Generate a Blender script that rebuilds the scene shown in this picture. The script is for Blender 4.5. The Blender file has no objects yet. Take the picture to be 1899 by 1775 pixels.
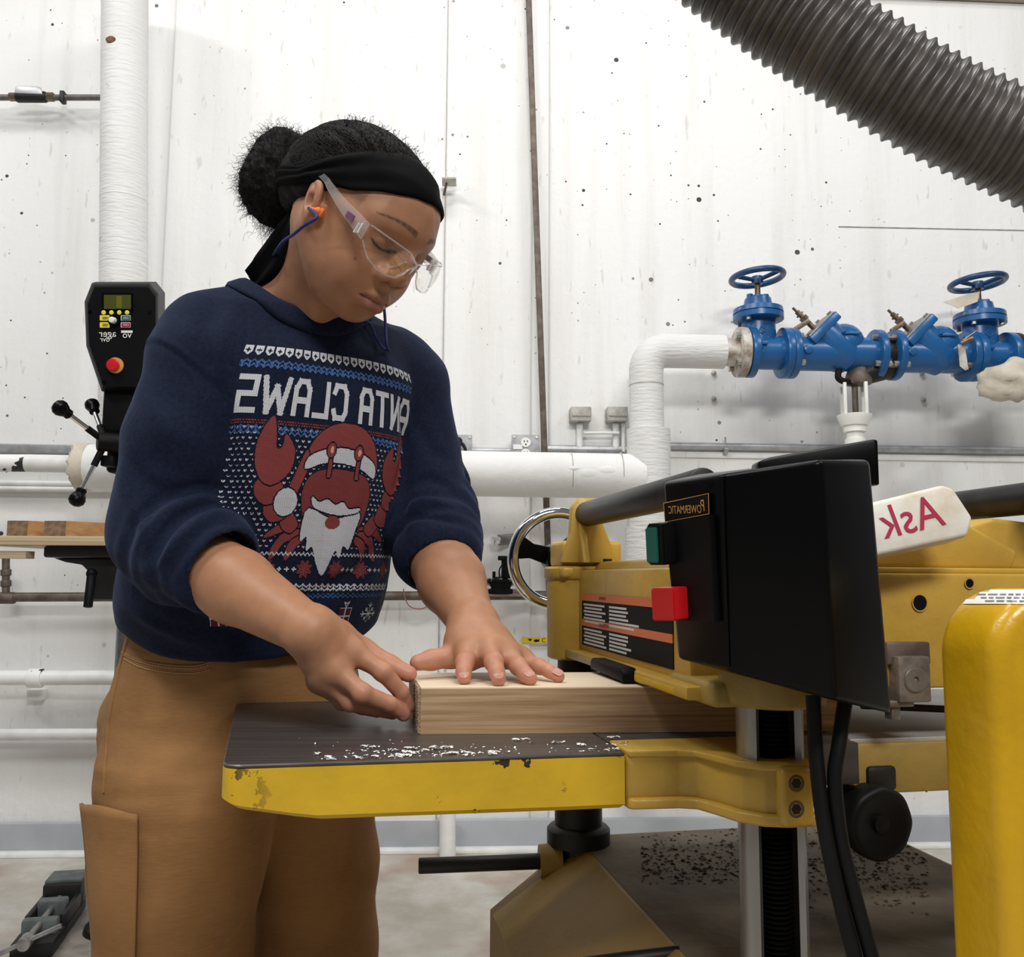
import bpy, bmesh, math, random
import numpy as np
from mathutils import Vector, Matrix, noise
from mathutils.bvhtree import BVHTree

random.seed(7); RNG = np.random.default_rng(7)
scene = bpy.context.scene
COL = scene.collection

# ------------------------------------------------------------------ camera
IW, IH, FPX = 1899, 1775, 1650.0
CX, CY = IW / 2, IH / 2
CAM = np.array([0.0, 0.0, 1.0])
_y, _p, _r = math.radians(3.0), math.atan((1070 - CY) / FPX), 0.006
FWD = np.array([math.sin(_y) * math.cos(_p), math.cos(_y) * math.cos(_p), math.sin(_p)])
_R = np.array([math.cos(_y), -math.sin(_y), 0.0]); _U = np.cross(_R, FWD)
RGT = _R * math.cos(_r) + _U * math.sin(_r)
UPV = _U * math.cos(_r) - _R * math.sin(_r)
cam_data = bpy.data.cameras.new('camera'); cam = bpy.data.objects.new('camera', cam_data); COL.objects.link(cam)
cam_data.sensor_fit = 'HORIZONTAL'; cam_data.sensor_width = 36.0; cam_data.lens = 36.0 * FPX / IW
cam_data.clip_start = 0.05; cam_data.clip_end = 60
cam.matrix_world = Matrix([[RGT[i], UPV[i], -FWD[i], CAM[i]] for i in range(3)] + [[0, 0, 0, 1]])
scene.camera = cam

# ------------------------------------------------------------------ world, lamps, exposure
world = bpy.data.worlds.new('hall'); scene.world = world; world.use_nodes = True
world.node_tree.nodes['Background'].inputs[0].default_value = (0.93, 0.96, 1.0, 1)
world.node_tree.nodes['Background'].inputs[1].default_value = 0.15
def area(name, loc, size, sy, power, target, color=(1.0, 0.98, 0.955)):
    l = bpy.data.lights.new(name, 'AREA'); l.shape = 'RECTANGLE'; l.size = size; l.size_y = sy
    l.energy = power; l.color = color
    o = bpy.data.objects.new(name, l); COL.objects.link(o); o.location = loc
    o.rotation_euler = (Vector(target) - Vector(loc)).to_track_quat('-Z', 'Y').to_euler()
# rows of high-bay strip lamps hanging over the shop
area('high_bay_lamp', (-1.5, 0.1, 4.3), 1.3, 0.35, 52, (-0.6, 1.4, 0.9))
area('high_bay_lamp', (0.7, -2.0, 3.7), 1.6, 0.5, 105, (0.5, 1.2, 0.9))
area('high_bay_lamp', (3.2, 0.6, 4.4), 1.3, 0.35, 44, (2.4, 2.6, 0.9))
area('high_bay_lamp', (-3.0, 1.6, 4.4), 1.3, 0.35, 34, (-2.0, 2.6, 0.9))
area('high_bay_lamp', (0.3, 1.75, 4.4), 1.6, 0.35, 38, (0.2, 2.3, 0.8))
vs = scene.view_settings
vs.view_transform = 'Standard'; vs.look = 'None'; vs.exposure = 0.0; vs.gamma = 1.0; vs.use_curve_mapping = False

# ------------------------------------------------------------------ pixel -> place helpers
def A(*v): return np.array(v, float)
def ray(px, py): return FWD + RGT * (px - CX) / FPX - UPV * (py - CY) / FPX
def P(px, py, d): return CAM + d * ray(px, py)
def RZ(px, py, z):
    r = ray(px, py); return CAM + r * ((z - CAM[2]) / r[2])
def RY(px, py, y):
    r = ray(px, py); return CAM + r * ((y - CAM[1]) / r[1])
def proj(p):
    v = np.asarray(p, float) - CAM; d = v @ FWD
    return CX + FPX * (v @ RGT) / d, CY - FPX * (v @ UPV) / d, d
WALL_Y = 3.43
def W(px, py, off=0.0): return RY(px, py, WALL_Y - off)
def unit(v): v = np.asarray(v, float); return v / np.linalg.norm(v)

# ------------------------------------------------------------------ object helpers
ORG = {}
def tag(o, label=None, cat=None, group=None, kind=None):
    if label: o['label'] = label
    if cat: o['category'] = cat
    if group: o['group'] = group
    if kind: o['kind'] = kind
    return o
def thing(name, loc, label, cat, group=None):
    o = bpy.data.objects.new(name, None); COL.objects.link(o); o.location = tuple(loc)
    o.empty_display_size = 0.05
    ORG[o.name] = np.array(loc, float)
    return tag(o, label, cat, group)
def mesh_obj(name, V, Fc, mat, parent=None, smooth=True, label=None, cat=None, group=None, kind=None, angle=None):
    V = np.asarray(V, float).reshape(-1, 3)
    org = ORG[parent.name] if parent else A((V[:, 0].min() + V[:, 0].max()) / 2, (V[:, 1].min() + V[:, 1].max()) / 2, V[:, 2].min())
    me = bpy.data.meshes.new(name)
    me.from_pydata((V - org).tolist(), [], Fc if isinstance(Fc, list) else np.asarray(Fc).tolist())
    me.update()
    o = bpy.data.objects.new(name, me); COL.objects.link(o)
    if parent: o.parent = parent
    else: o.location = tuple(org)
    ORG[o.name] = org
    if isinstance(mat, (list, tuple)):
        for m in mat: me.materials.append(m)
    elif mat: me.materials.append(mat)
    if smooth:
        if angle is None: me.shade_smooth()
        else:
            me.shade_smooth(); me.set_sharp_from_angle(angle=math.radians(angle))
    return tag(o, label, cat, group, kind)

class MB:
    """collects shapes (world coordinates) for one mesh"""
    def __init__(self): self.V = []; self.F = []; self.n = 0; self.M = []
    def add(self, V, Fc, mi=0):
        V = np.asarray(V, float).reshape(-1, 3)
        self.V.append(V); self.F += [tuple(int(i) + self.n for i in f) for f in Fc]; self.n += len(V)
        self.M += [mi] * len(Fc)
        return self
    def bm(self, bm, M=None, mi=0):
        bm.verts.ensure_lookup_table(); bm.verts.index_update()
        V = np.array([v.co[:] for v in bm.verts]); Fc = [[v.index for v in f.verts] for f in bm.faces]; bm.free()
        if M is not None: V = V @ M[0].T + M[1]
        return self.add(V, Fc, mi)
    # oriented box: centre, half sizes, axes, bevel
    def box(self, c, h, ax=None, bev=0.0, seg=2, mi=0):
        bm = bmesh.new(); bmesh.ops.create_cube(bm, size=2.0)
        for v in bm.verts: v.co = Vector((v.co.x * h[0], v.co.y * h[1], v.co.z * h[2]))
        if bev > 0: bmesh.ops.bevel(bm, geom=bm.edges[:], offset=bev, segments=seg, affect='EDGES', profile=0.5)
        ax = np.eye(3) if ax is None else np.array(ax, float)
        return self.bm(bm, (ax.T, np.asarray(c, float)), mi)
    # frustum between points
    def cyl(self, a, b, r0, r1=None, n=20, cap=True, bev=0.0, mi=0):
        a = np.asarray(a, float); b = np.asarray(b, float); r1 = r0 if r1 is None else r1
        w = unit(b - a); L = np.linalg.norm(b - a)
        prof = [(0, r0), (L, r1)] if bev <= 0 else [(0, r0 - bev), (bev * .3, r0 - bev * .3), (bev, r0), (L - bev, r1), (L - bev * .3, r1 - bev * .3), (L, r1 - bev)]
        return self.lathe(a, w, prof, n, cap, mi)
    def lathe(self, o, w, prof, n=24, cap=True, mi=0, sx=1.0, up=None):
        o = np.asarray(o, float); w = unit(w)
        t = A(0, 0, 1) if abs(w[2]) < .9 else A(1, 0, 0)
        if up is not None: t = np.asarray(up, float)
        e1 = unit(np.cross(t, w)); e2 = np.cross(w, e1)
        ang = np.linspace(0, 2 * math.pi, n, endpoint=False)
        V = []
        for (h, r) in prof:
            V.append(o + w * h + np.outer(np.cos(ang) * r * sx, e1) + np.outer(np.sin(ang) * r, e2))
        V = np.concatenate(V); Fc = []
        for i in range(len(prof) - 1):
            for j in range(n):
                k = (j + 1) % n
                Fc.append((i * n + j, i * n + k, (i + 1) * n + k, (i + 1) * n + j))
        if cap:
            Fc.append(tuple(range(n))[::-1]); m = (len(prof) - 1) * n; Fc.append(tuple(m + j for j in range(n)))
        return self.add(V, Fc, mi)
    def sphere(self, c, r, n=16, mi=0, ax=None):
        r = (r, r, r) if np.isscalar(r) else r
        bm = bmesh.new(); bmesh.ops.create_uvsphere(bm, u_segments=n, v_segments=max(6, n // 2), radius=1)
        ax = np.eye(3) if ax is None else np.array(ax, float)
        M = (np.diag(r) @ ax).T
        return self.bm(bm, (M, np.asarray(c, float)), mi)
    # swept tube along a polyline
    def tube(self, pts, r, n=10, cap=True, mi=0, closed=False, up=None, sx=1.0):
        pts = np.asarray(pts, float); m = len(pts)
        r = np.full(m, r) if np.isscalar(r) else np.asarray(r, float)
        T = np.gradient(pts, axis=0) if not closed else np.roll(pts, -1, 0) - np.roll(pts, 1, 0)
        T /= np.linalg.norm(T, axis=1)[:, None] + 1e-12
        e = A(0, 0, 1) if up is None else np.asarray(up, float)
        if abs(T[0] @ e) > .95: e = A(1, 0, 0)
        V = []; ang = np.linspace(0, 2 * math.pi, n, endpoint=False)
        e1 = unit(e - T[0] * (e @ T[0]))
        for i in range(m):
            e1 = unit(e1 - T[i] * (e1 @ T[i])); e2 = np.cross(T[i], e1)
            V.append(pts[i] + r[i] * (np.outer(np.cos(ang), e1) * sx + np.outer(np.sin(ang), e2)))
        V = np.concatenate(V); Fc = []
        for i in range(m if closed else m - 1):
            i2 = (i + 1) % m
            for j in range(n):
                k = (j + 1) % n
                Fc.append((i * n + j, i2 * n + j, i2 * n + k, i * n + k))
        if cap and not closed:
            Fc.append(tuple(range(n))); Fc.append(tuple((m - 1) * n + j for j in range(n))[::-1])
        return self.add(V, Fc, mi)
    # polygon (2-D points) in plane o,ex,ey extruded along ez by depth; optional bevel
    def prism(self, o, ex, ey, poly, d0, d1, bev=0.0, mi=0, seg=2):
        ex = np.asarray(ex, float); ey = np.asarray(ey, float); ez = np.cross(ex, ey)
        bm = bmesh.new()
        lo = [bm.verts.new((p[0], p[1], d0)) for p in poly]
        f = bm.faces.new(lo)
        r = bmesh.ops.extrude_face_region(bm, geom=[f])
        for v in r['geom']:
            if isinstance(v, bmesh.types.BMVert): v.co.z = d1
        bmesh.ops.recalc_face_normals(bm, faces=bm.faces[:])
        if bev > 0:
            bmesh.ops.bevel(bm, geom=bm.edges[:], offset=bev, segments=seg, affect='EDGES', profile=0.5)
        M = np.stack([ex, ey, ez], 1)
        return self.bm(bm, (M, np.asarray(o, float)), mi)
    def build(self, name, mat, parent=None, smooth=True, angle=35, **kw):
        o = mesh_obj(name, np.concatenate(self.V), self.F, mat, parent, smooth, angle=angle, **kw)
        if isinstance(mat, (list, tuple)): o.data.polygons.foreach_set('material_index', self.M)
        return o
def arc(c, e1, e2, r, a0, a1, n=16):
    t = np.radians(np.linspace(a0, a1, n))
    return np.asarray(c) + r * (np.outer(np.cos(t), e1) + np.outer(np.sin(t), e2))
def spline(pts, n=40):
    pts = np.asarray(pts, float); m = len(pts)
    pp = np.vstack([2 * pts[0] - pts[1], pts, 2 * pts[-1] - pts[-2]]); out = []
    for s in np.linspace(0, m - 1 - 1e-9, n):
        i = int(s); t = s - i; a, b, c, d = pp[i], pp[i + 1], pp[i + 2], pp[i + 3]
        out.append(.5 * (2 * b + (c - a) * t + (2 * a - 5 * b + 4 * c - d) * t * t + (3 * b - a - 3 * c + d) * t ** 3))
    return np.array(out)
def rrect(w, h, r, n=5):
    out = []
    for (sx, sy, a0) in ((1, -1, -90), (1, 1, 0), (-1, 1, 90), (-1, -1, 180)):
        for t in np.radians(np.linspace(a0, a0 + 90, n)):
            out.append((sx * (w - r) + r * math.cos(t), sy * (h - r) + r * math.sin(t)))
    return out
def text(name, s, size, o, ex, ey, mat, parent, depth=0.0, align='CENTER', mirror=True, sx=1.0):
    """flat lettering lying in the plane o, ex (reading-right in the photo), ey; mirrored as the photo shows"""
    cu = bpy.data.curves.new('lettering', 'FONT'); cu.body = s; cu.size = size; cu.align_x = align; cu.align_y = 'CENTER'
    cu.extrude = depth; cu.resolution_u = 3
    ob = bpy.data.objects.new('lettering', cu); COL.objects.link(ob)
    dg = bpy.context.evaluated_depsgraph_get(); dg.update()
    me = bpy.data.meshes.new_from_object(ob.evaluated_get(dg))
    V = np.array([v.co[:] for v in me.vertices]); Fc = [tuple(p.vertices) for p in me.polygons]
    bpy.data.objects.remove(ob); bpy.data.curves.remove(cu); bpy.data.meshes.remove(me)
    ex = np.asarray(ex, float); ey = np.asarray(ey, float); ez = np.cross(ex, ey)
    x = V[:, 0] * sx * (-1 if mirror else 1)
    Wd = np.asarray(o) + np.outer(x, ex) + np.outer(V[:, 1], ey) + np.outer(V[:, 2], ez)
    return mesh_obj(name, Wd, Fc, mat, parent, smooth=False)

# ------------------------------------------------------------------ materials
def mat(name, color, rough=0.5, metal=0.0, var=0.0, vscale=20.0, bump=0.0, bscale=60.0, color2=None, coat=0.0, spec=0.5, stretch=None):
    m = bpy.data.materials.new(name); m.use_nodes = True; nt = m.node_tree; b = nt.nodes['Principled BSDF']
    b.inputs['Roughness'].default_value = rough; b.inputs['Metallic'].default_value = metal
    b.inputs['Coat Weight'].default_value = coat; b.inputs['Specular IOR Level'].default_value = spec
    c = (*color, 1)
    tc = nt.nodes.new('ShaderNodeTexCoord'); src = tc.outputs['Object']
    if stretch:
        mp = nt.nodes.new('ShaderNodeMapping'); mp.inputs['Scale'].default_value = stretch
        nt.links.new(src, mp.inputs[0]); src = mp.outputs[0]
    n = nt.nodes.new('ShaderNodeTexNoise'); n.inputs['Scale'].default_value = vscale; n.inputs['Detail'].default_value = 5
    nt.links.new(src, n.inputs['Vector'])
    mx = nt.nodes.new('ShaderNodeMix'); mx.data_type = 'RGBA'
    c2 = color2 if color2 else tuple(x * (1 - var) for x in color)
    mx.inputs['A'].default_value = c; mx.inputs['B'].default_value = (*c2, 1)
    rp = nt.nodes.new('ShaderNodeMapRange'); rp.inputs[1].default_value = 0.4; rp.inputs[2].default_value = 0.65
    nt.links.new(n.outputs['Fac'], rp.inputs[0]); nt.links.new(rp.outputs[0], mx.inputs['Factor'])
    nt.links.new(mx.outputs['Result'], b.inputs['Base Color'])
    if bump > 0:
        n2 = nt.nodes.new('ShaderNodeTexNoise'); n2.inputs['Scale'].default_value = bscale; n2.inputs['Detail'].default_value = 4
        nt.links.new(src, n2.inputs['Vector'])
        bp = nt.nodes.new('ShaderNodeBump'); bp.inputs['Strength'].default_value = bump; bp.inputs['Distance'].default_value = 0.004
        nt.links.new(n2.outputs['Fac'], bp.inputs['Height']); nt.links.new(bp.outputs[0], b.inputs['Normal'])
    return m
class NT:
    """small helper for hand-made node materials"""
    def __init__(self, name):
        self.m = bpy.data.materials.new(name); self.m.use_nodes = True; self.t = self.m.node_tree
        self.b = self.t.nodes['Principled BSDF']; self.tc = self.t.nodes.new('ShaderNodeTexCoord')
    def link(self, a, b): self.t.links.new(a, b); return self
    def map(self, scale=(1, 1, 1), src='Object'):
        n = self.t.nodes.new('ShaderNodeMapping'); n.inputs['Scale'].default_value = scale
        self.link(self.tc.outputs[src], n.inputs[0]); return n.outputs[0]
    def noise(self, vec, scale, detail=4, rough=0.5):
        n = self.t.nodes.new('ShaderNodeTexNoise'); n.inputs['Scale'].default_value = scale; n.inputs['Detail'].default_value = detail
        n.inputs['Roughness'].default_value = rough; self.link(vec, n.inputs['Vector']); return n.outputs['Fac']
    def voro(self, vec, scale, out='Distance', rnd=1.0):
        n = self.t.nodes.new('ShaderNodeTexVoronoi'); n.inputs['Scale'].default_value = scale; n.inputs['Randomness'].default_value = rnd
        self.link(vec, n.inputs['Vector']); return n.outputs[out]
    def ramp(self, v, a, b, lo=0.0, hi=1.0):
        n = self.t.nodes.new('ShaderNodeMapRange'); n.inputs[1].default_value = a; n.inputs[2].default_value = b
        n.inputs[3].default_value = lo; n.inputs[4].default_value = hi; self.link(v, n.inputs[0]); return n.outputs[0]
    def math(self, op, a, b=None):
        n = self.t.nodes.new('ShaderNodeMath'); n.operation = op
        for i, x in enumerate((a, b)):
            if x is None: continue
            if isinstance(x, (int, float)): n.inputs[i].default_value = x
            else: self.link(x, n.inputs[i])
        return n.outputs[0]
    def sep(self, vec):
        n = self.t.nodes.new('ShaderNodeSeparateXYZ'); self.link(vec, n.inputs[0]); return n.outputs
    def mix(self, f, a, b):
        n = self.t.nodes.new('ShaderNodeMix'); n.data_type = 'RGBA'
        for k, x in (('A', a), ('B', b)):
            if isinstance(x, tuple): n.inputs[k].default_value = (*x, 1)
            else: self.link(x, n.inputs[k])
        if isinstance(f, (int, float)): n.inputs['Factor'].default_value = f
        else: self.link(f, n.inputs['Factor'])
        return n.outputs['Result']
    def bump(self, h, strength=0.3, dist=0.004, prev=None):
        n = self.t.nodes.new('ShaderNodeBump'); n.inputs['Strength'].default_value = strength; n.inputs['Distance'].default_value = dist
        self.link(h, n.inputs['Height'])
        if prev: self.link(prev, n.inputs['Normal'])
        return n.outputs[0]
    def done(self, color=None, rough=None, normal=None, metal=None):
        if color is not None:
            if isinstance(color, tuple): self.b.inputs['Base Color'].default_value = (*color, 1)
            else: self.link(color, self.b.inputs['Base Color'])
        if rough is not None:
            if isinstance(rough, (int, float)): self.b.inputs['Roughness'].default_value = rough
            else: self.link(rough, self.b.inputs['Roughness'])
        if metal is not None: self.b.inputs['Metallic'].default_value = metal
        if normal is not None: self.link(normal, self.b.inputs['Normal'])
        return self.m

M = {}
def wall_material(name, base):
    k = NT(name); o = k.map(); st = k.map((1, 1, .06)); di = k.map((1, 1, .25))
    c = k.mix(k.ramp(k.noise(st, 9, 6, .6), .5, .72, 0, .55), base, (.70, .69, .655))            # old runs and grime
    c = k.mix(k.ramp(k.noise(o, 1.7, 4), .48, .72, 0, .35), c, (.74, .73, .70))
    c = k.mix(k.ramp(k.noise(di, 40, 3), .66, .74, 0, .5), c, (.55, .53, .49))                       # scuffs
    d = k.voro(o, 15); cell = k.voro(o, 15, 'Color'); s = k.sep(cell)
    r = k.math('MULTIPLY', k.math('POWER', s[0], 6.0), .17)                                          # few large, many tiny bug holes
    hole = k.ramp(k.math('SUBTRACT', d, r), -.006, .006, 1, 0)
    dens = k.ramp(k.noise(o, .9, 2), .42, .55, 0, 1)
    keep = k.math('MULTIPLY', k.math('GREATER_THAN', s[1], .35), dens); hole = k.math('MULTIPLY', hole, keep)
    d2 = k.voro(o, 42); s2 = k.sep(k.voro(o, 42, 'Color')); r2 = k.math('MULTIPLY', k.math('POWER', s2[0], 8.0), .2)
    h2 = k.math('MULTIPLY', k.ramp(k.math('SUBTRACT', d2, r2), -.012, .012, 1, 0), dens)
    hole = k.math('MAXIMUM', hole, h2)
    c = k.mix(hole, c, (.05, .048, .045))
    h = k.math('SUBTRACT', k.math('ADD', k.noise(o, 30, 5, .6), k.math('MULTIPLY', k.noise(st, 24, 3), .6)), hole)
    return k.done(c, .75, k.bump(h, .35, .006))
M['wall'] = wall_material('painted_concrete', (.86, .86, .85))
def pipewrap(name, scale, base=(.84, .84, .83), strength=.5):
    k = NT(name); w = k.map(scale); o = k.map()
    n = k.noise(w, 9, 3, .5)
    c = k.mix(k.ramp(k.noise(o, 5, 5), .52, .75, 0, .5), base, (.66, .64, .60))
    c = k.mix(k.ramp(k.noise(o, 14, 3), .70, .76, 0, .6), c, (.45, .40, .34))
    return k.done(c, .6, k.bump(n, strength, .01))
M['wrap_v'] = pipewrap('pipe_canvas_vertical', (2.2, 2.2, 12), (.74, .74, .73), .4)
M['wrap_h'] = pipewrap('pipe_canvas_horizontal', (3, 3, 3), strength=.25)
M['white_paint'] = mat('white_pipe_paint', (.85, .85, .84), .45, var=.18, vscale=9, bump=.1)
M['white_plain'] = mat('white_plastic', (.86, .86, .82), .4, var=.05)
def flaked(name):
    k = NT(name); o = k.map()
    c = k.mix(k.ramp(k.noise(o, 11, 3), .50, .515), (.85, .85, .84), (.02, .02, .02))
    return k.done(c, .5)
M['flaked'] = flaked('white_paint_flaking_off_black_iron')
M['rust_iron'] = mat('dark_iron_pipe', (.095, .07, .055), .55, .3, color2=(.16, .13, .11), vscale=30, bump=.2)
M['grey_conduit'] = mat('grey_conduit', (.50, .51, .52), .4, .5, var=.25, vscale=30)
M['grey_box'] = mat('grey_cast_box', (.40, .41, .42), .5, .2, var=.2, vscale=40, bump=.1)
M['old_box'] = mat('painted_over_box', (.50, .48, .44), .6, var=.3, vscale=30, bump=.2)
M['black'] = mat('black_plastic', (.005, .005, .0055), .5, var=.2, spec=.12)
M['black_gloss'] = mat('black_gloss', (.0022, .0022, .0025), .3, var=.1, spec=.13)
M['black_iron'] = mat('black_iron', (.014, .013, .013), .5, .2, var=.3, bump=.15)
M['rubber'] = mat('black_rubber', (.006, .006, .0065), .5, var=.2, spec=.2)
M['screw_black'] = mat('slot_shade_black_screw', (.004, .004, .004), .7, var=.3, spec=.1)  # blackened to carry the shade inside the column slot
M['chrome'] = mat('chrome', (.82, .82, .83), .09, 1.0, var=.05)
M['steel'] = mat('worn_steel', (.44, .435, .43), .33, .85, color2=(.30, .29, .28), vscale=30, stretch=(1, 1, .15))
M['dull_steel'] = mat('dull_steel', (.33, .32, .31), .45, .8, var=.3, vscale=40)
M['bolt'] = mat('bolt_zinc', (.55, .53, .48), .35, .9, var=.4, vscale=60)
M['brass'] = mat('dirty_brass', (.24, .18, .13), .45, .7, var=.4, vscale=60)
def blue_material():
    k = NT('blue_valve_enamel'); o = k.map()
    c = k.mix(k.ramp(k.noise(o, 12, 4), .5, .8), (.012, .105, .30), (.01, .08, .23))
    c = k.mix(k.ramp(k.noise(o, 22, 5, .6), .66, .74, 0, .75), c, (.30, .29, .27))
    return k.done(c, .3, k.bump(k.noise(o, 60, 3), .15, .003))
M['blue'] = blue_material()
M['blue_dark'] = mat('dark_blue_enamel', (.010, .062, .17), .35, var=.3, vscale=30)
M['rusty_white'] = mat('rust_stained_white_flange', (.62, .59, .54), .5, .1, color2=(.30, .24, .19), vscale=26, bump=.2)
def yellow_material(name, base, dirt, chips=False, rough=.38):
    k = NT(name); o = k.map()
    c = k.mix(k.ramp(k.noise(o, 14, 4), .4, .7), base, tuple(x * .86 for x in base))
    c = k.mix(k.ramp(k.noise(o, 7, 6, .65), .58, .72, 0, dirt), c, (.20, .14, .045))
    if chips:
        ch = k.math('MULTIPLY', k.ramp(k.noise(o, 34, 4, .65), .63, .64), k.ramp(k.noise(o, 7, 2), .50, .56))
        ch2 = k.math('MULTIPLY', k.ramp(k.noise(o, 48, 4, .7), .60, .605), k.ramp(k.sep(o)[0], -.415, -.465)); ch = k.math('MAXIMUM', ch, ch2)
        c = k.mix(ch, c, (.03, .022, .012))
    return k.done(c, rough, k.bump(k.noise(o, 70, 3), .22, .004))
M['yellow'] = yellow_material('machine_yellow', (.63, .385, .02), .12)
M['yellow_edge'] = yellow_material('machine_yellow_chipped', (.68, .425, .018), .1, True)
M['mustard'] = yellow_material('mustard_casting', (.54, .335, .052), .22)
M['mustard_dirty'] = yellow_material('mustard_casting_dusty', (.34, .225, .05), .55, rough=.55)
M['guard'] = yellow_material('glossy_golden_guard', (.65, .37, .008), .03, rough=.28)
def table_material():
    k = NT('planer_bed_steel'); s = k.map((1.5, 60, 8)); o = k.map()
    c = k.mix(k.ramp(k.noise(s, 3, 5), .35, .7), (.075, .066, .062), (.125, .11, .105))
    c = k.mix(k.ramp(k.noise(o, 8, 4), .6, .75, 0, .4), c, (.19, .17, .16))
    return k.done(c, .36, k.bump(k.noise(s, 6, 3), .05, .002), .55)
M['bed'] = table_material()
M['outfeed'] = mat('pale_grey_bed', (.46, .46, .44), .4, .4, var=.2, vscale=20)
def wood(name, a, b, scale=(1.6, 40, 60), end=None, rough=.55):
    k = NT(name); s = k.map(scale)
    c = k.mix(k.ramp(k.noise(s, 2.6, 6, .62), .36, .66), a, b)
    return k.done(c, rough, k.bump(k.noise(s, 5, 4), .12, .002))
M['oak'] = wood('white_oak', (.56, .375, .21), (.33, .19, .09), (1.3, 40, 75))
M['oak_top'] = wood('oak_lit_from_above', (.82, .69, .50), (.74, .59, .41), (1.1, 22, 22))  # strong overhead light put into the pale colour of the board top
M['oak_end'] = mat('fuzzy_oak_end_grain', (.40, .28, .16), .8, color2=(.25, .16, .085), vscale=320, bump=.7, bscale=420)
M['pine'] = wood('scrap_wood_warm', (.46, .255, .10), (.30, .15, .055), (2, 14, 30))
M['scrap_end'] = mat('scrap_end_grain', (.24, .15, .085), .7, var=.45, vscale=70, bump=.3)
M['ply'] = wood('plywood_edge', (.62, .50, .33), (.36, .26, .15), (.5, 3, 90))
def concrete_floor():
    k = NT('stained_concrete_floor'); o = k.map()
    c = k.mix(k.ramp(k.noise(o, 3, 6, .6), .35, .68), (.60, .58, .535), (.46, .43, .375))
    c = k.mix(k.ramp(k.noise(o, 13, 6, .7), .48, .70, 0, .55), c, (.40, .36, .30))
    c = k.mix(k.ramp(k.noise(o, 1.5, 5, .6), .46, .66, 0, .8), c, (.30, .26, .20))
    c = k.mix(k.ramp(k.noise(o, 2.3, 3), .55, .68, 0, .6), c, (.30, .17, .10))
    c = k.mix(k.ramp(k.noise(k.map((1.3, 1, 1)), 1.9, 3), .66, .76, 0, .4), c, (.17, .26, .16))
    return k.done(c, .5, k.bump(k.noise(o, 40, 4), .12, .004))
M['floor'] = concrete_floor()
M['baseboard'] = mat('grey_baseboard', (.42, .44, .47), .5, var=.12, vscale=6)
M['trim'] = mat('beige_trim', (.50, .45, .37), .6, var=.15)
M['roller'] = mat('dark_steel_roller', (.030, .028, .027), .42, .4, var=.4, vscale=30)
def hose_material():
    k = NT('grey_ribbed_hose'); o = k.map()
    c = k.mix(k.ramp(k.noise(o, 16, 5), .4, .7), (.095, .085, .076), (.040, .035, .032))
    return k.done(c, .36, k.bump(k.noise(o, 45, 3), .15, .004))
M['hose'] = hose_material()
M['green'] = mat('green_button', (.004, .13, .09), .35)
M['red'] = mat('red_button', (.60, .008, .012), .35)
M['label_black'] = mat('black_label', (.009, .008, .008), .6, spec=.1)
M['label_orange'] = mat('orange_stripe', (.72, .16, .03), .4)
M['label_white'] = mat('label_white', (.82, .82, .80), .45)
M['gold_print'] = mat('gold_lettering', (.62, .33, .09), .4)
M['yellow_tape'] = mat('yellow_tape', (.80, .58, .02), .4)
M['crimson'] = mat('crimson_marker', (.42, .012, .06), .5)
M['white_wood'] = mat('white_painted_wood', (.80, .78, .72), .5, color2=(.62, .52, .36), vscale=18, bump=.15)
M['cloth_cream'] = mat('cream_wrap', (.66, .60, .50), .8, var=.3, vscale=12, bump=.4, bscale=25)
M['lcd'] = mat('olive_lcd', (.085, .095, .012), .2, var=.25, vscale=8)
M['knob_yellow'] = mat('panel_yellow', (.80, .68, .07), .4)
M['knob_white'] = mat('panel_white', (.82, .83, .84), .3)
M['panel_teal'] = mat('panel_teal', (.05, .12, .13), .4)
M['panel_red'] = mat('panel_crimson', (.35, .02, .06), .4)
M['panel_outline'] = mat('panel_outline', (.55, .58, .60), .4)
M['cast_grey'] = mat('grey_green_casting', (.13, .15, .15), .5, .2, var=.3, vscale=30, bump=.2)
M['wire_red'] = mat('red_wire', (.26, .10, .09), .5)

# ================================================================== the setting
def wall_panel(px0, px1, off, name='wall_panel', z1=3.30):
    x0 = W(px0, 500)[0]; x1 = W(px1, 500)[0]
    return x0, x1, off
# the back wall is one structure made of concrete panels with slightly different faces
wb = MB().box((0.2, WALL_Y + .16, 1.72), (5.2, .10, 1.72)).build('wall_back', M['wall'], kind='structure', smooth=False)
panels = [(-900, 300, .0), (300, 822, .030), (822, 986, .004), (1018, 2900, .010)]
ZT = W(1899, 8)[2]
for (a, b, off) in panels:
    x0, x1 = W(a, 600)[0], W(b, 600)[0]
    MB().box(((x0 + x1) / 2, WALL_Y + .03 - off / 2, ZT / 2), ((x1 - x0) / 2, .03 + off / 2, ZT / 2), bev=.012, seg=5).build('panel', M['wall'], wb)
x0, x1 = W(986, 600)[0], W(1018, 600)[0]
MB().box(((x0 + x1) / 2, WALL_Y + .035, ZT / 2), ((x1 - x0) / 2, .02, ZT / 2)).build('joint_strip', M['wall'], wb)
MB().box((0.2, WALL_Y - .02, ZT + .09), (5.2, .05, .09), bev=.01).build('trim_1', M['trim'], kind='structure')
MB().box((0.2, 0.4, -.05), (6.5, 3.4, .05)).build('floor', M['floor'], kind='structure', smooth=False)
zb0 = .105
MB().box((0.2, WALL_Y - .02, zb0 / 2 + .004), (5.2, .012, zb0 / 2), bev=.004).build('baseboard_back', M['baseboard'], kind='structure')
MB().box((0.2, WALL_Y - .04, .008), (5.2, .03, .008), bev=.003).build('trim_2', M['white_paint'], kind='structure')

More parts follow.
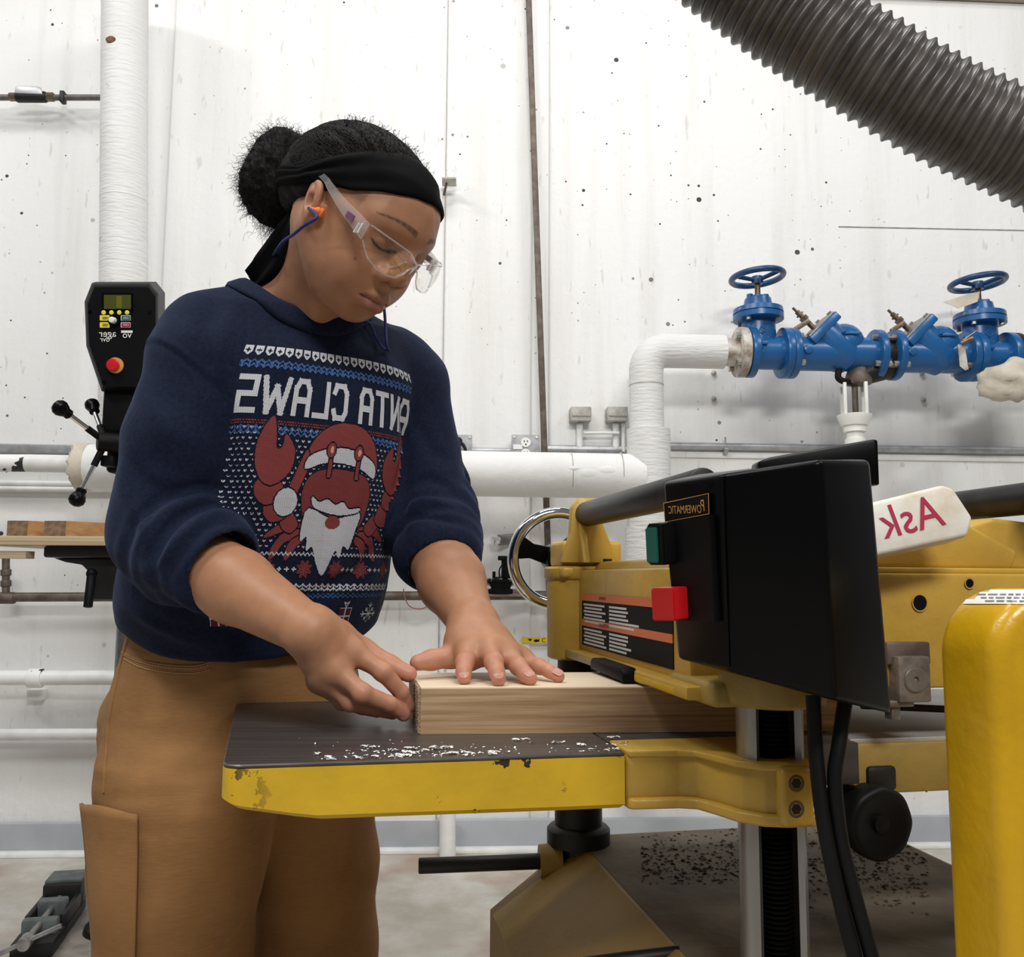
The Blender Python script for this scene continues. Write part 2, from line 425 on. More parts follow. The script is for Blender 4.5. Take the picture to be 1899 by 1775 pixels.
# ------------------------------------------------------------------ pipes on the wall
def hpipe(pts, r, n=24): return MB().tube(pts, r, n)
OFF = .26
def wy(o): return WALL_Y - o
# tall insulated riser at the left
t = thing('insulated_riser_pipe', W(229, 880, OFF), 'white canvas-wrapped vertical pipe above the drill press', 'pipe')
top = W(232, -60, OFF); bot = W(228, 800, OFF)
MB().cyl(bot, top, .0815, n=40).build('pipe_cover', M['wrap_v'], t)
for py, w_ in ((385, .0825), (505, .0822)):
    c = bot + (top - bot) * ((800 - py) / 860)
    MB().cyl(c - A(0, 0, .002), c + A(0, 0, .002), w_, n=40).build('seam', M['white_paint'], t)
MB().sphere(W(222, 97, OFF) - A(0, .078, 0), (.021, .006, .014), 14).build('rust_patch', mat('rust', (.20, .09, .045), .8, var=.5, vscale=90, bump=.4), t)
# insulated main along the wall
t = thing('insulated_main_pipe', W(700, 925, OFF), 'thick white insulated horizontal pipe running behind the person', 'pipe')
a = W(152, 866, OFF); b = W(1192, 884, OFF); zc = (a[2] + b[2]) / 2
L0, L1 = a.copy(), b.copy()
MB().cyl(L0, L1, .0815, n=40).build('pipe_cover', M['wrap_h'], t)
prof = [(0, .045), (-.012, .06), (-.02, .075), (-.01, .084), (.03, .0835), (.03, .05)]
rag = []; rg = random.Random(3)
mb = MB(); n = 44; w_ = unit(L1 - L0); ang = np.linspace(0, 2 * math.pi, n, endpoint=False)
e1 = A(0, 1, 0); e2 = A(0, 0, 1); V = []
jit = np.array([rg.uniform(-.006, .006) for _ in range(n)])
for (h, r) in prof:
    hh = h + jit * (1 if h < .02 else 0)
    V.append(L0 + np.outer(hh, w_) + r * (np.outer(np.cos(ang), e1) + np.outer(np.sin(ang), e2)))
Fq = [(i * n + j, i * n + (j + 1) % n, (i + 1) * n + (j + 1) % n, (i + 1) * n + j) for i in range(len(prof) - 1) for j in range(n)]
mb.add(np.concatenate(V), Fq).build('torn_end', M['cloth_cream'], t)
# torn jacket patch
for (px, py, sx, sz) in ((1085, 882, .06, .022), (1120, 878, .05, .02), (1060, 874, .03, .012)):
    c = W(px, py, OFF) - A(0, .073, 0)
    MB().sphere(c, (sx, .010, sz), 14).build('torn_flap', M['wrap_h'], t)
for px in (1058, 1150):
    c = W(px, 881, OFF); MB().cyl(c - A(.0015, 0, 0), c + A(.0015, 0, 0), .0823, n=40).build('band', M['old_box'], t)
# riser at the right with elbow and wrapped sleeve
t = thing('insulated_elbow_pipe', W(1200, 1060, OFF), 'white insulated pipe rising to an elbow that feeds the blue valves', 'pipe')
xr = W(1199, 760, OFF)[0]; yr = wy(OFF); zax = W(1290, 652, OFF)[2]
rp = .0625; bend = .075
zlow = W(1206, 1120, OFF)[2]
up_pts = [A(xr, yr, z) for z in np.linspace(zlow, zax - bend, 12)]
corner = arc(A(xr + bend, yr, zax - bend), A(1, 0, 0), A(0, 0, 1), bend, 180, 90, 14)
xe = W(1342, 652, OFF)[0]
MB().tube(np.vstack([up_pts[2:], corner[1:], [A(xe, yr, zax)]]), rp, 32).build('pipe_cover', M['wrap_v'], t)
zs0, zs1 = W(1206, 985, OFF)[2], W(1206, 797, OFF)[2]
MB().cyl(A(xr + .006, yr, zs0), A(xr + .006, yr, zs1), .079, n=40).build('sleeve', M['wrap_v'], t)
MB().cyl(A(xr - .01, yr, zlow - .6), A(xr - .01, yr, zs0 + .01), .072, n=40).build('lower_sleeve', M['wrap_v'], t)
c = A(xr, yr, W(1199, 715, OFF)[2]); MB().cyl(c - A(0, 0, .0015), c + A(0, 0, .0015), rp + .0012, n=32).build('seam', M['old_box'], t)
# thin pipes at the left edge
t = thing('flaking_pipe', W(60, 860, .26), 'narrow white pipe with paint flaking to black at the left edge', 'pipe')
a = W(-160, 858, OFF); b = W(160, 861, OFF)
MB().cyl(a, W(52, 859, OFF), .0305, n=24).build('flaked_length', M['flaked'], t)
MB().cyl(W(50, 859, OFF), b, .031, n=24).build('painted_length', M['white_paint'], t)
def rail(name, label, p0, p1, off, h, dep, m, cat='conduit', r=None):
    a = W(*p0, off); b = W(*p1, off); b[2] = a[2] = (a[2] + b[2]) / 2
    mb = MB()
    if r: mb.cyl(a, b, r, n=14)
    else: mb.box((a + b) / 2, ((b - a)[0] / 2, dep, h), bev=.004)
    return mb.build(name, M[m], label=label, cat=cat)
rail('wall_channel', 'grey channel rail over the flaking pipe at the left edge', (-120, 834), (400, 834), .03, .016, .028, 'grey_conduit', 'rail')
rail('conduit', 'upper of two thin white conduits under the flaking pipe', (-120, 897), (420, 897), .02, 0, 0, 'white_paint', r=.010)
rail('conduit', 'lower of two thin white conduits under the flaking pipe', (-120, 908), (420, 908), .02, 0, 0, 'white_paint', r=.010)
rail('conduit', 'grey conduit along the wall behind the black switch box', (1240, 834), (2300, 834), .03, 0, 0, 'grey_conduit', r=.014)
rail('conduit', 'grey conduit between the dark rod and the insulated elbow pipe', (1012, 834), (1180, 834), .03, 0, 0, 'grey_conduit', r=.0165)
rail('wall_ledge', 'shallow painted ledge just above the conduit on the right', (1240, 851), (2300, 851), -.002, .012, .022, 'wall', 'ledge')
# conduit clamp
t = thing('conduit_clamp', W(1345, 832, .03), 'small metal clamp on the grey conduit at right', 'clamp')
c = W(1345, 834, .03); MB().cyl(c - A(.008, 0, 0), c + A(.008, 0, 0), .018, n=14).build('strap', M['grey_conduit'], t)
MB().cyl(c + A(0, -.004, .012), c + A(0, -.004, .05), .003, n=8).build('stud', M['bolt'], t)
# dark rod
t = thing('steel_rod', W(1019, 1000, .07), 'dark brown steel rod standing upright in front of the wall', 'rod')
a = W(979, -40, .05); b = W(1020, 1130, .05)
MB().box((a + b) / 2, (.0115, .010, np.linalg.norm(b - a) / 2), ax=[unit(np.cross(A(0, 1, 0), unit(a - b))), A(0, 1, 0), unit(a - b)], bev=.003).build('bar', M['rust_iron'], t)
# outlet boxes
def outlet(px0, px1, py0, py1, label, plug):
    a = W(px0, py0, .05); b = W(px1, py1 + 14, .05); c = (a + b) / 2; hw = abs(b[0] - a[0]) / 2; hh = abs(a[2] - b[2]) / 2
    t = thing('outlet_box', c - A(0, 0, hh), label, 'outlet', 'wall outlets over the insulated pipe')
    MB().box(c + A(0, .012, 0), (hw - .006, .036, hh - .003), bev=.006).build('body', M['grey_box'], t)
    MB().box(c - A(0, .026, 0), (hw, .004, hh), bev=.003).build('cover_plate', M['grey_box'], t)
    for sx in (-1, 1): MB().cyl(c + A(sx * hw * .82, -.028, hh * .8), c + A(sx * hw * .82, -.033, hh * .8), .005, n=10).build('screw', M['bolt'], t)
    MB().box(c + A(-hw * .55, -.031, -hh * .05), (hw * .33, .001, .009)).build('label_strip', M['label_white'], t, smooth=False)
    if plug:
        g = c + A(-.004, -.032, hh * .32)
        MB().cyl(g, g - A(0, .025, 0), .019, n=18, bev=.004).build('plug', M['rubber'], t)
    else:
        for k, dz in enumerate((hh * .34, -hh * .62)):
            g = c + A(.002, -.030, dz); f = MB().cyl(g, g - A(0, .004, 0), .0185, n=20).build('receptacle', M['white_plain'], t)
            mb = MB()
            for s in (-1, 1): mb.box(g + A(s * .006, -.0045, .004), (.0014, .0006, .004))
            mb.cyl(g + A(0, -.004, -.008), g + A(0, -.0051, -.008), .003, n=10)
            mb.build('slot', M['black'], f)
outlet(826, 875, 808, 838, 'grey wall outlet with a black plug, beside the sweatshirt sleeve', True)
outlet(948, 998, 808, 838, 'grey wall outlet with a cream receptacle, beside the dark rod', False)
rail('conduit', 'short grey conduit between the two wall outlets', (876, 836), (948, 836), .03, 0, 0, 'grey_conduit', r=.011)
pts = [W(850, 822, .10), W(858, 824, .13), W(864, 840, .14), W(861, 870, .16), W(858, 930, .10), W(853, 960, .09), W(838, 1010, .08)]
MB().tube(spline(pts, 40), .0065, 8).build('power_cord', M['rubber'], label='black power cord hanging from the plugged wall outlet', cat='cord')
# small painted-over boxes with stub conduits
for i, (px, lab) in enumerate(((1075, 'painted-over square wall box nearer the dark rod'), (1142, 'painted-over square wall box beside the insulated elbow pipe'))):
    c = W(px, 771, .03); t = thing('wall_box', W(px, 838, .02), lab, 'wall box', 'small wall boxes')
    MB().box(c, (.040, .045, .028), bev=.004).build('body', M['old_box'], t)
    MB().box(c - A(0, .047, 0), (.036, .003, .010), bev=.001).build('cover', M['old_box'], t)
    MB().cyl(W(px, 786, .03), W(px, 838, .03), .013, n=14).build('stub', M['wall'], t)
    if i: MB().cyl(W(px + 14, 786, .04), W(px + 14, 838, .04), .008, n=12).build('stub', M['wall'], t)
MB().tube([W(1083, 803, .05), W(1148, 803, .05)], .0055, 8).build('thin_rod', M['white_paint'], label='thin white rod between the two painted-over wall boxes', cat='rod')
# hook beside the headband
t = thing('wall_hook', W(830, 342, .03), 'small rusty bracket on the wall ridge beside the headband', 'bracket')
MB().box(W(836, 328, .045), (.014, .006, .018), bev=.003).build('plate', M['white_paint'], t)
MB().box(W(833, 337, .075), (.028, .035, .004), bev=.002).build('arm', M['old_box'], t)
MB().cyl(W(828, 340, .08), W(823, 362, .045), .005, n=8).build('brace', M['rust_iron'], t)
# gas line with lever valve top left
M['gas'] = mat('grey_gas_pipe', (.17, .155, .145), .45, .4, var=.4, vscale=30)
t = thing('gas_pipe_valve', W(90, 190, .06), 'dark thin pipe with a grey lever valve at the upper left edge', 'pipe')
MB().cyl(W(-120, 181, .08), W(192, 181, .08), .0115, n=16).build('line', M['gas'], t)
MB().cyl(W(18, 180, .08), W(32, 180, .08), .016, n=6).build('nut', M['brass'], t)
MB().cyl(W(85, 180, .08), W(100, 180, .08), .017, n=6).build('nut', M['brass'], t)
MB().cyl(W(30, 180, .08), W(87, 180, .08), .021, n=18, bev=.006).build('valve_body', M['black_iron'], t)
c = W(54, 168, .10); MB().prism(c, A(1, 0, 0), A(0, 0, 1), [(-.052, -.014), (.052, -.014), (.044, .012), (.03, .017), (-.045, .017), (-.052, .012)], -.004, .004, bev=.002).build('lever', M['grey_conduit'], t)
c = W(117, 181, .08); MB().box(c, (.009, .016, .022), bev=.004).build('clamp', M['black_iron'], t)
# lower left pipes
t = thing('air_line', W(100, 1112, .1), 'dark brown iron pipe with a riser under the drill press table', 'pipe')
zl = W(100, 1109, .10)[2]
MB().cyl(A(W(-120, 1109, .1)[0], wy(.1), zl), A(W(1120, 1090, .1)[0], wy(.1), zl + .02), .017, n=18).build('line', M['rust_iron'], t)
MB().cyl(W(11, 1030, .1), W(11, 1109, .1), .013, n=16).build('riser', M['rust_iron'], t)
for py in (1062, 1082): MB().cyl(W(11, py - 6, .1), W(11, py + 6, .1), .018, n=16, bev=.003).build('coupling', M['rust_iron'], t)
MB().cyl(W(-4, 1109, .1), W(28, 1109, .1), .0215, n=16, bev=.004).build('tee', M['rust_iron'], t)
t = thing('painted_pipe', W(100, 1280, .1), 'white painted pipe with a flaking coupling low on the wall at left', 'pipe')
zl = W(100, 1257, .10)[2]; MB().cyl(A(W(-150, 1257, .1)[0], wy(.1), zl), A(W(470, 1257, .1)[0], wy(.1), zl), .026, n=20).build('line', M['white_paint'], t)
MB().cyl(W(53, 1258, .1), W(80, 1258, .1), .034, n=20, bev=.004).build('coupling', M['flaked'], t)
MB().box(W(68, 1288, .02), (.028, .02, .02), bev=.004).build('bracket', M['wall'], t)
zl = W(100, 1366, .1)[2]
MB().cyl(A(W(-150, 1366, .1)[0], wy(.06), zl), A(W(470, 1366, .1)[0], wy(.06), zl), .021, n=20).build('painted_pipe', M['white_paint'], label='thin plain white pipe lowest on the wall behind the pants', cat='pipe')
MB().cyl(W(830, 1500, .12), A(W(830, 1590, .12)[0], wy(.12), 0.0), .029, n=20).build('floor_pipe', M['white_paint'], label='short white vertical pipe standing on the floor behind the planer', cat='pipe')
# sprinkler valve on the air line
t = thing('solenoid_valve', W(925, 1100, .12), 'black solenoid valve on the dark pipe beside the chrome handwheel', 'valve')
c = W(928, 1088, .14)
MB().lathe(c - A(0, 0, .03), A(0, 0, 1), [(0, .03), (.004, .05), (.02, .052), (.024, .044), (.044, .046), (.046, .05), (.056, .050), (.06, .03), (.066, .02)], 12).build('bonnet', M['black'], t)
for k in range(8):
    a_ = k * math.pi / 4; MB().cyl(c + A(.043 * math.cos(a_), .043 * math.sin(a_), .02), c + A(.043 * math.cos(a_), .043 * math.sin(a_), .031), .006, n=8).build('screw', M['bolt'], t)
MB().cyl(c + A(-.024, 0, .03), c + A(-.024, 0, .055), .006, n=10).build('bleed_screw', M['black'], t)
s = c + A(.028, -.01, .03)
MB().cyl(s, s + A(0, 0, .07), .026, n=18, bev=.003).build('solenoid', M['black'], t)
MB().box(s + A(-.006, 0, .074), (.032, .024, .008), bev=.002).build('cap', M['black'], t)
MB().cyl(c - A(.075, 0, .01), c + A(.075, 0, -.01), .026, n=18).build('body', M['dull_steel'], t)
MB().tube(spline([s + A(-.02, -.02, .055), s + A(-.034, -.03, .03), s + A(-.03, -.03, .0), s + A(-.015, -.03, -.012)], 16), .003, 6).build('lead', M['rubber'], t)
MB().tube(spline([W(890, 1096, .17), W(905, 1103, .18), W(930, 1106, .18), W(955, 1103, .17), W(975, 1100, .15)], 24), .0024, 6).build('wire', M['wire_red'], label='thin red wire drooping under the solenoid valve', cat='wire')
MB().tube(spline([W(748, 1092, .15), W(752, 1112, .15), W(762, 1126, .15), W(782, 1129, .15), W(800, 1120, .15)], 24), .0022, 6).build('wire', M['wire_red'], label='thin wire loop beside the far forearm', cat='wire')
t = thing('chrome_fitting', W(930, 1012, .03), 'small chrome wall fitting beside the handwheel rim', 'fitting')
MB().cyl(W(913, 1003, .06), W(938, 1001, .03), .018, n=8, bev=.002).build('barrel', M['chrome'], t)
MB().cyl(W(925, 1002, .05), W(955, 999, .0), .021, n=16).build('flange', M['dull_steel'], t)
# yellow tape label
t = thing('tape_label', W(1000, 1193, .0), 'yellow tape label with dark marks on the wall left of the planer column', 'label')
o_ = W(998, 1187, .012)
MB().box(o_, (.062, .0012, .0105)).build('tape', M['yellow_tape'], t, smooth=False)
text('lettering', 'C', .022, W(1008, 1188, .014), A(1, 0, 0), A(0, 0, 1), M['label_black'], t, mirror=False)
mb = MB(); q = W(985, 1187, .0145)
for (dx, dz, w2, h2) in ((-.004, .003, .008, .0012), (-.004, 0, .004, .003), (.014, -.003, .003, .003), (.019, -.002, .003, .005), (.025, -.003, .004, .003), (.029, -.001, .0015, .005)): mb.box(q + A(dx, 0, dz), (w2, .0006, h2))
mb.build('marks', M['label_black'], t, smooth=False)

MB().tube([W(1555, 420, .012), W(1700, 423, .012), W(1900, 427, .012), W(2100, 431, .012)], .0022, 6).build('wall_wire', M['old_box'], label='thin wire stretched along the wall under the ribbed hose', cat='wire')
# nail anchors under the valves
for i, (px, py) in enumerate(((1323, 692), (1323, 740), (1708, 693), (1711, 742))):
    c = W(px, py, .012)
    MB().lathe(c + A(0, .012, 0), A(0, -1, 0), [(0, .006), (.014, .006), (.016, .011), (.022, .010), (.024, .004)], 10).build('wall_anchor', M['rusty_white'], label=['upper rusty wall bolt below the left blue gate valve', 'lower rusty wall bolt below the left blue gate valve', 'upper rusty wall bolt below the right check valve', 'lower rusty wall bolt below the right check valve'][i], cat='bolt', group='wall bolts')

# ------------------------------------------------------------------ blue backflow valves
VO = OFF
ax_ = A(1, 0, 0)
def vx(px, py=650): return W(px, py, VO)[0]
zv = zax
def vp(px, dz=0.0, dy=0.0): return A(vx(px), wy(VO) + dy, zv + dz)
def flange(t, px, px2, r, m, bolts=True, seed=0):
    a = vp(px); b = vp(px2)
    MB().cyl(a, b, r, n=36, bev=.003).build('flange', M[m], t)
    if bolts:
        for k in range(4):
            an = math.radians(45 + 90 * k); q = A(0, math.cos(an) * r * .76, math.sin(an) * r * .76)
            MB().cyl(a + q - ax_ * .016, b + q + ax_ * .016, .0125, n=6).build('bolt', M['bolt'], t)
t = thing('pipe_flange', vp(1355, -.1), 'rust-stained white pipe flange at the end of the elbow pipe', 'flange')
MB().cyl(vp(1338), vp(1368), .052, n=28).build('neck', M['rusty_white'], t)
flange(t, 1366, 1382, .093, 'rusty_white')
def gate_valve(px0, co, L, label, group):
    X = lambda d: vx(px0) + d
    t = thing('gate_valve', A(X(co), wy(VO), zv - .1), label, 'valve', group)
    c = A(X(co), wy(VO), zv)
    MB().cyl(A(X(0), wy(VO), zv), A(X(.028), wy(VO), zv), .093, n=36, bev=.003).build('flange', M['blue'], t)
    body = MB().cyl(A(X(.02), wy(VO), zv), A(X(L - .01), wy(VO), zv), .062, n=30)
    body.lathe(c - A(0, 0, .05), A(0, 0, 1), [(0, .045), (.01, .062), (.03, .066), (.19, .062), (.20, .06)], 28, sx=.8, up=A(1, 0, 0)); body.build('body', M['blue'], t)
    MB().sphere(A(X(.030), wy(VO) - .058, zv + .006), (.016, .012, .02), 12).build('boss', M['blue'], t)
    MB().cyl(A(X(L - .028), wy(VO), zv), A(X(L), wy(VO), zv), .094, n=36, bev=.003).build('flange', M['blue'], t)
    zb = zv + .125
    MB().lathe(c + A(0, 0, .122), A(0, 0, 1), [(0, .060), (.001, .092), (.019, .092), (.02, .088), (.023, .088), (.024, .092), (.042, .090), (.043, .05)], 30).build('bonnet_flange', M['blue'], t)
    for k in range(4):
        an = math.radians(45 + 90 * k); q = A(math.cos(an) * .075, math.sin(an) * .075, .11)
        MB().cyl(c + q, c + q + A(0, 0, .016), .009, n=6).build('bolt', M['bolt'], t)
    MB().lathe(c + A(0, 0, .164), A(0, 0, 1), [(0, .058), (.01, .054), (.04, .048), (.045, .03), (.05, .028), (.058, .012)], 24).build('bonnet', M['blue'], t)
    for k in range(2): MB().cyl(c + A((-1) ** k * .03, 0, .2), c + A((-1) ** k * .03, 0, .222), .012, n=6).build('gland_bolt', M['blue'], t)
    MB().cyl(c + A(0, 0, .21), c + A(0, 0, .275), .0105, n=14).build('stem', M['brass'], t)
    wz = c + A(0, 0, .276)
    ring = MB(); tt = np.linspace(0, 2 * math.pi, 44, endpoint=False); tl = unit(A(-.08, .02, 1)); e1 = unit(np.cross(A(0, 1, 0), tl)); e2 = np.cross(tl, e1)
    ring.tube(wz + A(0, 0, .012) + .094 * (np.outer(np.cos(tt), e1) + np.outer(np.sin(tt), e2)), .0115, 12, closed=True)
    h = ring.build('handwheel', M['blue_dark'], t)
    sp = MB()
    for k in range(3):
        an = math.radians(75 + 120 * k); sp.tube([wz, wz + A(0, 0, .012) + .09 * (math.cos(an) * e1 + math.sin(an) * e2)], .0085, 8)
    sp.cyl(wz - A(0, 0, .014), wz + A(0, 0, .014), .021, n=16); sp.build('spokes', M['blue_dark'], h)
    MB().box(c + A(-.01, -.067, .02), (.022, .003, .006), bev=.002).build('cast_mark', M['blue'], t)
    tt = np.linspace(0, 2 * math.pi, 20, endpoint=False)
    MB().tube(c + A(-.004, -.064, .075) + .011 * (np.outer(np.cos(tt), A(1, 0, 0)) + np.outer(np.sin(tt), A(0, 0, 1))), .0022, 6, closed=True).build('cast_mark', M['blue'], t)
    return c
def check_valve(px0, L, label, group):
    X = lambda d: vx(px0) + d; yc = wy(VO)
    t = thing('check_valve', A(X(L / 2), yc, zv - .1), label, 'valve', group)
    MB().cyl(A(X(0), yc, zv), A(X(.026), yc, zv), .094, n=36, bev=.003).build('flange', M['blue'], t)
    mb = MB().cyl(A(X(.02), yc, zv), A(X(L - .02), yc, zv), .064, n=30)
    d = unit(A(-.72, 0, .70)); o_ = A(X(L * .60), yc, zv - .005)
    mb.lathe(o_ - d * .05, d, [(0, .03), (.01, .055), (.04, .07), (.12, .073), (.16, .07), (.165, .05)], 28)
    mb.sphere(o_ + A(.005, 0, .045), (.075, .07, .075), 22); mb.build('body', M['blue'], t)
    e1 = unit(np.cross(A(0, 1, 0), d)); tp = o_ + d * .125
    MB().box(tp, (.072, .072, .017), ax=[e1, A(0, 1, 0), d], bev=.006).build('cover', M['blue'], t)
    MB().box(tp + d * .019, (.066, .066, .004), ax=[e1, A(0, 1, 0), d], bev=.002).build('gasket', M['dull_steel'], t)
    for (sx, sy) in ((1, 1), (1, -1), (-1, 1), (-1, -1)):
        q = tp + e1 * .055 * sx + A(0, .055 * sy, 0); MB().cyl(q, q + d * .03, .009, n=6).build('bolt', M['bolt'], t)
    k = tp + d * .02
    ck = MB().cyl(k, k + d * .045, .010, n=12); ck.cyl(k + d * .045, k + d * .062, .0155, n=6); ck.cyl(k + d * .062, k + d * .092, .0095, n=12); ck.cyl(k + d * .072, k + d * .078, .015, n=12)
    ck.cyl(k + d * .092, k + d * .112, .005, n=10); c_ = ck.build('test_cock', M['brass'], t)
    MB().box(k + d * .04 + A(-.022, -.012, -.018), (.032, .006, .009), ax=[unit(A(.85, 0, .55)), A(0, 1, 0), unit(A(-.55, 0, .85))], bev=.002).build('cock_lever', M['brass'], c_)
    MB().cyl(A(X(.052), yc - .058, zv + .0), A(X(.052), yc - .07, zv), .016, n=18, bev=.003).build('port_plug', M['blue'], t)
    ar = MB(); q = A(X(L * .62), yc - .071, zv + .062); ar.box(q, (.035, .003, .0045), bev=.002); ar.box(q + A(-.026, 0, .006), (.011, .003, .004), ax=[unit(A(1, 0, .8)), A(0, 1, 0), unit(A(-.8, 0, 1))]); ar.build('flow_arrow', M['blue'], t)
    MB().cyl(A(X(L - .026), yc, zv), A(X(L), yc, zv), .094, n=36, bev=.003).build('flange', M['blue'], t)
    for xx in (X(.013), X(L - .013)):
        for kk in range(4):
            an = math.radians(40 + 90 * kk); q = A(xx, yc + math.cos(an) * .072, zv + math.sin(an) * .072)
            MB().cyl(q - ax_ * .03, q + ax_ * .03, .0115, n=6).build('bolt', M['bolt'], t)
    return o_
wpx = lambda dm, px0: 0
G1, G2 = 'blue gate valves', 'blue check valves'
gate_valve(1384, .048, .155, 'blue gate valve with raised handwheel next to the white elbow pipe', G1)
x_end = vx(1384) + .155
def px_of(x): return proj(A(x, wy(VO), zv))[0]
cv1 = check_valve(px_of(x_end), vx(1630) - x_end, 'blue angled check valve left of the drain funnel', G2)
# spool between the two check valves
a = vp(1630); b = vp(1651)
t = thing('spool_ring', vp(1649, -.09), 'dark stained spool ring between the two blue check valves', 'pipe')
MB().cyl(a, b, .058, n=28).build('ring', M['black_iron'], t)
for k in range(4):
    an = math.radians(45 + 90 * k); q = A(0, math.cos(an) * .072, math.sin(an) * .072); MB().cyl(a + q, b + q, .009, n=10).build('tie_bolt', M['brass'], t)
check_valve(1651, vx(1797) - vx(1651), 'blue angled check valve right of the drain funnel, stained at its inlet', G2)
gc = gate_valve(1798, .045, .155, 'blue gate valve with a paper tag at the right edge of the photograph', G1)
t = thing('pipe_flange', vp(1950, -.1), 'dark iron flange at the far right behind the tagged gate valve', 'flange')
MB().cyl(A(gc[0] + .11, wy(VO), zv), A(gc[0] + .135, wy(VO), zv), .093, n=36, bev=.003).build('flange', M['black_iron'], t)
MB().cyl(A(gc[0] + .135, wy(VO), zv), A(gc[0] + .7, wy(VO), zv), .06, n=30).build('pipe', M['white_paint'], t)
# tags
c = W(1790, 556, VO + .05)
MB().prism(c, A(1, 0, .12), unit(A(-.12, 0, 1)), [(-.085, .0), (-.03, -.03), (.045, -.012), (.06, .025), (.02, .022)], -.0008, .0008).build('paper_tag', M['cloth_cream'], label='pointed paper tag tied under the right valve handwheel', cat='tag', smooth=False)
t = thing('metal_tag', W(1788, 690, VO + .09), 'worn white tag hanging in front of the right blue flange', 'tag')
c = W(1786, 662, VO + .10)
MB().prism(c, unit(A(1, 0, -.05)), unit(A(.05, 0, 1)), [(-.02, .045), (.0, .045), (.008, .03), (.02, -.045), (.008, -.05), (-.012, -.035)], -.001, .001).build('plate', M['rusty_white'], t, smooth=False)
MB().cyl(c + A(-.004, 0, .05), c + A(.03, -.02, .065), .009, n=10).build('test_cock', M['brass'], t)
MB().cyl(c + A(.0, 0, .06), c + A(.06, .01, .1), .0035, n=8).build('wire', M['dull_steel'], t)
# relief port, cage and drain funnel
t = thing('drain_funnel', W(1580, 860, VO), 'cream plastic drain funnel with bars under the blue valves', 'drain')
cx_ = vx(1580); yc = wy(VO)
zf = W(1580, 770, VO)[2]
MB().lathe(A(cx_, yc, zf - .34), A(0, 0, 1), [(0, .030), (.22, .030), (.222, .037), (.25, .037), (.252, .031), (.275, .031), (.277, .041), (.298, .041), (.30, .048), (.335, .062), (.34, .062), (.34, .05), (.31, .04)], 28).build('funnel', M['white_plain'], t)
for k in range(4):
    an = math.radians(30 + 90 * k); q = A(math.cos(an) * .052, math.sin(an) * .052, 0)
    MB().box(A(cx_, yc, zf + .055) + q, (.006, .006, .062), bev=.002).build('bar', M['white_plain'], t)
t = thing('relief_valve', W(1585, 720, VO), 'dark stained relief valve hanging between the blue check valves', 'valve')
zr = W(1580, 700, VO)[2]
MB().lathe(A(cx_ + .02, yc, zr - .03), A(0, 0, 1), [(0, .02), (.004, .046), (.02, .05), (.05, .04), (.085, .03)], 22).build('body', M['rust_iron'], t)
MB().lathe(A(cx_ + .02, yc, zr + .0), unit(A(.75, 0, .35)), [(0, .035), (.06, .045), (.12, .055), (.13, .03)], 22).build('arm', M['black_iron'], t)
MB().tube(spline([A(cx_ - .055, yc - .02, zr + .08), A(cx_ - .06, yc - .02, zr + .03), A(cx_ - .065, yc - .02, zr - .005), A(cx_ - .045, yc - .02, zr - .02), A(cx_ - .01, yc - .01, zr - .02)], 24), .012, 10).build('sensing_line', M['rubber'], t)
MB().cyl(A(cx_ + .005, yc, zr - .13), A(cx_ + .005, yc, zr - .02), .011, n=12).build('drip_tube', M['rust_iron'], t)

# cream wrap hanging at the right edge
bm = bmesh.new(); bmesh.ops.create_uvsphere(bm, u_segments=28, v_segments=18, radius=1)
V = np.array([v.co[:] for v in bm.verts]); Fc = [[v.index for v in f.verts] for f in bm.faces]; bm.free()
V = V * A(.085, .05, .075)
for i, v in enumerate(V):
    V[i] = v * (1 + .35 * noise.noise(Vector(v * 22)) + .15 * noise.noise(Vector(v * 50)))
V[:, 0] += -.05 * np.clip(-V[:, 0] / .08, 0, 1) ** 2; V[:, 2] += np.where(V[:, 0] < -.05, -.012, 0)
mesh_obj('cloth_wrap', V + W(1886, 704, VO + .12), Fc, M['cloth_cream'], label='crumpled cream cloth wrap at the right edge below the blue valves', cat='wrap')

# ------------------------------------------------------------------ dust hose overhead
cp = spline([P(1180, -190, 1.52), P(1310, -85, 1.51), P(1445, 18, 1.50), P(1578, 104, 1.48), P(1745, 203, 1.46), P(1885, 268, 1.44), P(2060, 350, 1.42), P(2240, 420, 1.40)], 400)
seg = np.linalg.norm(np.diff(cp, axis=0), axis=1); s_ = np.concatenate([[0], np.cumsum(seg)])
pitch = .0212; npr = 8; nr = int(s_[-1] / pitch * npr)
ss = np.linspace(0, s_[-1], nr); pts = np.stack([np.interp(ss, s_, cp[:, i]) for i in range(3)], 1)
ph = (np.arange(nr) % npr) / npr
prof = np.interp(ph, [0, .12, .28, .4, .6, .8, 1], [.0805, .0835, .0835, .0795, .0755, .0752, .0805])
hz = MB().tube(pts, prof, 52, cap=False).build('dust_hose', M['hose'], label='large grey ribbed dust collection hose crossing the top right corner', cat='hose', angle=60)

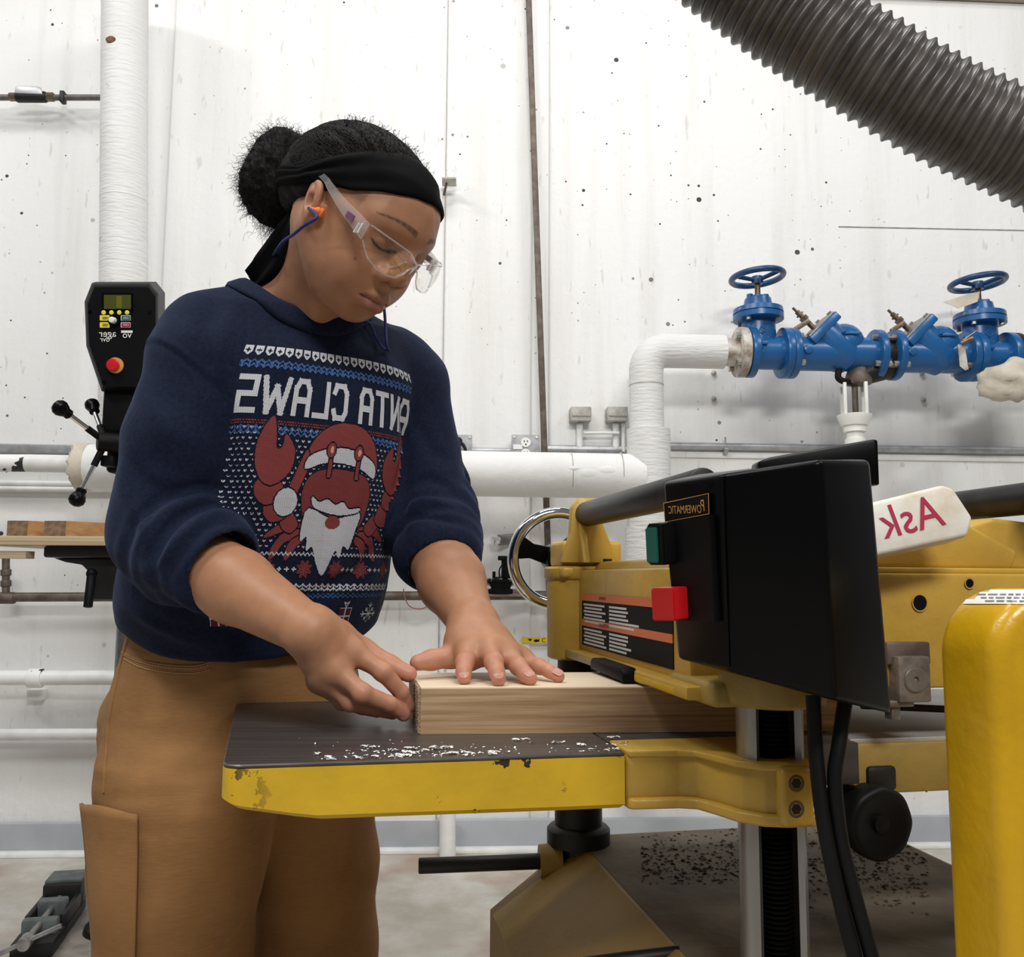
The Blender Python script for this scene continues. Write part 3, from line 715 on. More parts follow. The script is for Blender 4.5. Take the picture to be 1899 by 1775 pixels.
# ================================================================== thickness planer
TH = math.radians(8.0)
MU = A(math.cos(TH), math.sin(TH), 0); MV = A(-math.sin(TH), math.cos(TH), 0); MZ = A(0, 0, 1)
ZT_ = .84
MO = RZ(412, 1420, ZT_)
def mp(u, v, z): return A(MO[0], MO[1], 0) + MU * u + MV * v + MZ * z
def uv(p): q = np.asarray(p) - MO; return float(q @ MU), float(q @ MV)
AXM = [MU, MV, MZ]
planer = thing('thickness_planer', mp(.5, .2, 0), 'mustard yellow floor-standing thickness planer with a black switch box', 'planer')
PL = planer
def mbox(u0, u1, v0, v1, z0, z1, name, m, parent=PL, bev=.003, seg=2):
    return MB().box(mp((u0 + u1) / 2, (v0 + v1) / 2, (z0 + z1) / 2), (abs(u1 - u0) / 2, abs(v1 - v0) / 2, abs(z1 - z0) / 2), ax=AXM, bev=bev, seg=seg).build(name, M[m], parent)
def mprism(poly, z0, z1, name, m, parent=PL, bev=.002, seg=2):
    return MB().prism(mp(0, 0, 0), MU, MV, poly, z0, z1, bev=bev, seg=seg).build(name, M[m], parent)
NCu, NCv = uv(P(1428, 1400, .80)); FCu, FCv = uv(P(1072, 1240, 1.28))
UJ = uv(RZ(1171, 1402, ZT_))[0]
# infeed extension: rounded plan, bottom tapering at the free end
rr = .016; WV = .385
plan = []
for (cx_, cy_, a0) in ((rr, rr, 180), (UJ - .001, 0, None), (UJ - .001, WV, None), (rr, WV - rr, 90)):
    if a0 is None: plan.append((cx_, cy_))
    else:
        for tt in np.radians(np.linspace(a0, a0 + 90, 6)): plan.append((cx_ + rr * math.cos(tt), cy_ + rr * math.sin(tt)))
bm = bmesh.new(); n = len(plan)
def zbot(u): return float(np.interp(u, [0, .012, .075, .3], [.807, .803, .792, .790]))
plan2 = []
for i in range(n):
    a, b = plan[i], plan[(i + 1) % n]; L = math.dist(a, b); k = max(1, int(L / .02))
    plan2 += [(a[0] + (b[0] - a[0]) * j / k, a[1] + (b[1] - a[1]) * j / k) for j in range(k)]
skew = lambda u, v: u - .030 * (v / WV) * max(0, 1 - u / .2)
plan2 = [(skew(u, v), v) for u, v in plan2]; plan = [(skew(u, v), v) for u, v in plan]
tv = [mp(u, v, .8365) for u, v in plan2]; bv = [mp(u, v, zbot(u) + .004) for u, v in plan2]
cen = A(UJ / 2, WV / 2); bv2 = [mp(u + .004 * np.sign(cen[0] - u), v + .004 * np.sign(cen[1] - v), zbot(u)) for u, v in plan2]
n = len(plan2); Fc = [(i, n + i, n + (i + 1) % n, (i + 1) % n) for i in range(n)] + [(n + i, 2 * n + i, 2 * n + (i + 1) % n, n + (i + 1) % n) for i in range(n)] + [tuple(range(2 * n, 3 * n)), tuple(range(n))[::-1]]
ext = mesh_obj('infeed_extension', np.array(tv + bv + bv2), Fc, M['yellow_edge'], PL, angle=40)
pin = [(min(max(u, .0015), UJ), min(max(v, .0015), WV - .0015)) for u, v in plan2]
mprism(plan, .8362, ZT_, 'bed_plate', 'bed', ext, bev=.0012, seg=1)
# centre table
mbox(UJ + .001, .60, .012, WV, .80, ZT_ - .0005, 'centre_table', 'bed', bev=.001)
mbox(UJ + .001, .53, .004, WV, .789, .832, 'table_casting', 'mustard', bev=.003)
# column clamp bracket
u0 = UJ + .001; cu, cv = NCu, NCv
web = [(u0, .004), (u0 + .006, .0015), (cu - .070, -.001), (cu - .055, -.008), (cu - .044, cv + .016), (cu - .034, cv - .012), (cu - .020, cv - .028), (cu - .004, cv - .034), (cu + .016, cv - .034), (cu + .022, cv - .026), (cu + .026, .05), (u0, .05)]
lip = [(u0, .002), (u0 + .003, -.004), (cu - .072, -.007), (cu - .058, -.013), (cu - .050, cv + .012), (cu - .040, cv - .016), (cu - .024, cv - .033), (cu - .005, cv - .040), (cu + .022, cv - .040), (cu + .028, cv - .030), (cu + .030, .05), (u0, .05)]
br = mprism(web, .793, .838, 'column_clamp', 'mustard', bev=.002)
mprism(lip, .789, .799, 'clamp_foot', 'mustard', br, bev=.003, seg=3)
mprism([(x, y + .004) for x, y in lip], .835, .8415, 'clamp_rim', 'mustard', br, bev=.002, seg=3)
def RV(px, py, v):
    r = ray(px, py); t = (v - (CAM - MO) @ MV) / (r @ MV); return CAM + r * t
fv = cv - .043
fq = RV(1479, 1476, fv); fu_ = uv(fq)[0]
MB().box(mp(fu_ + .001, fv + .008, .8145), (.0150, .009, .0245), ax=AXM, bev=.005, seg=3).build('clamp_face', M['mustard'], br)
for py in (1453, 1501):
    q = RV(1477, py, fv - .0012)
    s_ = MB().lathe(q + MV * .001, -MV, [(0, .0072), (.0012, .0072), (.0014, .0052), (-.004, .0048)], 18, cap=False).build('screw_hole', M['rust_iron'], br)
    MB().cyl(q + MV * .003, q - MV * .0002, .0046, n=6).build('socket_screw', M['black_iron'], s_)
# columns: slotted near column with lead screw, plain far column
def slotted(cu, cv, z0, z1):
    r0, r1 = .0295, .0235; a = np.radians(np.linspace(-28, 245, 40)); 
    # slot faces the operator side (towards -v and +u)
    base = math.radians(-62)
    an = a + base + math.radians(62 - 90 + 66)
    ring = [(cu + r0 * math.cos(t), cv + r0 * math.sin(t)) for t in an] + [(cu + r1 * math.cos(t), cv + r1 * math.sin(t)) for t in an[::-1]]
    return MB().prism(mp(0, 0, 0), MU, MV, ring, z0, z1).build('near_column', M['steel'], PL, angle=40)
ncol = slotted(NCu, NCv, .30, .90)
zz = np.arange(.45, .90, .0006); scr = []
th_ = np.arange(len(zz)); rad = .0135 + .0022 * np.where((zz / .0042) % 1 < .5, 1, -1)
MB().lathe(mp(NCu + .002, NCv + .001, .45), MZ, [(z - .45, r) for z, r in zip(zz, rad)], 18).build('lead_screw', M['screw_black'], ncol, angle=20)
MB().cyl(mp(FCu, FCv, .50), mp(FCu, FCv, .92), .0295, n=30).build('far_column', M['black_iron'], PL)
MB().lathe(mp(FCu, FCv, .628), MZ, [(0, .0445), (.020, .0445), (.024, .041), (.026, .0335), (.15, .0335), (.152, .03)], 36).build('column_collar', M['black_iron'], PL)
# ---- head
ZH0, ZH1 = .897, 1.010
HU0 = FCu - .010; HU1 = FCu + .36
HVn = NCv + .055
mbox(HU0, HU1, HVn, FCv, ZH0, ZH1, 'head_casting', 'mustard', bev=.004)
# far boss with cap flange
MB().lathe(mp(FCu, FCv, .884), MZ, [(0, .040), (.003, .0445), (.112, .0455), (.113, .0470), (.116, .049), (.128, .049), (.131, .046), (.131, .02)], 40).build('far_boss', M['mustard'], PL)
mbox(FCu - .036, FCu + .062, FCv - .045, FCv + .05, .998, 1.016, 'boss_flange', 'mustard', bev=.006, seg=3)
mbox(FCu - .033, FCu + .056, FCv - .036, FCv + .04, 1.014, 1.052, 'boss_cap', 'mustard', bev=.007, seg=3)
# roller bracket with triangular web
R1 = P(1078, 955, 1.275); 
pol = [(-.034, 1.02), (.05, 1.02), (.028, 1.075), (.030, 1.10), (.016, 1.112), (-.008, 1.112), (-.018, 1.10), (-.020, 1.06)]
ru, rv = uv(R1)
mb = MB().prism(mp(ru, rv - .008, 0), MU, MZ, [(a, z) for a, z in pol], -.009, .009, bev=.003); mb.build('roller_bracket', M['mustard'], PL)
MB().prism(mp(ru - .004, rv - .01, 0), -MV, MZ, [(.0, 1.02), (.034, 1.02), (.006, 1.09), (.0, 1.09)], -.005, .005, bev=.002).build('bracket_web', M['mustard'], PL)
MB().cyl(mp(FCu + .03, FCv - .04, 1.018), mp(FCu + .03, FCv - .04, 1.026), .010, n=6).build('bolt', M['black_iron'], PL)
MB().cyl(mp(FCu + .10, FCv - .03, 1.008), mp(FCu + .10, FCv - .03, 1.020), .008, n=6).build('bolt', M['black_iron'], PL)
# return rollers
zr_ = R1[2]; r2u = uv(P(1850, 919, .97))[0]
def roller(u, v0, v1, z, name):
    o = MB().cyl(mp(u, v0, z), mp(u, v1, z), .0175, n=28, bev=.002).build(name, M['roller'], PL)
    MB().cyl(mp(u, v0 - .012, z), mp(u, v1 + .012, z), .008, n=14).build('axle', M['dull_steel'], o)
roller(ru + .004, NCv + .04, rv + .004, zr_, 'return_roller')
roller(r2u + .02, NCv + .02, rv + .02, zr_ - .002, 'return_roller')
# infeed lip under the face, lower flange
mbox(HU0 - .018, HU0 + .01, NCv + .02, FCv - .03, .8885, .901, 'infeed_lip', 'mustard', bev=.003)
mbox(HU0 - .0185, HU0 - .012, NCv + .05, FCv - .10, .890, .897, 'worn_lip', 'yellow', bev=.001)
lu, lv = uv(P(1198, 1246, 1.02))
c = mp(HU0 - .026, lv, .8945)
MB().prism(c, MV, MZ, [(-.062, -.006), (.062, -.004), (.062, .006), (.055, .010), (-.055, .009), (-.062, .004)], -.006, .012, bev=.0025).build('chip_scraper', M['black'], PL)
# warning labels on the infeed face
face = mp(HU0 - .0008, 0, 0)
def fp(v, z, o=0): return mp(HU0 - .0012 - o, v, z)
vA = uv(P(1098, 1150, 1.22))[1]
va, vb = FCv - .062, FCv - .062 - .34
lab = mbox(HU0 - .0012, HU0 + .001, vb, va, .9085, .978, 'warning_label', 'label_black', bev=0)
for (z0, z1) in ((.9685, .978), (.9345, .9435)): mbox(HU0 - .0018, HU0, vb, va, z0, z1, 'orange_stripe', 'label_orange', lab, bev=0)
ex_, ey_ = -MV, MZ
for (vv, zz_, s_) in ((va - .10, .9732, 'WARNING'), (va - .105, .9390, 'AVERTISSEMENT')):
    text('lettering', s_, .0062, fp(vv, zz_, .0012), ex_, ey_, M['label_black'], lab)
mb = MB(); rg = random.Random(5)
for blk, (zt, n_) in enumerate(((.9645, 6), (.9315, 5))):
    for i in range(n_):
        z = zt - .0045 * i - .001; v = va - .012 - (0.004 if i % 2 else 0); vend = va - rg.uniform(.085, .115)
        while v > vend:
            w_ = rg.uniform(.002, .006); mb.box(fp(v - w_ / 2, z, .0006), (w_ / 2, .0003, .00125), ax=[MV, MU, MZ]); v -= w_ + .0012
        v = va - .128
        while v > va - rg.uniform(.18, .30):
            w_ = rg.uniform(.002, .006); mb.box(fp(v - w_ / 2, z, .0006), (w_ / 2, .0003, .00125), ax=[MV, MU, MZ]); v -= w_ + .0012
mb.build('small_print', M['label_white'], lab, smooth=False)
# near boss under the switch box
MB().lathe(mp(NCu + .004, NCv, .886), MZ, [(0, .034), (.004, .046), (.024, .048), (.03, .046), (.12, .044)], 34).build('near_boss', M['mustard_dirty'], PL)
mbox(HU0 - .004, NCu + .04, NCv - .006, NCv + .10, .885, .907, 'near_boss_block', 'mustard_dirty', bev=.006, seg=3)
# top cover hump and chip hood
cov = [(HU0 + .02, 1.010), (HU1, 1.010), (HU1 + .01, 1.030), (HU1 - .06, 1.064), (HU1 - .13, 1.060), (HU0 + .12, 1.028), (HU0 + .03, 1.022)]
MB().prism(mp(0, FCv - .02, 0), MU, MZ, cov, 0, FCv - .02 - HVn - .012, bev=.006, seg=3).build('top_cover', M['mustard'], PL)
MB().prism(mp(0, HVn + .075, 0), MU, MZ, [(HU1 - .24, 1.010), (HU1 + .05, 1.010), (HU1 + .05, 1.06), (HU1 - .02, 1.066), (HU1 - .10, 1.044)], 0, .06, bev=.006, seg=3).build('chip_hood', M['mustard'], PL)
mbox(HU0 + .02, HU1 + .16, HVn - .006, FCv, 1.004, 1.012, 'cover_lip', 'mustard', bev=.003)
# near side plate of the head with bored holes
sx0, sx1 = uv(P(1560, 1180, .76))[0], HU1 + .16
sp_ = mbox(sx0, sx1, HVn - .010, HVn + .03, .892, 1.006, 'side_plate', 'mustard', bev=.004)
def RV(px, py, v):
    r = ray(px, py); t = (v - (CAM - MO) @ MV) / (r @ MV); return CAM + r * t
for (px, py, rr_) in ((1705, 1118, .0078), (1797, 1082, .0046)):
    q = RV(px, py, HVn - .0103)
    MB().lathe(q - MV * .0012, MV, [(0, rr_ + .0012), (0, rr_), (.001, rr_ * .97)], 24, cap=False).build('hole_rim', M['mustard'], sp_)
    MB().cyl(q - MV * .0006, q + MV * .001, rr_, n=24).build('bored_hole', M['black'], sp_)
# bearing block under the side plate
q = RV(1683, 1258, HVn - .014)
bb = MB().box(q, (.0175, .012, .022), ax=AXM, bev=.002).build('bearing_block', mat('dusty_grey_iron', (.20, .165, .135), .7, .2, var=.5, vscale=60, bump=.4), PL)
MB().lathe(q - MV * .012, -MV, [(0, .0125), (.001, .0125), (.001, .0115), (.0016, .0112), (.0016, .003), (-.003, .0025)], 28, cap=False).build('bearing_face', M['dull_steel'], bb)
MB().box(RV(1672, 1210, HVn - .004), (.024, .012, .011), ax=AXM, bev=.002).build('bearing_slot', M['rust_iron'], PL)
MB().box(RV(1660, 1303, HVn - .012), (.014, .01, .003), ax=AXM, bev=.001).build('bearing_shim', M['dull_steel'], PL)
MB().box(RV(1655, 1318, HVn - .012), (.005, .006, .008), ax=AXM, bev=.001).build('bearing_pin', M['dull_steel'], PL)
# ---- outfeed
mbox(.602, 1.18, .03, WV, .80, ZT_, 'outfeed_table', 'outfeed', bev=.002)
mbox(.602, 1.18, .026, WV, .786, .836, 'outfeed_casting', 'mustard_dirty', bev=.003)
MB().cyl(mp(.66, .10, .862), mp(1.0, .06, .846), .004, n=10).build('outfeed_rod', M['black_iron'], PL)
# ---- switch box
top = [P(1229, 894, .745), P(1338, 879, .665), P(1522, 851, .635), P(1614, 853, .69), P(1560, 850, .80), P(1290, 880, .83)]
bot = [P(1256, 1222, .745), P(1350, 1246, .668), P(1548, 1300, .64), P(1655, 1326, .69), P(1600, 1290, .80), P(1310, 1220, .83)]
_n = unit(np.cross(top[1] - top[0], bot[0] - top[0])); _r = ray(1350, 1246); bot[1] = CAM + _r * (((top[0] - CAM) @ _n) / (_r @ _n))
bm = bmesh.new()
tv = [bm.verts.new(tuple(p)) for p in top]; bv = [bm.verts.new(tuple(p)) for p in bot]
bm.faces.new(tv); bm.faces.new(bv[::-1])
for i in range(6): bm.faces.new((tv[i], bv[i], bv[(i + 1) % 6], tv[(i + 1) % 6]))
bmesh.ops.recalc_face_normals(bm, faces=bm.faces[:])
bmesh.ops.bevel(bm, geom=bm.edges[:], offset=.005, segments=4, affect='EDGES', profile=.5)
sb = MB().bm(bm).build('switch_box', M['black_gloss'], PL)
a0, b0 = top[0], top[1]; pe = unit((b0 - a0) * A(1, 1, 0)); pn = unit(np.cross(pe, MZ)); pn = pn if pn @ (CAM - a0) > 0 else -pn
pn = -pn if (pn @ (CAM - a0)) < 0 else pn
def onpanel(px, py, off=0.0):
    n_ = np.cross(top[1] - top[0], bot[0] - top[0]); n_ = unit(n_); n_ = n_ if n_ @ (CAM - top[0]) > 0 else -n_
    r = ray(px, py); t = ((top[0] - CAM) @ n_) / (r @ n_); return CAM + r * t + n_ * off, n_
c, n_ = onpanel(1280, 941); pe2 = unit(onpanel(1322, 941)[0] - onpanel(1238, 944)[0]); pu2 = unit(np.cross(n_, pe2)); pu2 = pu2 if pu2[2] > 0 else -pu2
def quadpx(name, m, px, parent, off=.0006):
    V = [onpanel(x, y, off)[0] for x, y in px]; return mesh_obj(name, V, [tuple(range(len(V)))], M[m], parent, smooth=False)
def frame_px(name, m, q, wpx, parent, off):
    cx_, cy_ = np.mean(q, 0); q2 = [(x + np.sign(cx_ - x) * wpx, y + np.sign(cy_ - y) * wpx) for x, y in q]
    V = [onpanel(x, y, off)[0] for x, y in q + q2]; return mesh_obj(name, V, [(i, (i + 1) % 4, 4 + (i + 1) % 4, 4 + i) for i in range(4)], M[m], parent, smooth=False)
plq = [(1236, 932), (1321, 914), (1322, 953), (1239, 968)]
pl_ = quadpx('name_plate', 'label_black', plq, sb, .0028)
frame_px('plate_border', 'gold_print', plq, 1.3, pl_, .0032)
c = onpanel(1281, 942, .001)[0]
text('lettering', 'OWERMATIC', .0092, onpanel(1276, 945, .0034)[0], pe2, unit(pu2 + .0 * pe2), M['gold_print'], pl_, sx=.90)
text('lettering', 'P', .0130, onpanel(1310, 938, .0034)[0], pe2, pu2, M['gold_print'], pl_, sx=.85)
text('lettering', 'GX', .008, onpanel(1311, 897, .003)[0], pe2, pu2, M['black'], pl_)
# raised contactor cover on the left panel
q = [(1243, 968), (1326, 955), (1336, 1152), (1262, 1148)]
V = [onpanel(x, y, -.003)[0] for x, y in q] + [onpanel(x, y, .0055)[0] for x, y in q]
mesh_obj('contactor_cover', V, [(0, 1, 2, 3), (4, 5, 6, 7), (0, 1, 5, 4), (1, 2, 6, 5), (2, 3, 7, 6), (3, 0, 4, 7)], M['black'], sb, smooth=False)
V = [onpanel(x, y, .002)[0] for x, y in [(1243, 966), (1330, 953), (1331, 957), (1243, 970)]]
# green start button housing and red stop paddle stick out to the left
def button(px0, px1, py0, py1, off0, off1, m, name, rim=None):
    q = [(px0, py0), (px1, py0), (px1 + 3, py1), (px0 + 3, py1)]
    lo_ = [onpanel(x, y, off0)[0] for x, y in q]; d = n_ * (off1 - off0)
    bm = bmesh.new(); v0 = [bm.verts.new(tuple(p)) for p in lo_]; v1 = [bm.verts.new(tuple(p + d)) for p in lo_]
    bm.faces.new(v0); bm.faces.new(v1[::-1])
    for i in range(4): bm.faces.new((v0[i], v1[i], v1[(i + 1) % 4], v0[(i + 1) % 4]))
    bmesh.ops.recalc_face_normals(bm, faces=bm.faces[:]); bmesh.ops.bevel(bm, geom=bm.edges[:], offset=.0012, segments=2, affect='EDGES')
    return MB().bm(bm).build(name, M[m], sb)
button(1232, 1262, 968, 1044, .002, .017, 'black', 'button_housing')
gb = button(1232, 1254, 974, 1040, .0165, .019, 'green', 'start_button')
rb = button(1243, 1285, 1086, 1146, .003, .019, 'red', 'stop_paddle')
# lid seam lines and back plate
MB().tube([top[1] + A(-.0002, -.001, -.002), bot[1] + A(0, -.001, .004)], .0012, 6).build('seam', M['black_gloss'], sb)
V = [P(1405, 858, .80), P(1430, 846, .80), P(1615, 830, .76), P(1622, 850, .70), P(1625, 900, .70), P(1560, 900, .80)]
MB().prism(P(1515, 860, .785), unit(RGT * A(1, 1, 0)), MZ, [(-.055, -.02), (.05, -.02), (.05, .020), (.046, .0205), (-.045, .004), (-.055, 0)], -.012, .012, bev=.002).build('box_lid', M['black_gloss'], sb)
# cables from the box
for k, pp in enumerate(([(1508, 1290, .70), (1515, 1420, .69), (1530, 1540, .68), (1560, 1680, .67), (1590, 1800, .66), (1610, 1960, .65)],
                        [(1568, 1295, .70), (1556, 1380, .69), (1548, 1450, .685), (1560, 1560, .68), (1590, 1680, .67), (1622, 1800, .66), (1650, 1960, .65)])):
    MB().tube(spline([P(*p) for p in pp], 50), .0058, 12).build('power_cable', M['rubber'], PL)
# black lobed locking knob
kc = P(1638, 1531, .86); kd = unit(-FWD * .93 + RGT * .25 + UPV * .05); prof = [(-.060, .012), (-.055, .026), (-.042, .031), (-.022, .0335), (-.012, .0355), (-.004, .0355), (-.001, .0335), (.0, .031), (-.0005, .026), (-.004, .018), (-.0045, .009), (-.001, .008), (-.0005, .0)]
mb = MB().lathe(kc, kd, prof, 72, cap=False)
V = mb.V[0]; e1 = unit(np.cross(A(0, 0, 1), kd)); e2 = np.cross(kd, e1); q = V - kc; an = np.arctan2(q @ e2, q @ e1); rad = np.hypot(q @ e1, q @ e2)
fac = 1 + .012 * np.cos(8 * an) * (rad > .03); V = kc + np.outer(q @ kd, kd) + (q - np.outer(q @ kd, kd)) * fac[:, None]; mb.V[0] = V
kn = mb.build('locking_knob', M['rubber'], PL, angle=60)
MB().box(P(1625, 1440, .90), (.016, .012, .012), ax=AXM, bev=.004).build('knob_clip', M['black_iron'], kn)
MB().cyl(kc - kd * .05, kc - kd * .14, .010, n=14).build('knob_shaft', M['dull_steel'], kn)
# belt guard at the right
gq = RV(1851, 1300, uv(P(1851, 1300, .585))[1]); gu, gv = uv(gq)
bm = bmesh.new(); bmesh.ops.create_cube(bm, size=1.0)
for v in bm.verts: v.co = Vector(((v.co.x + .5) * .34, (v.co.y + .5) * .062, .20 + (v.co.z + .5) * .794))
ed = [e for e in bm.edges if all(v.co.x < .001 and v.co.z > .9 for v in e.verts)]
bmesh.ops.bevel(bm, geom=ed, offset=.048, segments=12, affect='EDGES', profile=.5)
ed = [e for e in bm.edges if len(e.link_faces) == 2 and e.calc_face_angle() > .6]
bmesh.ops.bevel(bm, geom=ed, offset=.012, segments=5, affect='EDGES', profile=.5, clamp_overlap=True)
g = MB().bm(bm, (np.stack([MU, MV, MZ], 1), mp(gu, gv, 0))).build('belt_guard', M['guard'], PL, angle=50)
gme = g.data; gV = np.array([v.co[:] for v in gme.vertices]) + ORG[g.name]; g_bvh = BVHTree.FromPolygons(gV.tolist(), [tuple(p.vertices) for p in gme.polygons])
def on_guard(px, py, off):
    hit = g_bvh.ray_cast(Vector(CAM), Vector(ray(px, py)).normalized()); return None if hit[0] is None else np.array(hit[0]) + np.array(hit[1]) * off
def guard_patch(name, m, parent, x0, x1, y0, y1, off, nx_=10, ny_=4, sl=0):
    V = [on_guard(x0 + (x1 - x0) * i / nx_ + sl * j / ny_, y0 + (y1 - y0) * j / ny_, off) for j in range(ny_ + 1) for i in range(nx_ + 1)]
    Fq = [(j * (nx_ + 1) + i, j * (nx_ + 1) + i + 1, (j + 1) * (nx_ + 1) + i + 1, (j + 1) * (nx_ + 1) + i) for j in range(ny_) for i in range(nx_)]
    Fq = [f for f in Fq if all(V[k] is not None for k in f)]; V = [v if v is not None else g_ref for v in V]
    return mesh_obj(name, V, Fq, M[m], parent, smooth=False) if Fq else None
g_ref = mp(gu + .1, gv + .05, .9)
ytop = next((y for y in range(1060, 1200) if on_guard(1850, y, 0) is not None), 1100) + 3
gl = guard_patch('guard_label', 'label_white', g, 1806, 1990, ytop, ytop + 26, .0006, 12, 6, -20)
for i in range(3):
    x = 1812 + 8 * i
    while x < 1960 and gl is not None:
        w_ = rg.uniform(8, 20); guard_patch('print_line', 'dull_steel', gl, x, x + w_, ytop + 8 + 6 * i, ytop + 10.5 + 6 * i, .0009, 2, 1); x += w_ + 4
# ---- base casting
ZB = .628
bu0 = uv(RZ(1045, 1552, ZB))[0]; bf = uv(RZ(1100, 1549, ZB))[1]; bn = uv(RZ(1680, 1728, ZB))[1]
bu0 = (bu0 + uv(RZ(1240, 1722, ZB))[0]) / 2
bl = bu0 - .125
def loft(rings, name, m, parent=PL, angle=30):
    n_ = len(rings[0]); V = [mp(*p) for r in rings for p in r]; Fc = []
    for i in range(len(rings) - 1):
        for j in range(n_): Fc.append((i * n_ + j, i * n_ + (j + 1) % n_, (i + 1) * n_ + (j + 1) % n_, (i + 1) * n_ + j))
    Fc.append(tuple(range(n_))[::-1]); Fc.append(tuple((len(rings) - 1) * n_ + j for j in range(n_)))
    return mesh_obj(name, V, Fc, M[m], parent, angle=angle)
bu1 = uv(RZ(1640, 1584, ZB))[0] + .10
vN = NCv - .02
ring = lambda e, z, f=0: [(bl - e, vN + .02 - e, z), (bu1 + e, vN + .02 - e, z), (bu1 + e, bf + e, z), (bl + .03 - e, bf + e, z), (bl - e, bf - .03 + e, z)]
topr = [(bu0, vN + .06, ZB), (bu1 - .04, vN + .06, ZB), (bu1 - .04, bf, ZB), (bu0 + .01, bf, ZB), (bu0, bf - .012, ZB)]
loft([ring(.05, .30), ring(.0, .44), ring(0, .545), topr], 'base_casting', 'mustard_dirty')
M['dust'] = mat('dust_covered_iron', (.20, .165, .115), .75, color2=(.11, .085, .06), vscale=9, bump=.3)
shr = lambda e: [(bu0 + .004 + e, vN + .064 + e, 0), (bu1 - .044 - e, vN + .064 + e, 0), (bu1 - .044 - e, bf - .004 - e, 0), (bu0 + .012 + e, bf - .004 - e, 0), (bu0 + .004 + e, bf - .016 - e, 0)]
loft([[(u, v, ZB - .001) for u, v, _ in shr(0)], [(u, v, ZB + .0008) for u, v, _ in shr(.001)]], 'dusty_top', 'dust')
MB().lathe(mp(NCu, NCv, .30), MZ, [(0, .07), (.2, .06), (.33, .055), (.345, .048), (.35, .04)], 30).build('column_boss', M['mustard_dirty'], PL)
loft([ring(.10, .0), ring(.11, .30)], 'stand', 'mustard_dirty')
# lifting bars
q = RZ(902, 1602, .60); d = q
p1 = P(776, 1606, 1.22); p2 = P(1040, 1596, 1.24)
MB().cyl(p1, p2, .0105, n=18, bev=.002).build('lifting_bar', M['black_iron'], PL)
MB().lathe(p2 - unit(p2 - p1) * .03, unit(p2 - p1), [(0, .022), (.03, .024)], 24).build('bar_socket', M['mustard_dirty'], PL)
p1 = P(1080, 1790, .90); p2 = P(1262, 1767, .90)
MB().cyl(p1, p2, .0075, n=18, bev=.002).build('lifting_bar', M['black_iron'], PL)
# sloping rib on the infeed face
# ---- chrome handwheel on the far side
hc = P(1034, 1036, 1.43); hn = unit(-FWD + .25 * RGT + .0 * UPV); e1 = unit(np.cross(A(0, 0, 1), hn)); e2 = np.cross(hn, e1)
tt = np.linspace(0, 2 * math.pi, 64, endpoint=False)
hw = MB().tube(hc + .0735 * (np.outer(np.cos(tt), e1) + np.outer(np.sin(tt), e2)), .0095, 16, closed=True).build('handwheel_rim', M['chrome'], PL)
sp = MB()
for k in range(3):
    an = math.radians(165 + 120 * k); dd = math.cos(an) * e1 + math.sin(an) * e2; nn = np.cross(hn, dd)
    sp.prism(hc - hn * .004, dd, nn, [(0, -.016), (.045, -.012), (.062, -.018), (.070, -.026), (.070, .026), (.062, .018), (.045, .012), (0, .016)], -.004, .006, bev=.002)
sp.cyl(hc - hn * .03, hc + hn * .016, .022, n=24, bev=.003); sp.build('spokes', M['black_gloss'], hw)
MB().cyl(hc - hn * .02, mp(FCu + .02, FCv + .03, hc[2]), .008, n=12).build('handwheel_shaft', M['dull_steel'], hw)

# ---- things lying on the planer
# "Ask" block
c = P(1715, 962, .86); exA = unit(P(1800, 928, .87) - P(1640, 965, .85)); nA = unit(-FWD * .9 + UPV * .25); nA = unit(nA - exA * (nA @ exA)); eyA = np.cross(nA, exA)
t = thing('push_block', c - eyA * .026, 'white painted wooden push block marked Ask on top of the planer', 'push block')
pol = [(-.075, -.024), (.035, -.026), (.048, -.010), (.040, .022), (.030, .028), (-.075, .026)]
MB().prism(c, exA, eyA, pol, -.03, .004, bev=.004, seg=3).build('block', M['white_wood'], t)
text('lettering', 'Ask', .045, c + nA * .0048 + exA * -.017 + eyA * .003, exA, eyA, M['crimson'], t, sx=.98)

# ---- the oak board
bt = .886; bn0 = RZ(776, 1362, ZT_); b1 = RZ(1350, 1357, ZT_); be = unit((b1 - bn0) * A(1, 1, 0)); bv_ = unit(MV * .93 - MU * .05); bv_ = np.cross(MZ, be) * .985 - be * .10
bv_ = unit(bv_)
BL, BWD, BT = .455, .145, .0465
def bp(x, y, z): return bn0 + be * x + bv_ * y + MZ * z
board = thing('oak_board', bp(BL / 2, BWD / 2, 0), 'thick pale oak board being fed into the planer', 'board')
# separate faces: sawn edge, top with light painted into its tone, end grain
def hexa(x0, x1, y0, y1, z0, z1): return [bp(x0, y0, z0), bp(x1, y0, z0), bp(x1, y1, z0), bp(x0, y1, z0), bp(x0, y0, z1), bp(x1, y0, z1), bp(x1, y1, z1), bp(x0, y1, z1)]
HF = [(3, 2, 1, 0), (4, 5, 6, 7), (0, 1, 5, 4), (1, 2, 6, 5), (2, 3, 7, 6), (3, 0, 4, 7)]
o = mesh_obj('plank', hexa(.002, BL, 0, BWD, 0, BT - .0012), HF, M['oak'], board, smooth=False)
o.rotation_euler = (0, 0, 0)
mesh_obj('lit_top_face', hexa(.002, BL, .0006, BWD, BT - .0012, BT), HF, M['oak_top'], board, smooth=False)
mesh_obj('end_grain', hexa(0, .002, .0004, BWD - .0004, .0004, BT - .0006), HF, M['oak_end'], board, smooth=False)
fz = MB(); rg = random.Random(11)
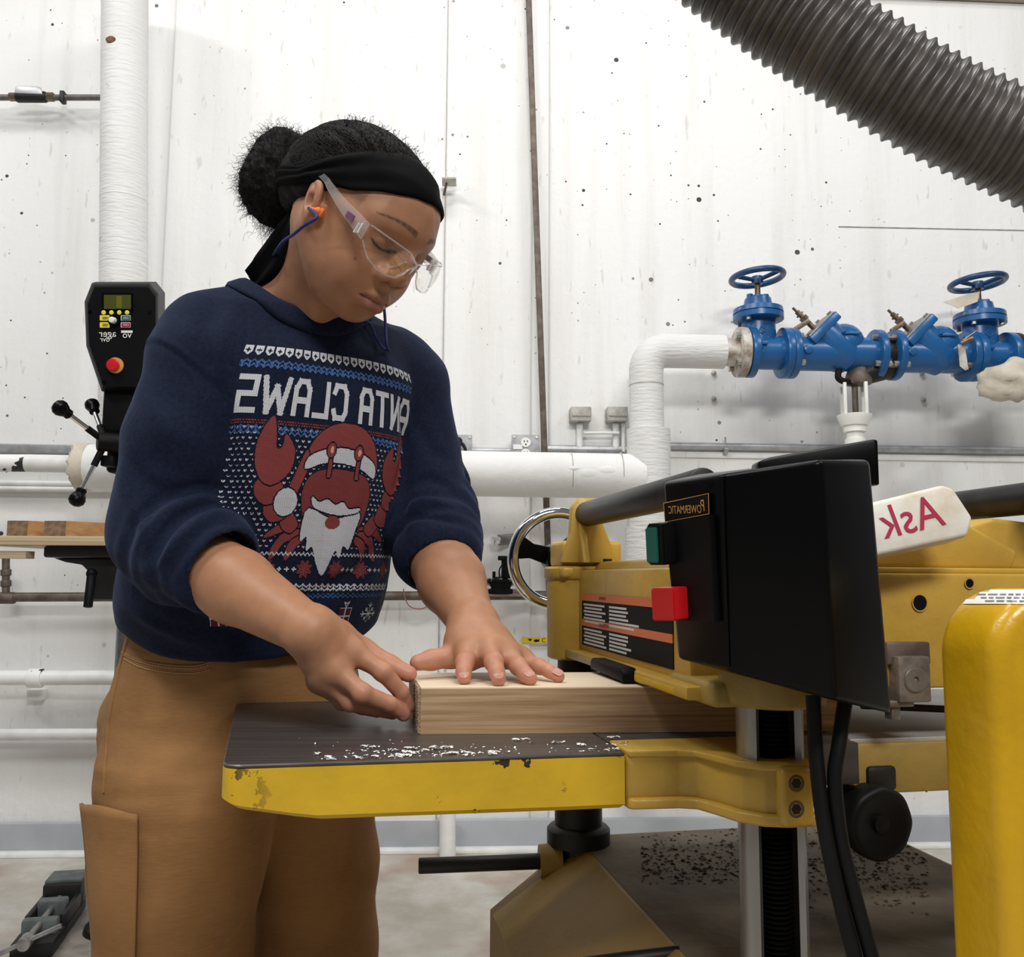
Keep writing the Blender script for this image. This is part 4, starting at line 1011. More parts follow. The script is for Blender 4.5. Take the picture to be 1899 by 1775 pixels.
for i in range(500):
    y, z = rg.uniform(0, BWD), rg.uniform(.0, BT); 
    if rg.random() < .45: z = BT - abs(rg.gauss(0, .003))
    if rg.random() < .35: y = abs(rg.gauss(0, .003))
    q = bp(0, y, z); d = unit(-be + A(rg.gauss(0, .6), rg.gauss(0, .6), rg.gauss(0, .6))) * rg.uniform(.0006, .0020)
    s = A(0, 0, .0002); fz.add([q - s, q + s, q + d], [(0, 1, 2)])
fz.build('frayed_fibres', M['oak_top'], board, smooth=False, kind='stuff')

# ---- white shavings on the bed
sh = MB(); rg = random.Random(21)
def flake(p, s):
    a = rg.uniform(0, 6.28); e1 = A(math.cos(a), math.sin(a), 0); e2 = A(-e1[1], e1[0], 0); L = s * rg.uniform(.6, 2.0); w_ = s * rg.uniform(.3, .6); lift = s * rg.uniform(.1, .6)
    V = [];
    for t_ in np.linspace(-1, 1, 4):
        z = .0005 + lift * (1 - t_ * t_); V += [p + e1 * L * t_ - e2 * w_ + A(0, 0, z), p + e1 * L * t_ + e2 * w_ + A(0, 0, z + .0004)]
    sh.add(V, [(0, 1, 3, 2), (2, 3, 5, 4), (4, 5, 7, 6)])
for i in range(300):
    px = rg.choice([rg.gauss(810, 55), rg.gauss(930, 70), rg.gauss(700, 60), rg.uniform(560, 1170), rg.gauss(1100, 50)])
    py = 1410 - abs(rg.gauss(9, 9)) if rg.random() < .8 else rg.uniform(1368, 1405)
    if px < 470 or px > 1170 or py < 1366: continue
    p = RZ(px, py, ZT_); u_, v_ = uv(p)
    if v_ < .004 or (p - bn0) @ np.cross(MZ, be) > -.004 and px > 770: continue
    flake(p, rg.choice([.0006, .0008, .001, .0018]))
    if rg.random() < .16:
        for _ in range(7): flake(p + A(rg.gauss(0, .003), rg.gauss(0, .0016), rg.uniform(0, .0012)), rg.choice([.0012, .0018, .0024]))
sh.build('wood_shavings', M['label_white'], label='white wood shavings scattered along the planer bed edge', cat='shavings', kind='stuff', smooth=False)
# brown chips on the base
ch = MB()
for i in range(1600):
    px = rg.uniform(1190, 1720); py = rg.gauss(1600, 38)
    if px < 1480 and py > 1640: continue
    p = RZ(px, py, ZB + .0012); u_, v_ = uv(p)
    if v_ > bf - .006 or v_ < vN + .07 or u_ < bu0 + .02 or u_ > bu1 - .05: continue
    s = rg.uniform(.0008, .0045); a = rg.uniform(0, 6.28); e1 = A(math.cos(a), math.sin(a), 0); e2 = A(-e1[1], e1[0], 0)
    ch.add([p - e1 * s, p + e2 * s * .5 + A(0, 0, s * .4), p + e1 * s, p - e2 * s * .5], [(0, 1, 2, 3)])
ch.build('wood_chips', mat('brown_wood_chips', (.10, .055, .028), .8, var=.5, vscale=90), label='brown wood chips lying on the planer base', cat='chips', kind='stuff', smooth=False)

# ================================================================== drill press behind the person
DD = 2.30
XR = unit(RGT * A(1, 1, 0)); YB = unit(FWD * A(1, 1, 0))
dp = thing('drill_press', RZ(240, 1720, 0.0), 'black drill press with a digital control head at left', 'drill press')
def dpx(px, py, d=DD): return P(px, py, d)
# head shell: front polygon lofted back
fp_ = [(160, 562), (173, 529), (276, 529), (291, 548), (291, 650), (262, 722), (190, 720), (163, 640)]
cen_ = np.mean(fp_, 0)
def ringd(s, d): return [dpx(cen_[0] + (x - cen_[0]) * s, cen_[1] + (y - cen_[1]) * s, d) for x, y in fp_]
rings = [ringd(.93, DD - .004), ringd(.96, DD - .004), ringd(1.0, DD + .004), ringd(1.045, DD + .02), ringd(1.05, DD + .05), ringd(1.08, DD + .30)]
n = 8; V = np.array([p for r in rings for p in r]); V[n * 5:, 0] += .015
Fc = [(i * n + j, i * n + (j + 1) % n, (i + 1) * n + (j + 1) % n, (i + 1) * n + j) for i in range(5) for j in range(n)] + [tuple(range(n))[::-1], tuple(range(5 * n, 6 * n))]
head = mesh_obj('head', V, Fc, M['black'], dp, angle=30)
def dplate(px0, px1, py0, py1, off, th, m, name, parent, r=.0):
    a = dpx(px0, py0, DD - off); b = dpx(px1, py1, DD - off); c = (a + b) / 2
    w = abs((b - a) @ RGT) / 2; h = abs((b - a) @ UPV) / 2
    poly = rrect(w, h, min(r, w * .99, h * .99)) if r > 0 else [(-w, -h), (w, -h), (w, h), (-w, h)]
    return MB().prism(c, RGT, UPV, poly, 0, th).build(name, M[m], parent)
dplate(190, 246, 544, 576, .006, .003, 'black_gloss', 'screen_bezel', head)
dplate(193, 243, 547, 573, .0095, .001, 'lcd', 'screen', head)
dplate(216, 226, 549, 571, .0105, .0004, 'knob_yellow', 'screen_bar', head).data.materials[0] = mat('lcd_bar', (.13, .13, .015), .2)
for px in (193, 207.5, 222, 236.5):
    c = dpx(px, 580, DD - .006); MB().cyl(c, c - FWD * .004, .0058, n=16, bev=.001).build('key', M['knob_yellow'], head)
for (y) in (590, 603):
    dplate(186, 204, y - 5, y + 5, .006, .003, 'knob_yellow', 'soft_key', head, .002)
    for k in range(2): dplate(190, 200 - k, y - 2 + 2.6 * k, y - 1 + 2.6 * k, .0095, .0004, 'label_black', 'key_mark', head)
    dplate(224.5, 242.5, y - 5, y + 5, .006, .002, 'panel_outline', 'switch_frame', head, .002)
    dplate(225.5, 241.5, y - 4, y + 4, .0083, .001, 'panel_teal' if y == 590 else 'panel_red', 'switch_key', head, .002)
    text('lettering', 'ON' if y == 590 else 'OFF', .0085, dpx(233.5, y, DD - .0100), RGT, UPV, M['panel_outline'], head)
c = dpx(212, 595, DD - .006); MB().cyl(c, c - FWD * .004, .015, n=24).build('dial_ring', M['black_gloss'], head)
MB().cyl(c - FWD * .003, c - FWD * .018, .0085, .0075, n=20, bev=.001).build('dial', M['knob_white'], head)
text('lettering', 'ager', .026, dpx(199.5, 619, DD - .0055), RGT, UPV, M['label_white'], head)
dplate(225, 246, 613, 617.5, .005, .001, 'label_white', 'logo_block', head)
text('lettering', 'vo', .024, dpx(235.5, 621.5, DD - .0055), RGT, UPV, M['label_white'], head)
text('lettering', 'dvr', .019, dpx(194.5, 629.5, DD - .0055), RGT, UPV, M['label_white'], head)
c = dpx(215, 678, DD - .004)
MB().cyl(c, c - FWD * .005, .0205, n=28).build('stop_ring', M['gold_print'], head)
MB().lathe(c - RGT * .003 - FWD * .004, -FWD, [(0, .010), (.003, .010), (.004, .0155), (.009, .0165), (.013, .014), (.014, .0)], 26, cap=False).build('stop_button', M['red'], head)
for (px, py) in ((168, 580), (278, 580), (194, 710)):
    c = dpx(px, py, DD - .001); MB().cyl(c, c - FWD * .003, .006, n=12).build('screw', M['black_gloss'], head)
# quill casting and feed hub
MB().box(dpx(250, 768, DD + .09), (.058, .07, .065), ax=[XR, YB, A(0, 0, 1)], bev=.012, seg=3).build('quill_casting', M['black'], dp)
MB().box(dpx(250, 830, DD + .09), (.050, .06, .075), ax=[XR, YB, A(0, 0, 1)], bev=.012, seg=3).build('quill', M['black'], dp)
hub = dpx(196, 820, DD - .02); hd = unit(-XR * .75 - YB * .5)
hb = MB().cyl(hub - hd * .06, hub + hd * .02, .024, n=22, bev=.004); hb.build('feed_hub', M['black'], dp)
for (px, py, d_, kr) in ((112, 757, DD - .10, .0205), (171, 752, DD + .06, .0185), (143, 926, DD - .06, .0205)):
    tip = dpx(px, py, d_); d = unit(tip - hub)
    L = np.linalg.norm(tip - hub)
    r_ = MB().cyl(hub, tip, .0062, n=12).build('feed_handle', M['chrome'], dp)
    MB().cyl(hub, hub + d * L * .42, .0085, n=12).build('handle_sleeve', M['black'], r_)
    MB().lathe(tip - d * .03, d, [(0, .009), (.004, .013), (.012, .0125), (.018, kr * .8), (.028, kr), (.038, kr * .95), (.046, kr * .6), (.049, .002)], 32).build('handle_ball', M['black_gloss'], r_)
MB().box(dpx(203, 856, DD), (.016, .02, .014), bev=.004).build('depth_stop', M['black'], dp)
# column, base plate
col_xy = dpx(262, 900, DD + .26)
MB().cyl(A(col_xy[0], col_xy[1], .03), A(col_xy[0], col_xy[1], 1.55), .045, n=26).build('column', M['dull_steel'], dp)
bc = RZ(225, 1745, .03)
MB().box(A(bc[0], bc[1] + .02, .02), (.235, .26, .02), ax=[XR, YB, A(0, 0, 1)], bev=.008).build('base_plate', mat('dusty_cast_base', (.30, .27, .24), .6, .1, var=.35, vscale=18, bump=.2), dp)
MB().lathe(A(col_xy[0], col_xy[1], .035), A(0, 0, 1), [(0, .09), (.02, .085), (.04, .06), (.10, .056), (.11, .046)], 26).build('column_foot', M['black_iron'], dp)
# cast table with its clamp and crank
tz = dpx(160, 1014, 2.2)[2]
a = dpx(80, 1014, 2.14); b = dpx(330, 1014, 2.14)
tc_ = (a + b) / 2 + YB * .17
MB().box(A(tc_[0], tc_[1], tz - .014), (np.linalg.norm(b - a) / 2, .17, .014), ax=[XR, YB, A(0, 0, 1)], bev=.006).build('work_table', M['black_iron'], dp)
q = dpx(207, 1036, 2.2); 
pol = [(-.13, .0), (-.10, -.010), (-.06, -.016), (-.045, -.03), (-.045, -.10), (.10, -.10), (.10, .0)]
MB().prism(q, XR, A(0, 0, 1), pol, -.12, .03, bev=.004).build('table_bracket', M['black_iron'], dp)
p0 = dpx(170, 1064, 2.13); p1 = dpx(163, 1126, 2.10)
MB().cyl(p0, p1, .0105, n=14, bev=.002).build('clamp_lever', M['black'], dp)
MB().sphere(p0, .013, 14).build('lever_eye', M['black'], dp)
MB().cyl(dpx(205, 1098, 2.2), dpx(225, 1100, 2.2), .02, n=16).build('crank_gear', M['black_iron'], dp)
# plywood board on the drill table
pz0 = tz + .0005
a = dpx(-60, 1012, 2.10); b = dpx(330, 1012, 2.10); c = (a + b) / 2 + YB * .16
ply = MB().box(A(c[0], c[1], pz0 + .0105), (np.linalg.norm(b - a) / 2, .16, .0105), ax=[XR, YB, A(0, 0, 1)], bev=.001).build('plywood_board', M['ply'], label='plywood sheet lying on the drill press table', cat='board')
MB().box(dpx(2, 1029, 2.13) , (.07, .02, .009), ax=[XR, YB, A(0, 0, 1)], bev=.001).build('plywood_strip', M['ply'], label='narrow plywood strip under the left end of the sheet', cat='board')
# two wood offcuts
pz1 = pz0 + .021
for i, (x0, x1, x2, y0, lab) in enumerate(((12, 50, 82, 971, 'square wood offcut at the left end of the drill press table'), (81, 121, 165, 970, 'square wood offcut nearer the navy sleeve on the drill press table'))):
    a = dpx(x0, 998, 2.13); b = dpx(x1, 998, 2.13); w_ = abs((b - a) @ XR); h = .0375
    dv = unit(XR * .66 + YB * .75); sd = XR
    o_ = A(a[0], a[1], pz1); L = .115
    V = [o_, o_ + sd * w_, o_ + sd * w_ + dv * L, o_ + dv * L]; V = V + [v + A(0, 0, h) for v in V]
    t = thing('wood_offcut', o_, lab, 'wood block', 'wood offcuts')
    mesh_obj('block', V, HF, M['pine'], t, smooth=False)
    e = -np.cross(sd, A(0, 0, 1)) * .0008; e = -YB * .0008
    V = [o_ + e, o_ + sd * w_ + e, o_ + sd * w_, o_]; V = V + [v + A(0, 0, h) for v in V]
    mesh_obj('end_grain', V, HF, M['scrap_end'], t, smooth=False)
t = thing('wood_chip', dpx(90, 968, 2.2), 'small dark offcut chip on top of the wood blocks', 'wood chip')
MB().box(dpx(62, 969, 2.2), (.012, .01, .003), bev=.001).build('chip', M['black_iron'], t)
# ------------------------------------------------------------------ drill vise on the floor
v0 = RZ(60, 1775, .041); v1 = RZ(122, 1690, .041); vd = unit(v1 - v0); vs_ = unit(np.cross(vd, A(0, 0, 1))); 
t = thing('drill_press_vise', (v0 + v1) / 2, 'small black drill press vise on the floor at lower left', 'vise')
Lv = np.linalg.norm(v1 - v0); AV = [vd, vs_, A(0, 0, 1)]
def vv(x, y, z): return v0 + vd * x + vs_ * y + A(0, 0, z)
MB().box(vv(Lv * .5, 0, .02), (Lv * .55, .050, .018), ax=AV, bev=.004).build('base', M['black_iron'], t)
MB().box(vv(Lv * .92, 0, .055), (.035, .050, .038), ax=AV, bev=.005).build('fixed_jaw', M['black_iron'], t)
MB().box(vv(Lv * .99, 0, .096), (.045, .048, .005), ax=AV, bev=.002).build('jaw_plate', M['cast_grey'], t)
for s in (-1, 1): MB().box(vv(Lv * .62, s * .043, .045), (.10, .007, .022), ax=AV, bev=.004).build('rail', M['black_iron'], t)
MB().box(vv(Lv * .55, 0, .055), (.018, .036, .028), ax=AV, bev=.006).build('moving_jaw', M['cast_grey'], t)
MB().box(vv(Lv * .18, 0, .045), (.014, .044, .030), ax=AV, bev=.008).build('end_block', M['cast_grey'], t)
MB().cyl(vv(-.06, 0, .062), vv(Lv * .75, 0, .062), .0085, n=14).build('screw', M['steel'], t)
MB().cyl(vv(-.09, 0, .062), vv(-.045, 0, .062), .016, n=16, bev=.003).build('screw_head', M['steel'], t)
MB().cyl(vv(-.07, -.08, .03), vv(-.07, .08, .095), .006, n=12).build('handle', M['steel'], t)

# ================================================================== sculpting tools (signed distance field -> mesh)
class SDF:
    def __init__(s, lo, hi, h):
        s.lo = np.asarray(lo, float); s.h = h
        n = np.ceil((np.asarray(hi) - s.lo) / h).astype(int) + 1
        s.F = np.full(n, 1.0, np.float32); s.n = n
        s.ax = [(s.lo[i] + h * np.arange(n[i])).astype(np.float32) for i in range(3)]
    def blk(s, lo, hi):
        sl = []
        for i in range(3):
            a = int(max(0, math.floor((lo[i] - s.lo[i]) / s.h))); b = int(min(s.n[i], math.ceil((hi[i] - s.lo[i]) / s.h) + 1))
            if b <= a: return None, None
            sl.append(slice(a, b))
        X = s.ax[0][sl[0]][:, None, None]; Y = s.ax[1][sl[1]][None, :, None]; Z = s.ax[2][sl[2]][None, None, :]
        return tuple(sl), (X, Y, Z)
    def op(s, fn, lo, hi, k, mode):
        m = k + 4 * s.h; sl, g = s.blk(np.asarray(lo) - m, np.asarray(hi) + m)
        if sl is None: return s
        D = fn(*g).astype(np.float32); O = s.F[sl]
        if mode == 'sub': D = -D; sg = -1
        else: sg = 1
        if k > 0:
            h = np.maximum(k - np.abs(O - D), 0) / k; adj = h * h * k * .25
        else: adj = 0
        s.F[sl] = (np.minimum(O, D) - adj) if sg == 1 else (np.maximum(O, D) + adj)
        return s
    def cone(s, a, b, ra, rb=None, k=.01, mode='add'):
        a = np.asarray(a, float); b = np.asarray(b, float); rb = ra if rb is None else rb
        ba = b - a; L2 = max(ba @ ba, 1e-12); R_ = max(ra, rb)
        def fn(X, Y, Z):
            px, py, pz = X - a[0], Y - a[1], Z - a[2]
            t = np.clip((px * ba[0] + py * ba[1] + pz * ba[2]) / L2, 0, 1)
            return np.sqrt((px - t * ba[0]) ** 2 + (py - t * ba[1]) ** 2 + (pz - t * ba[2]) ** 2) - (ra + t * (rb - ra))
        return s.op(fn, np.minimum(a, b) - R_, np.maximum(a, b) + R_, k, mode)
    def chain(s, pts, rs, k=.01, mode='add'):
        for i in range(len(pts) - 1): s.cone(pts[i], pts[i + 1], rs[i], rs[i + 1], k, mode)
        return s
    def ell(s, c, r, ax=None, k=.01, mode='add'):
        c = np.asarray(c, float); r = np.array([r] * 3 if np.isscalar(r) else r, float); ax = np.eye(3) if ax is None else np.array(ax, float)
        ext = np.sqrt(((ax * r[:, None]) ** 2).sum(0))
        def fn(X, Y, Z):
            p = (X - c[0], Y - c[1], Z - c[2]); q = [(p[0] * ax[i, 0] + p[1] * ax[i, 1] + p[2] * ax[i, 2]) for i in range(3)]
            k0 = np.sqrt(sum((q[i] / r[i]) ** 2 for i in range(3))); k1 = np.sqrt(sum((q[i] / r[i] ** 2) ** 2 for i in range(3))) + 1e-9
            return k0 * (k0 - 1) / k1
        return s.op(fn, c - ext, c + ext, k, mode)
    def torus(s, c, w, R_, r, k=.01, mode='add'):
        c = np.asarray(c, float); w = unit(w)
        def fn(X, Y, Z):
            p = (X - c[0], Y - c[1], Z - c[2]); h = p[0] * w[0] + p[1] * w[1] + p[2] * w[2]
            rad = np.sqrt(np.maximum(p[0] ** 2 + p[1] ** 2 + p[2] ** 2 - h * h, 0)); return np.sqrt((rad - R_) ** 2 + h * h) - r
        return s.op(fn, c - R_ - r, c + R_ + r, k, mode)
    def zloft(s, zs, cen, ab, e1, e2, k=.01, mode='add', pw=2.3, cap=.012):
        """stack of superellipses: centres cen (n,2), half axes ab (n,2) in plan directions e1,e2"""
        zs = np.asarray(zs, float); cen = np.asarray(cen, float); ab = np.asarray(ab, float); o = np.argsort(zs); zs, cen, ab = zs[o], cen[o], ab[o]
        R_ = ab.max() * 1.1; lo = np.append(cen.min(0) - R_, zs[0] - .01); hi = np.append(cen.max(0) + R_, zs[-1] + .01)
        def sm(z, v):
            d = np.concatenate([np.linspace(zs[0], zs[-1], 60)]); vv = np.interp(d, zs, v); ker = np.ones(5) / 5
            vv = np.convolve(np.pad(vv, 2, 'edge'), ker, 'valid'); return np.interp(z, d, vv)
        def fn(X, Y, Z):
            cx, cy, a, b = [sm(Z.ravel(), v)[None, None, :] for v in (cen[:, 0], cen[:, 1], ab[:, 0], ab[:, 1])]
            p = X - cx; q = Y - cy; u = np.abs((p * e1[0] + q * e1[1]) / a); v = np.abs((p * e2[0] + q * e2[1]) / b)
            rho = (u ** pw + v ** pw) ** (1 / pw); d = (rho - 1) * np.minimum(a, b)
            dz = np.maximum(zs[0] - Z, Z - zs[-1]); return np.maximum(d, dz)
        return s.op(fn, lo, hi, k, mode)
    def mesh(s):
        F = s.F; ins = F < 0; nx, ny, nz = F.shape
        c = np.zeros((nx - 1, ny - 1, nz - 1), np.int8)
        for dx in (0, 1):
            for dy in (0, 1):
                for dz in (0, 1): c += ins[dx:nx - 1 + dx, dy:ny - 1 + dy, dz:nz - 1 + dz]
        act = (c > 0) & (c < 8); idx = np.argwhere(act); N = len(idx)
        vid = np.full(act.shape, -1, np.int64); vid[act] = np.arange(N)
        acc = np.zeros((N, 3)); cnt = np.zeros(N)
        cor = [(0, 0, 0), (1, 0, 0), (0, 1, 0), (1, 1, 0), (0, 0, 1), (1, 0, 1), (0, 1, 1), (1, 1, 1)]
        val = [F[idx[:, 0] + a, idx[:, 1] + b, idx[:, 2] + d] for a, b, d in cor]
        for i in range(8):
            for j in range(i + 1, 8):
                if sum(abs(cor[i][q] - cor[j][q]) for q in range(3)) != 1: continue
                m = (val[i] < 0) != (val[j] < 0); t = np.where(m, val[i] / (val[i] - val[j] + 1e-12), 0)
                p = np.array(cor[i])[None] + t[:, None] * (np.array(cor[j]) - np.array(cor[i]))[None]
                acc += p * m[:, None]; cnt += m
        V = (acc / cnt[:, None] + idx) * s.h + s.lo
        Q = []
        for a in range(3):
            b, d = (a + 1) % 3, (a + 2) % 3
            sl0 = [slice(None)] * 3; sl1 = [slice(None)] * 3; sl0[a] = slice(0, F.shape[a] - 1); sl1[a] = slice(1, None)
            for q in (b, d): sl0[q] = slice(1, F.shape[q] - 1); sl1[q] = slice(1, F.shape[q] - 1)
            i0 = ins[tuple(sl0)]; i1 = ins[tuple(sl1)]
            e = np.argwhere(i0 != i1)
            if not len(e): continue
            flip = i0[tuple(e.T)]
            e = e.copy(); e[:, b] += 1; e[:, d] += 1
            def cell(ob, od): q = e.copy(); q[:, b] += ob; q[:, d] += od; return vid[q[:, 0], q[:, 1], q[:, 2]]
            qd = np.stack([cell(-1, -1), cell(0, -1), cell(0, 0), cell(-1, 0)], 1)
            qd[~flip] = qd[~flip][:, ::-1]; Q.append(qd)
        Q = np.concatenate(Q); return V, Q[(Q >= 0).all(1)]
def relax(V, Q, it=2, lam=.5):
    for _ in range(it):
        acc = np.zeros_like(V); cnt = np.zeros(len(V))
        for i in range(4):
            for j in ((i + 1) % 4, (i + 3) % 4):
                np.add.at(acc, Q[:, i], V[Q[:, j]]); np.add.at(cnt, Q[:, i], 1)
        V = V + lam * (acc / np.maximum(cnt, 1)[:, None] - V)
    return V
def vnormals(V, Q):
    n = np.cross(V[Q[:, 2]] - V[Q[:, 0]], V[Q[:, 3]] - V[Q[:, 1]]); N = np.zeros_like(V)
    for i in range(4): np.add.at(N, Q[:, i], n)
    return N / (np.linalg.norm(N, axis=1)[:, None] + 1e-12)
def fbm(Pn, f, seed=0, oct=3):
    """cheap smooth noise from rotated sines, -1..1"""
    r = np.random.default_rng(seed); out = np.zeros(len(Pn)); amp = 1.0; tot = 0
    for o in range(oct):
        for _ in range(4):
            d = r.normal(size=3); d /= np.linalg.norm(d); out += amp * np.sin(Pn @ d * f * 6.283 + r.uniform(0, 6.283)); tot += amp * .5
        f *= 1.9; amp *= .55
    return np.clip(out / tot * .7, -1, 1)
def set_colors(o, cols, name='Col'):
    at = o.data.color_attributes.new(name, 'FLOAT_COLOR', 'POINT')
    at.data.foreach_set('color', np.concatenate([cols, np.ones((len(cols), 1))], 1).astype(np.float32).ravel())
def col_material(name, rough=.5, bump=0.0, bscale=400, sss=0.0, spec=.4):
    k = NT(name); n = k.t.nodes.new('ShaderNodeVertexColor'); n.layer_name = 'Col'
    k.b.inputs['Specular IOR Level'].default_value = spec
    if sss > 0:
        k.b.inputs['Subsurface Weight'].default_value = sss; k.b.inputs['Subsurface Radius'].default_value = (.008, .003, .0015); k.b.inputs['Subsurface Scale'].default_value = 1.0
    o = k.map(); v = k.ramp(k.noise(o, 60, 4), .3, .7, .92, 1.06)
    mul = k.t.nodes.new('ShaderNodeMix'); mul.data_type = 'RGBA'; mul.blend_type = 'MULTIPLY'; mul.inputs['Factor'].default_value = 1
    k.link(n.outputs['Color'], mul.inputs['A']); k.link(v, mul.inputs['B'])
    return k.done(mul.outputs['Result'], rough, k.bump(k.noise(o, bscale, 3), bump, .001) if bump else None)

# ================================================================== the person
def camvec(x, y, z): return unit(RGT * x + UPV * y - FWD * z)
NEAR = camvec(-.475, .085, .876); HF_ = camvec(.686, -.588, .429); HU_ = camvec(.551, .805, .221)
HC = P(665, 384, 1.06) + camvec(.686, -.588, .429) * .012; AXH = np.array([NEAR, HF_, HU_])
def H(s, f, u): return HC + NEAR * s + HF_ * f + HU_ * u
RH = unit(RGT * A(1, 1, 0)); FH = unit(FWD * A(1, 1, 0)); ZUP = A(0, 0, 1)
YAW = math.radians(36)
CN = -math.cos(YAW) * FH + math.sin(YAW) * RH           # chest normal
CS = -math.cos(YAW) * RH - math.sin(YAW) * FH           # towards the near shoulder
M['skin'] = col_material('brown_skin', .48, .12, 900, .12)
def navy():
    k = NT('navy_fleece'); o = k.map(); k.b.inputs['Specular IOR Level'].default_value = .15
    k.b.inputs['Sheen Weight'].default_value = .12; k.b.inputs['Sheen Roughness'].default_value = .5; k.b.inputs['Sheen Tint'].default_value = (.35, .45, .8, 1)
    c = k.mix(k.ramp(k.noise(o, 220, 3), .35, .7), (.0062, .0098, .0255), (.0105, .0160, .039))
    return k.done(c, .85, k.bump(k.noise(o, 500, 3), .35, .0015))
M['navy'] = navy()
def duck():
    k = NT('brown_duck_canvas'); o = k.map(); s = k.map((1, 1, 14)); k.b.inputs['Specular IOR Level'].default_value = .2
    c = k.mix(k.ramp(k.noise(o, 9, 5, .6), .35, .7), (.325, .168, .066), (.25, .126, .047))
    c = k.mix(k.ramp(k.noise(s, 60, 3), .4, .7, 0, .35), c, (.39, .212, .088))
    return k.done(c, .8, k.bump(k.noise(k.map((1, 1, 2)), 700, 2), .3, .0012))
M['duck'] = duck()
M['thread'] = mat('tan_thread', (.50, .30, .15), .7)
M['hair'] = mat('black_hair', (.0065, .0052, .0048), .62, var=.3, vscale=200, spec=.12)
M['band'] = mat('black_jersey', (.0035, .0035, .004), .75, var=.2, bump=.1, bscale=500, spec=.06)

# ---------------------------------------------------------------- head, neck
h_ = .0018
pts = [H(*p) for p in ((.11, .14, .15), (-.11, .14, .15), (.11, -.14, -.15), (-.11, -.14, -.15), (.11, .14, -.15), (-.11, -.14, .15), (.11, -.14, .15), (-.11, .14, -.15))]
lo = np.min(pts, 0); hi = np.max(pts, 0); lo[2] = min(lo[2], HC[2] - .26); lo[0] -= .05
hd = SDF(lo, hi, h_)
hd.ell(H(0, -.018, .012), (.0715, .092, .072), AXH, 0)
hd.ell(H(0, .030, .022), (.060, .062, .052), AXH, .03)                    # forehead
hd.ell(H(0, .024, -.034), (.058, .058, .074), AXH, .03)                   # face mass
for s in (1, -1):
    hd.cone(H(s * .050, -.004, -.046), H(s * .034, .038, -.090), .020, .018, .03)    # jaw
    hd.ell(H(s * .037, .045, -.052), (.027, .031, .034), AXH, .022)                 # cheek
    hd.ell(H(s * .053, .044, -.012), (.012, .020, .016), AXH, .02)                  # cheekbone / temple
hd.ell(H(0, .057, -.098), (.024, .020, .017), AXH, .025)                  # chin
hd.ell(H(0, .066, -.070), (.030, .018, .022), AXH, .02)                   # muzzle
for s in (1, -1):
    hd.cone(H(s * .012, .080, .013), H(s * .046, .063, .011), .009, .008, .016)      # brow
    hd.ell(H(s * .031, .087, -.014), (.017, .012, .009), AXH, .014, 'sub')           # socket
    hd.ell(H(s * .031, .0640, -.0125), (.0165, .0145, .0115), AXH, .004)             # lid over the eyeball
    hd.cone(H(s * .018, .0785, -.0205), H(s * .044, .0695, -.0195), .0030, .0022, .004)  # lower lid
hd.cone(H(0, .078, .004), H(0, .0885, -.020), .0078, .0100, .012)
hd.cone(H(0, .0875, -.020), H(0, .0895, -.0365), .0100, .0138, .010)
for s in (1, -1):
    hd.ell(H(s * .0162, .0835, -.0430), (.0102, .0120, .0090), AXH, .006)
    hd.ell(H(s * .0092, .0905, -.0520), (.0052, .0068, .0050), AXH, .002, 'sub')
    hd.cone(H(s * .0255, .0715, -.0735), H(s * .010, .0845, -.0698), .0036, .0060, .005)   # lips
    hd.cone(H(s * .010, .0845, -.0698), H(0, .0862, -.0704), .0060, .0058, .004)
    hd.cone(H(s * .024, .0715, -.0775), H(s * .009, .0828, -.0822), .0036, .0070, .006)
    hd.cone(H(s * .009, .0828, -.0822), H(0, .0838, -.0826), .0070, .0072, .004)
    hd.cone(H(s * .0275, .0745, -.0755), H(s * .012, .0910, -.0752), .0012, .0019, .002, 'sub')
    hd.cone(H(s * .012, .0910, -.0752), H(0, .0935, -.0756), .0019, .0019, .002, 'sub')
hd.cone(H(-.012, .079, -.0955), H(.012, .079, -.0955), .0045, .0045, .012, 'sub')    # dip under the lower lip
# ears
for s in (1, -1):
    tilt = unit(HU_ - HF_ * .30); e0 = unit(NEAR * s * .93 - HF_ * .36); e0 = unit(e0 - tilt * (e0 @ tilt)); e_ax = np.array([e0, unit(np.cross(tilt, e0)), tilt])
    c = H(s * .0760, -.004, -.0155)
    hd.ell(c, (.0070, .0150, .0245), e_ax, .005)
    hd.ell(c + e0 * .0075 + tilt * .003, (.0062, .0105, .0170), e_ax, .002, 'sub')
    hd.ell(c + e0 * .0010 + tilt * .0025 - HF_ * .001, (.0052, .0062, .0125), e_ax, .003)
    hd.ell(c + e0 * .0068 - tilt * .003 + HF_ * .004, (.0060, .0060, .0085), e_ax, .002, 'sub')
    hd.ell(H(s * .0715, .010, -.020), (.004, .0035, .006), AXH, .004)                 # tragus
    hd.ell(c - tilt * .0205 + HF_ * .003, (.0050, .0080, .0080), e_ax, .005)          # lobe
# neck
NB = P(562, 600, 1.145)
hd.cone(H(0, -.028, -.038), NB, .0455, .056, .025)
hd.cone(H(.038, -.03, -.045), P(585, 640, 1.10), .016, .014, .02)                      # neck muscle
hd.cone(NB + ZUP * .02, P(440, 608, 1.12), .045, .04, .05)                              # trapezius
Vh, Qh = hd.mesh(); Vh = relax(Vh, Qh, 2, .4)
head_bvh = BVHTree.FromPolygons(Vh.tolist(), Qh.tolist())

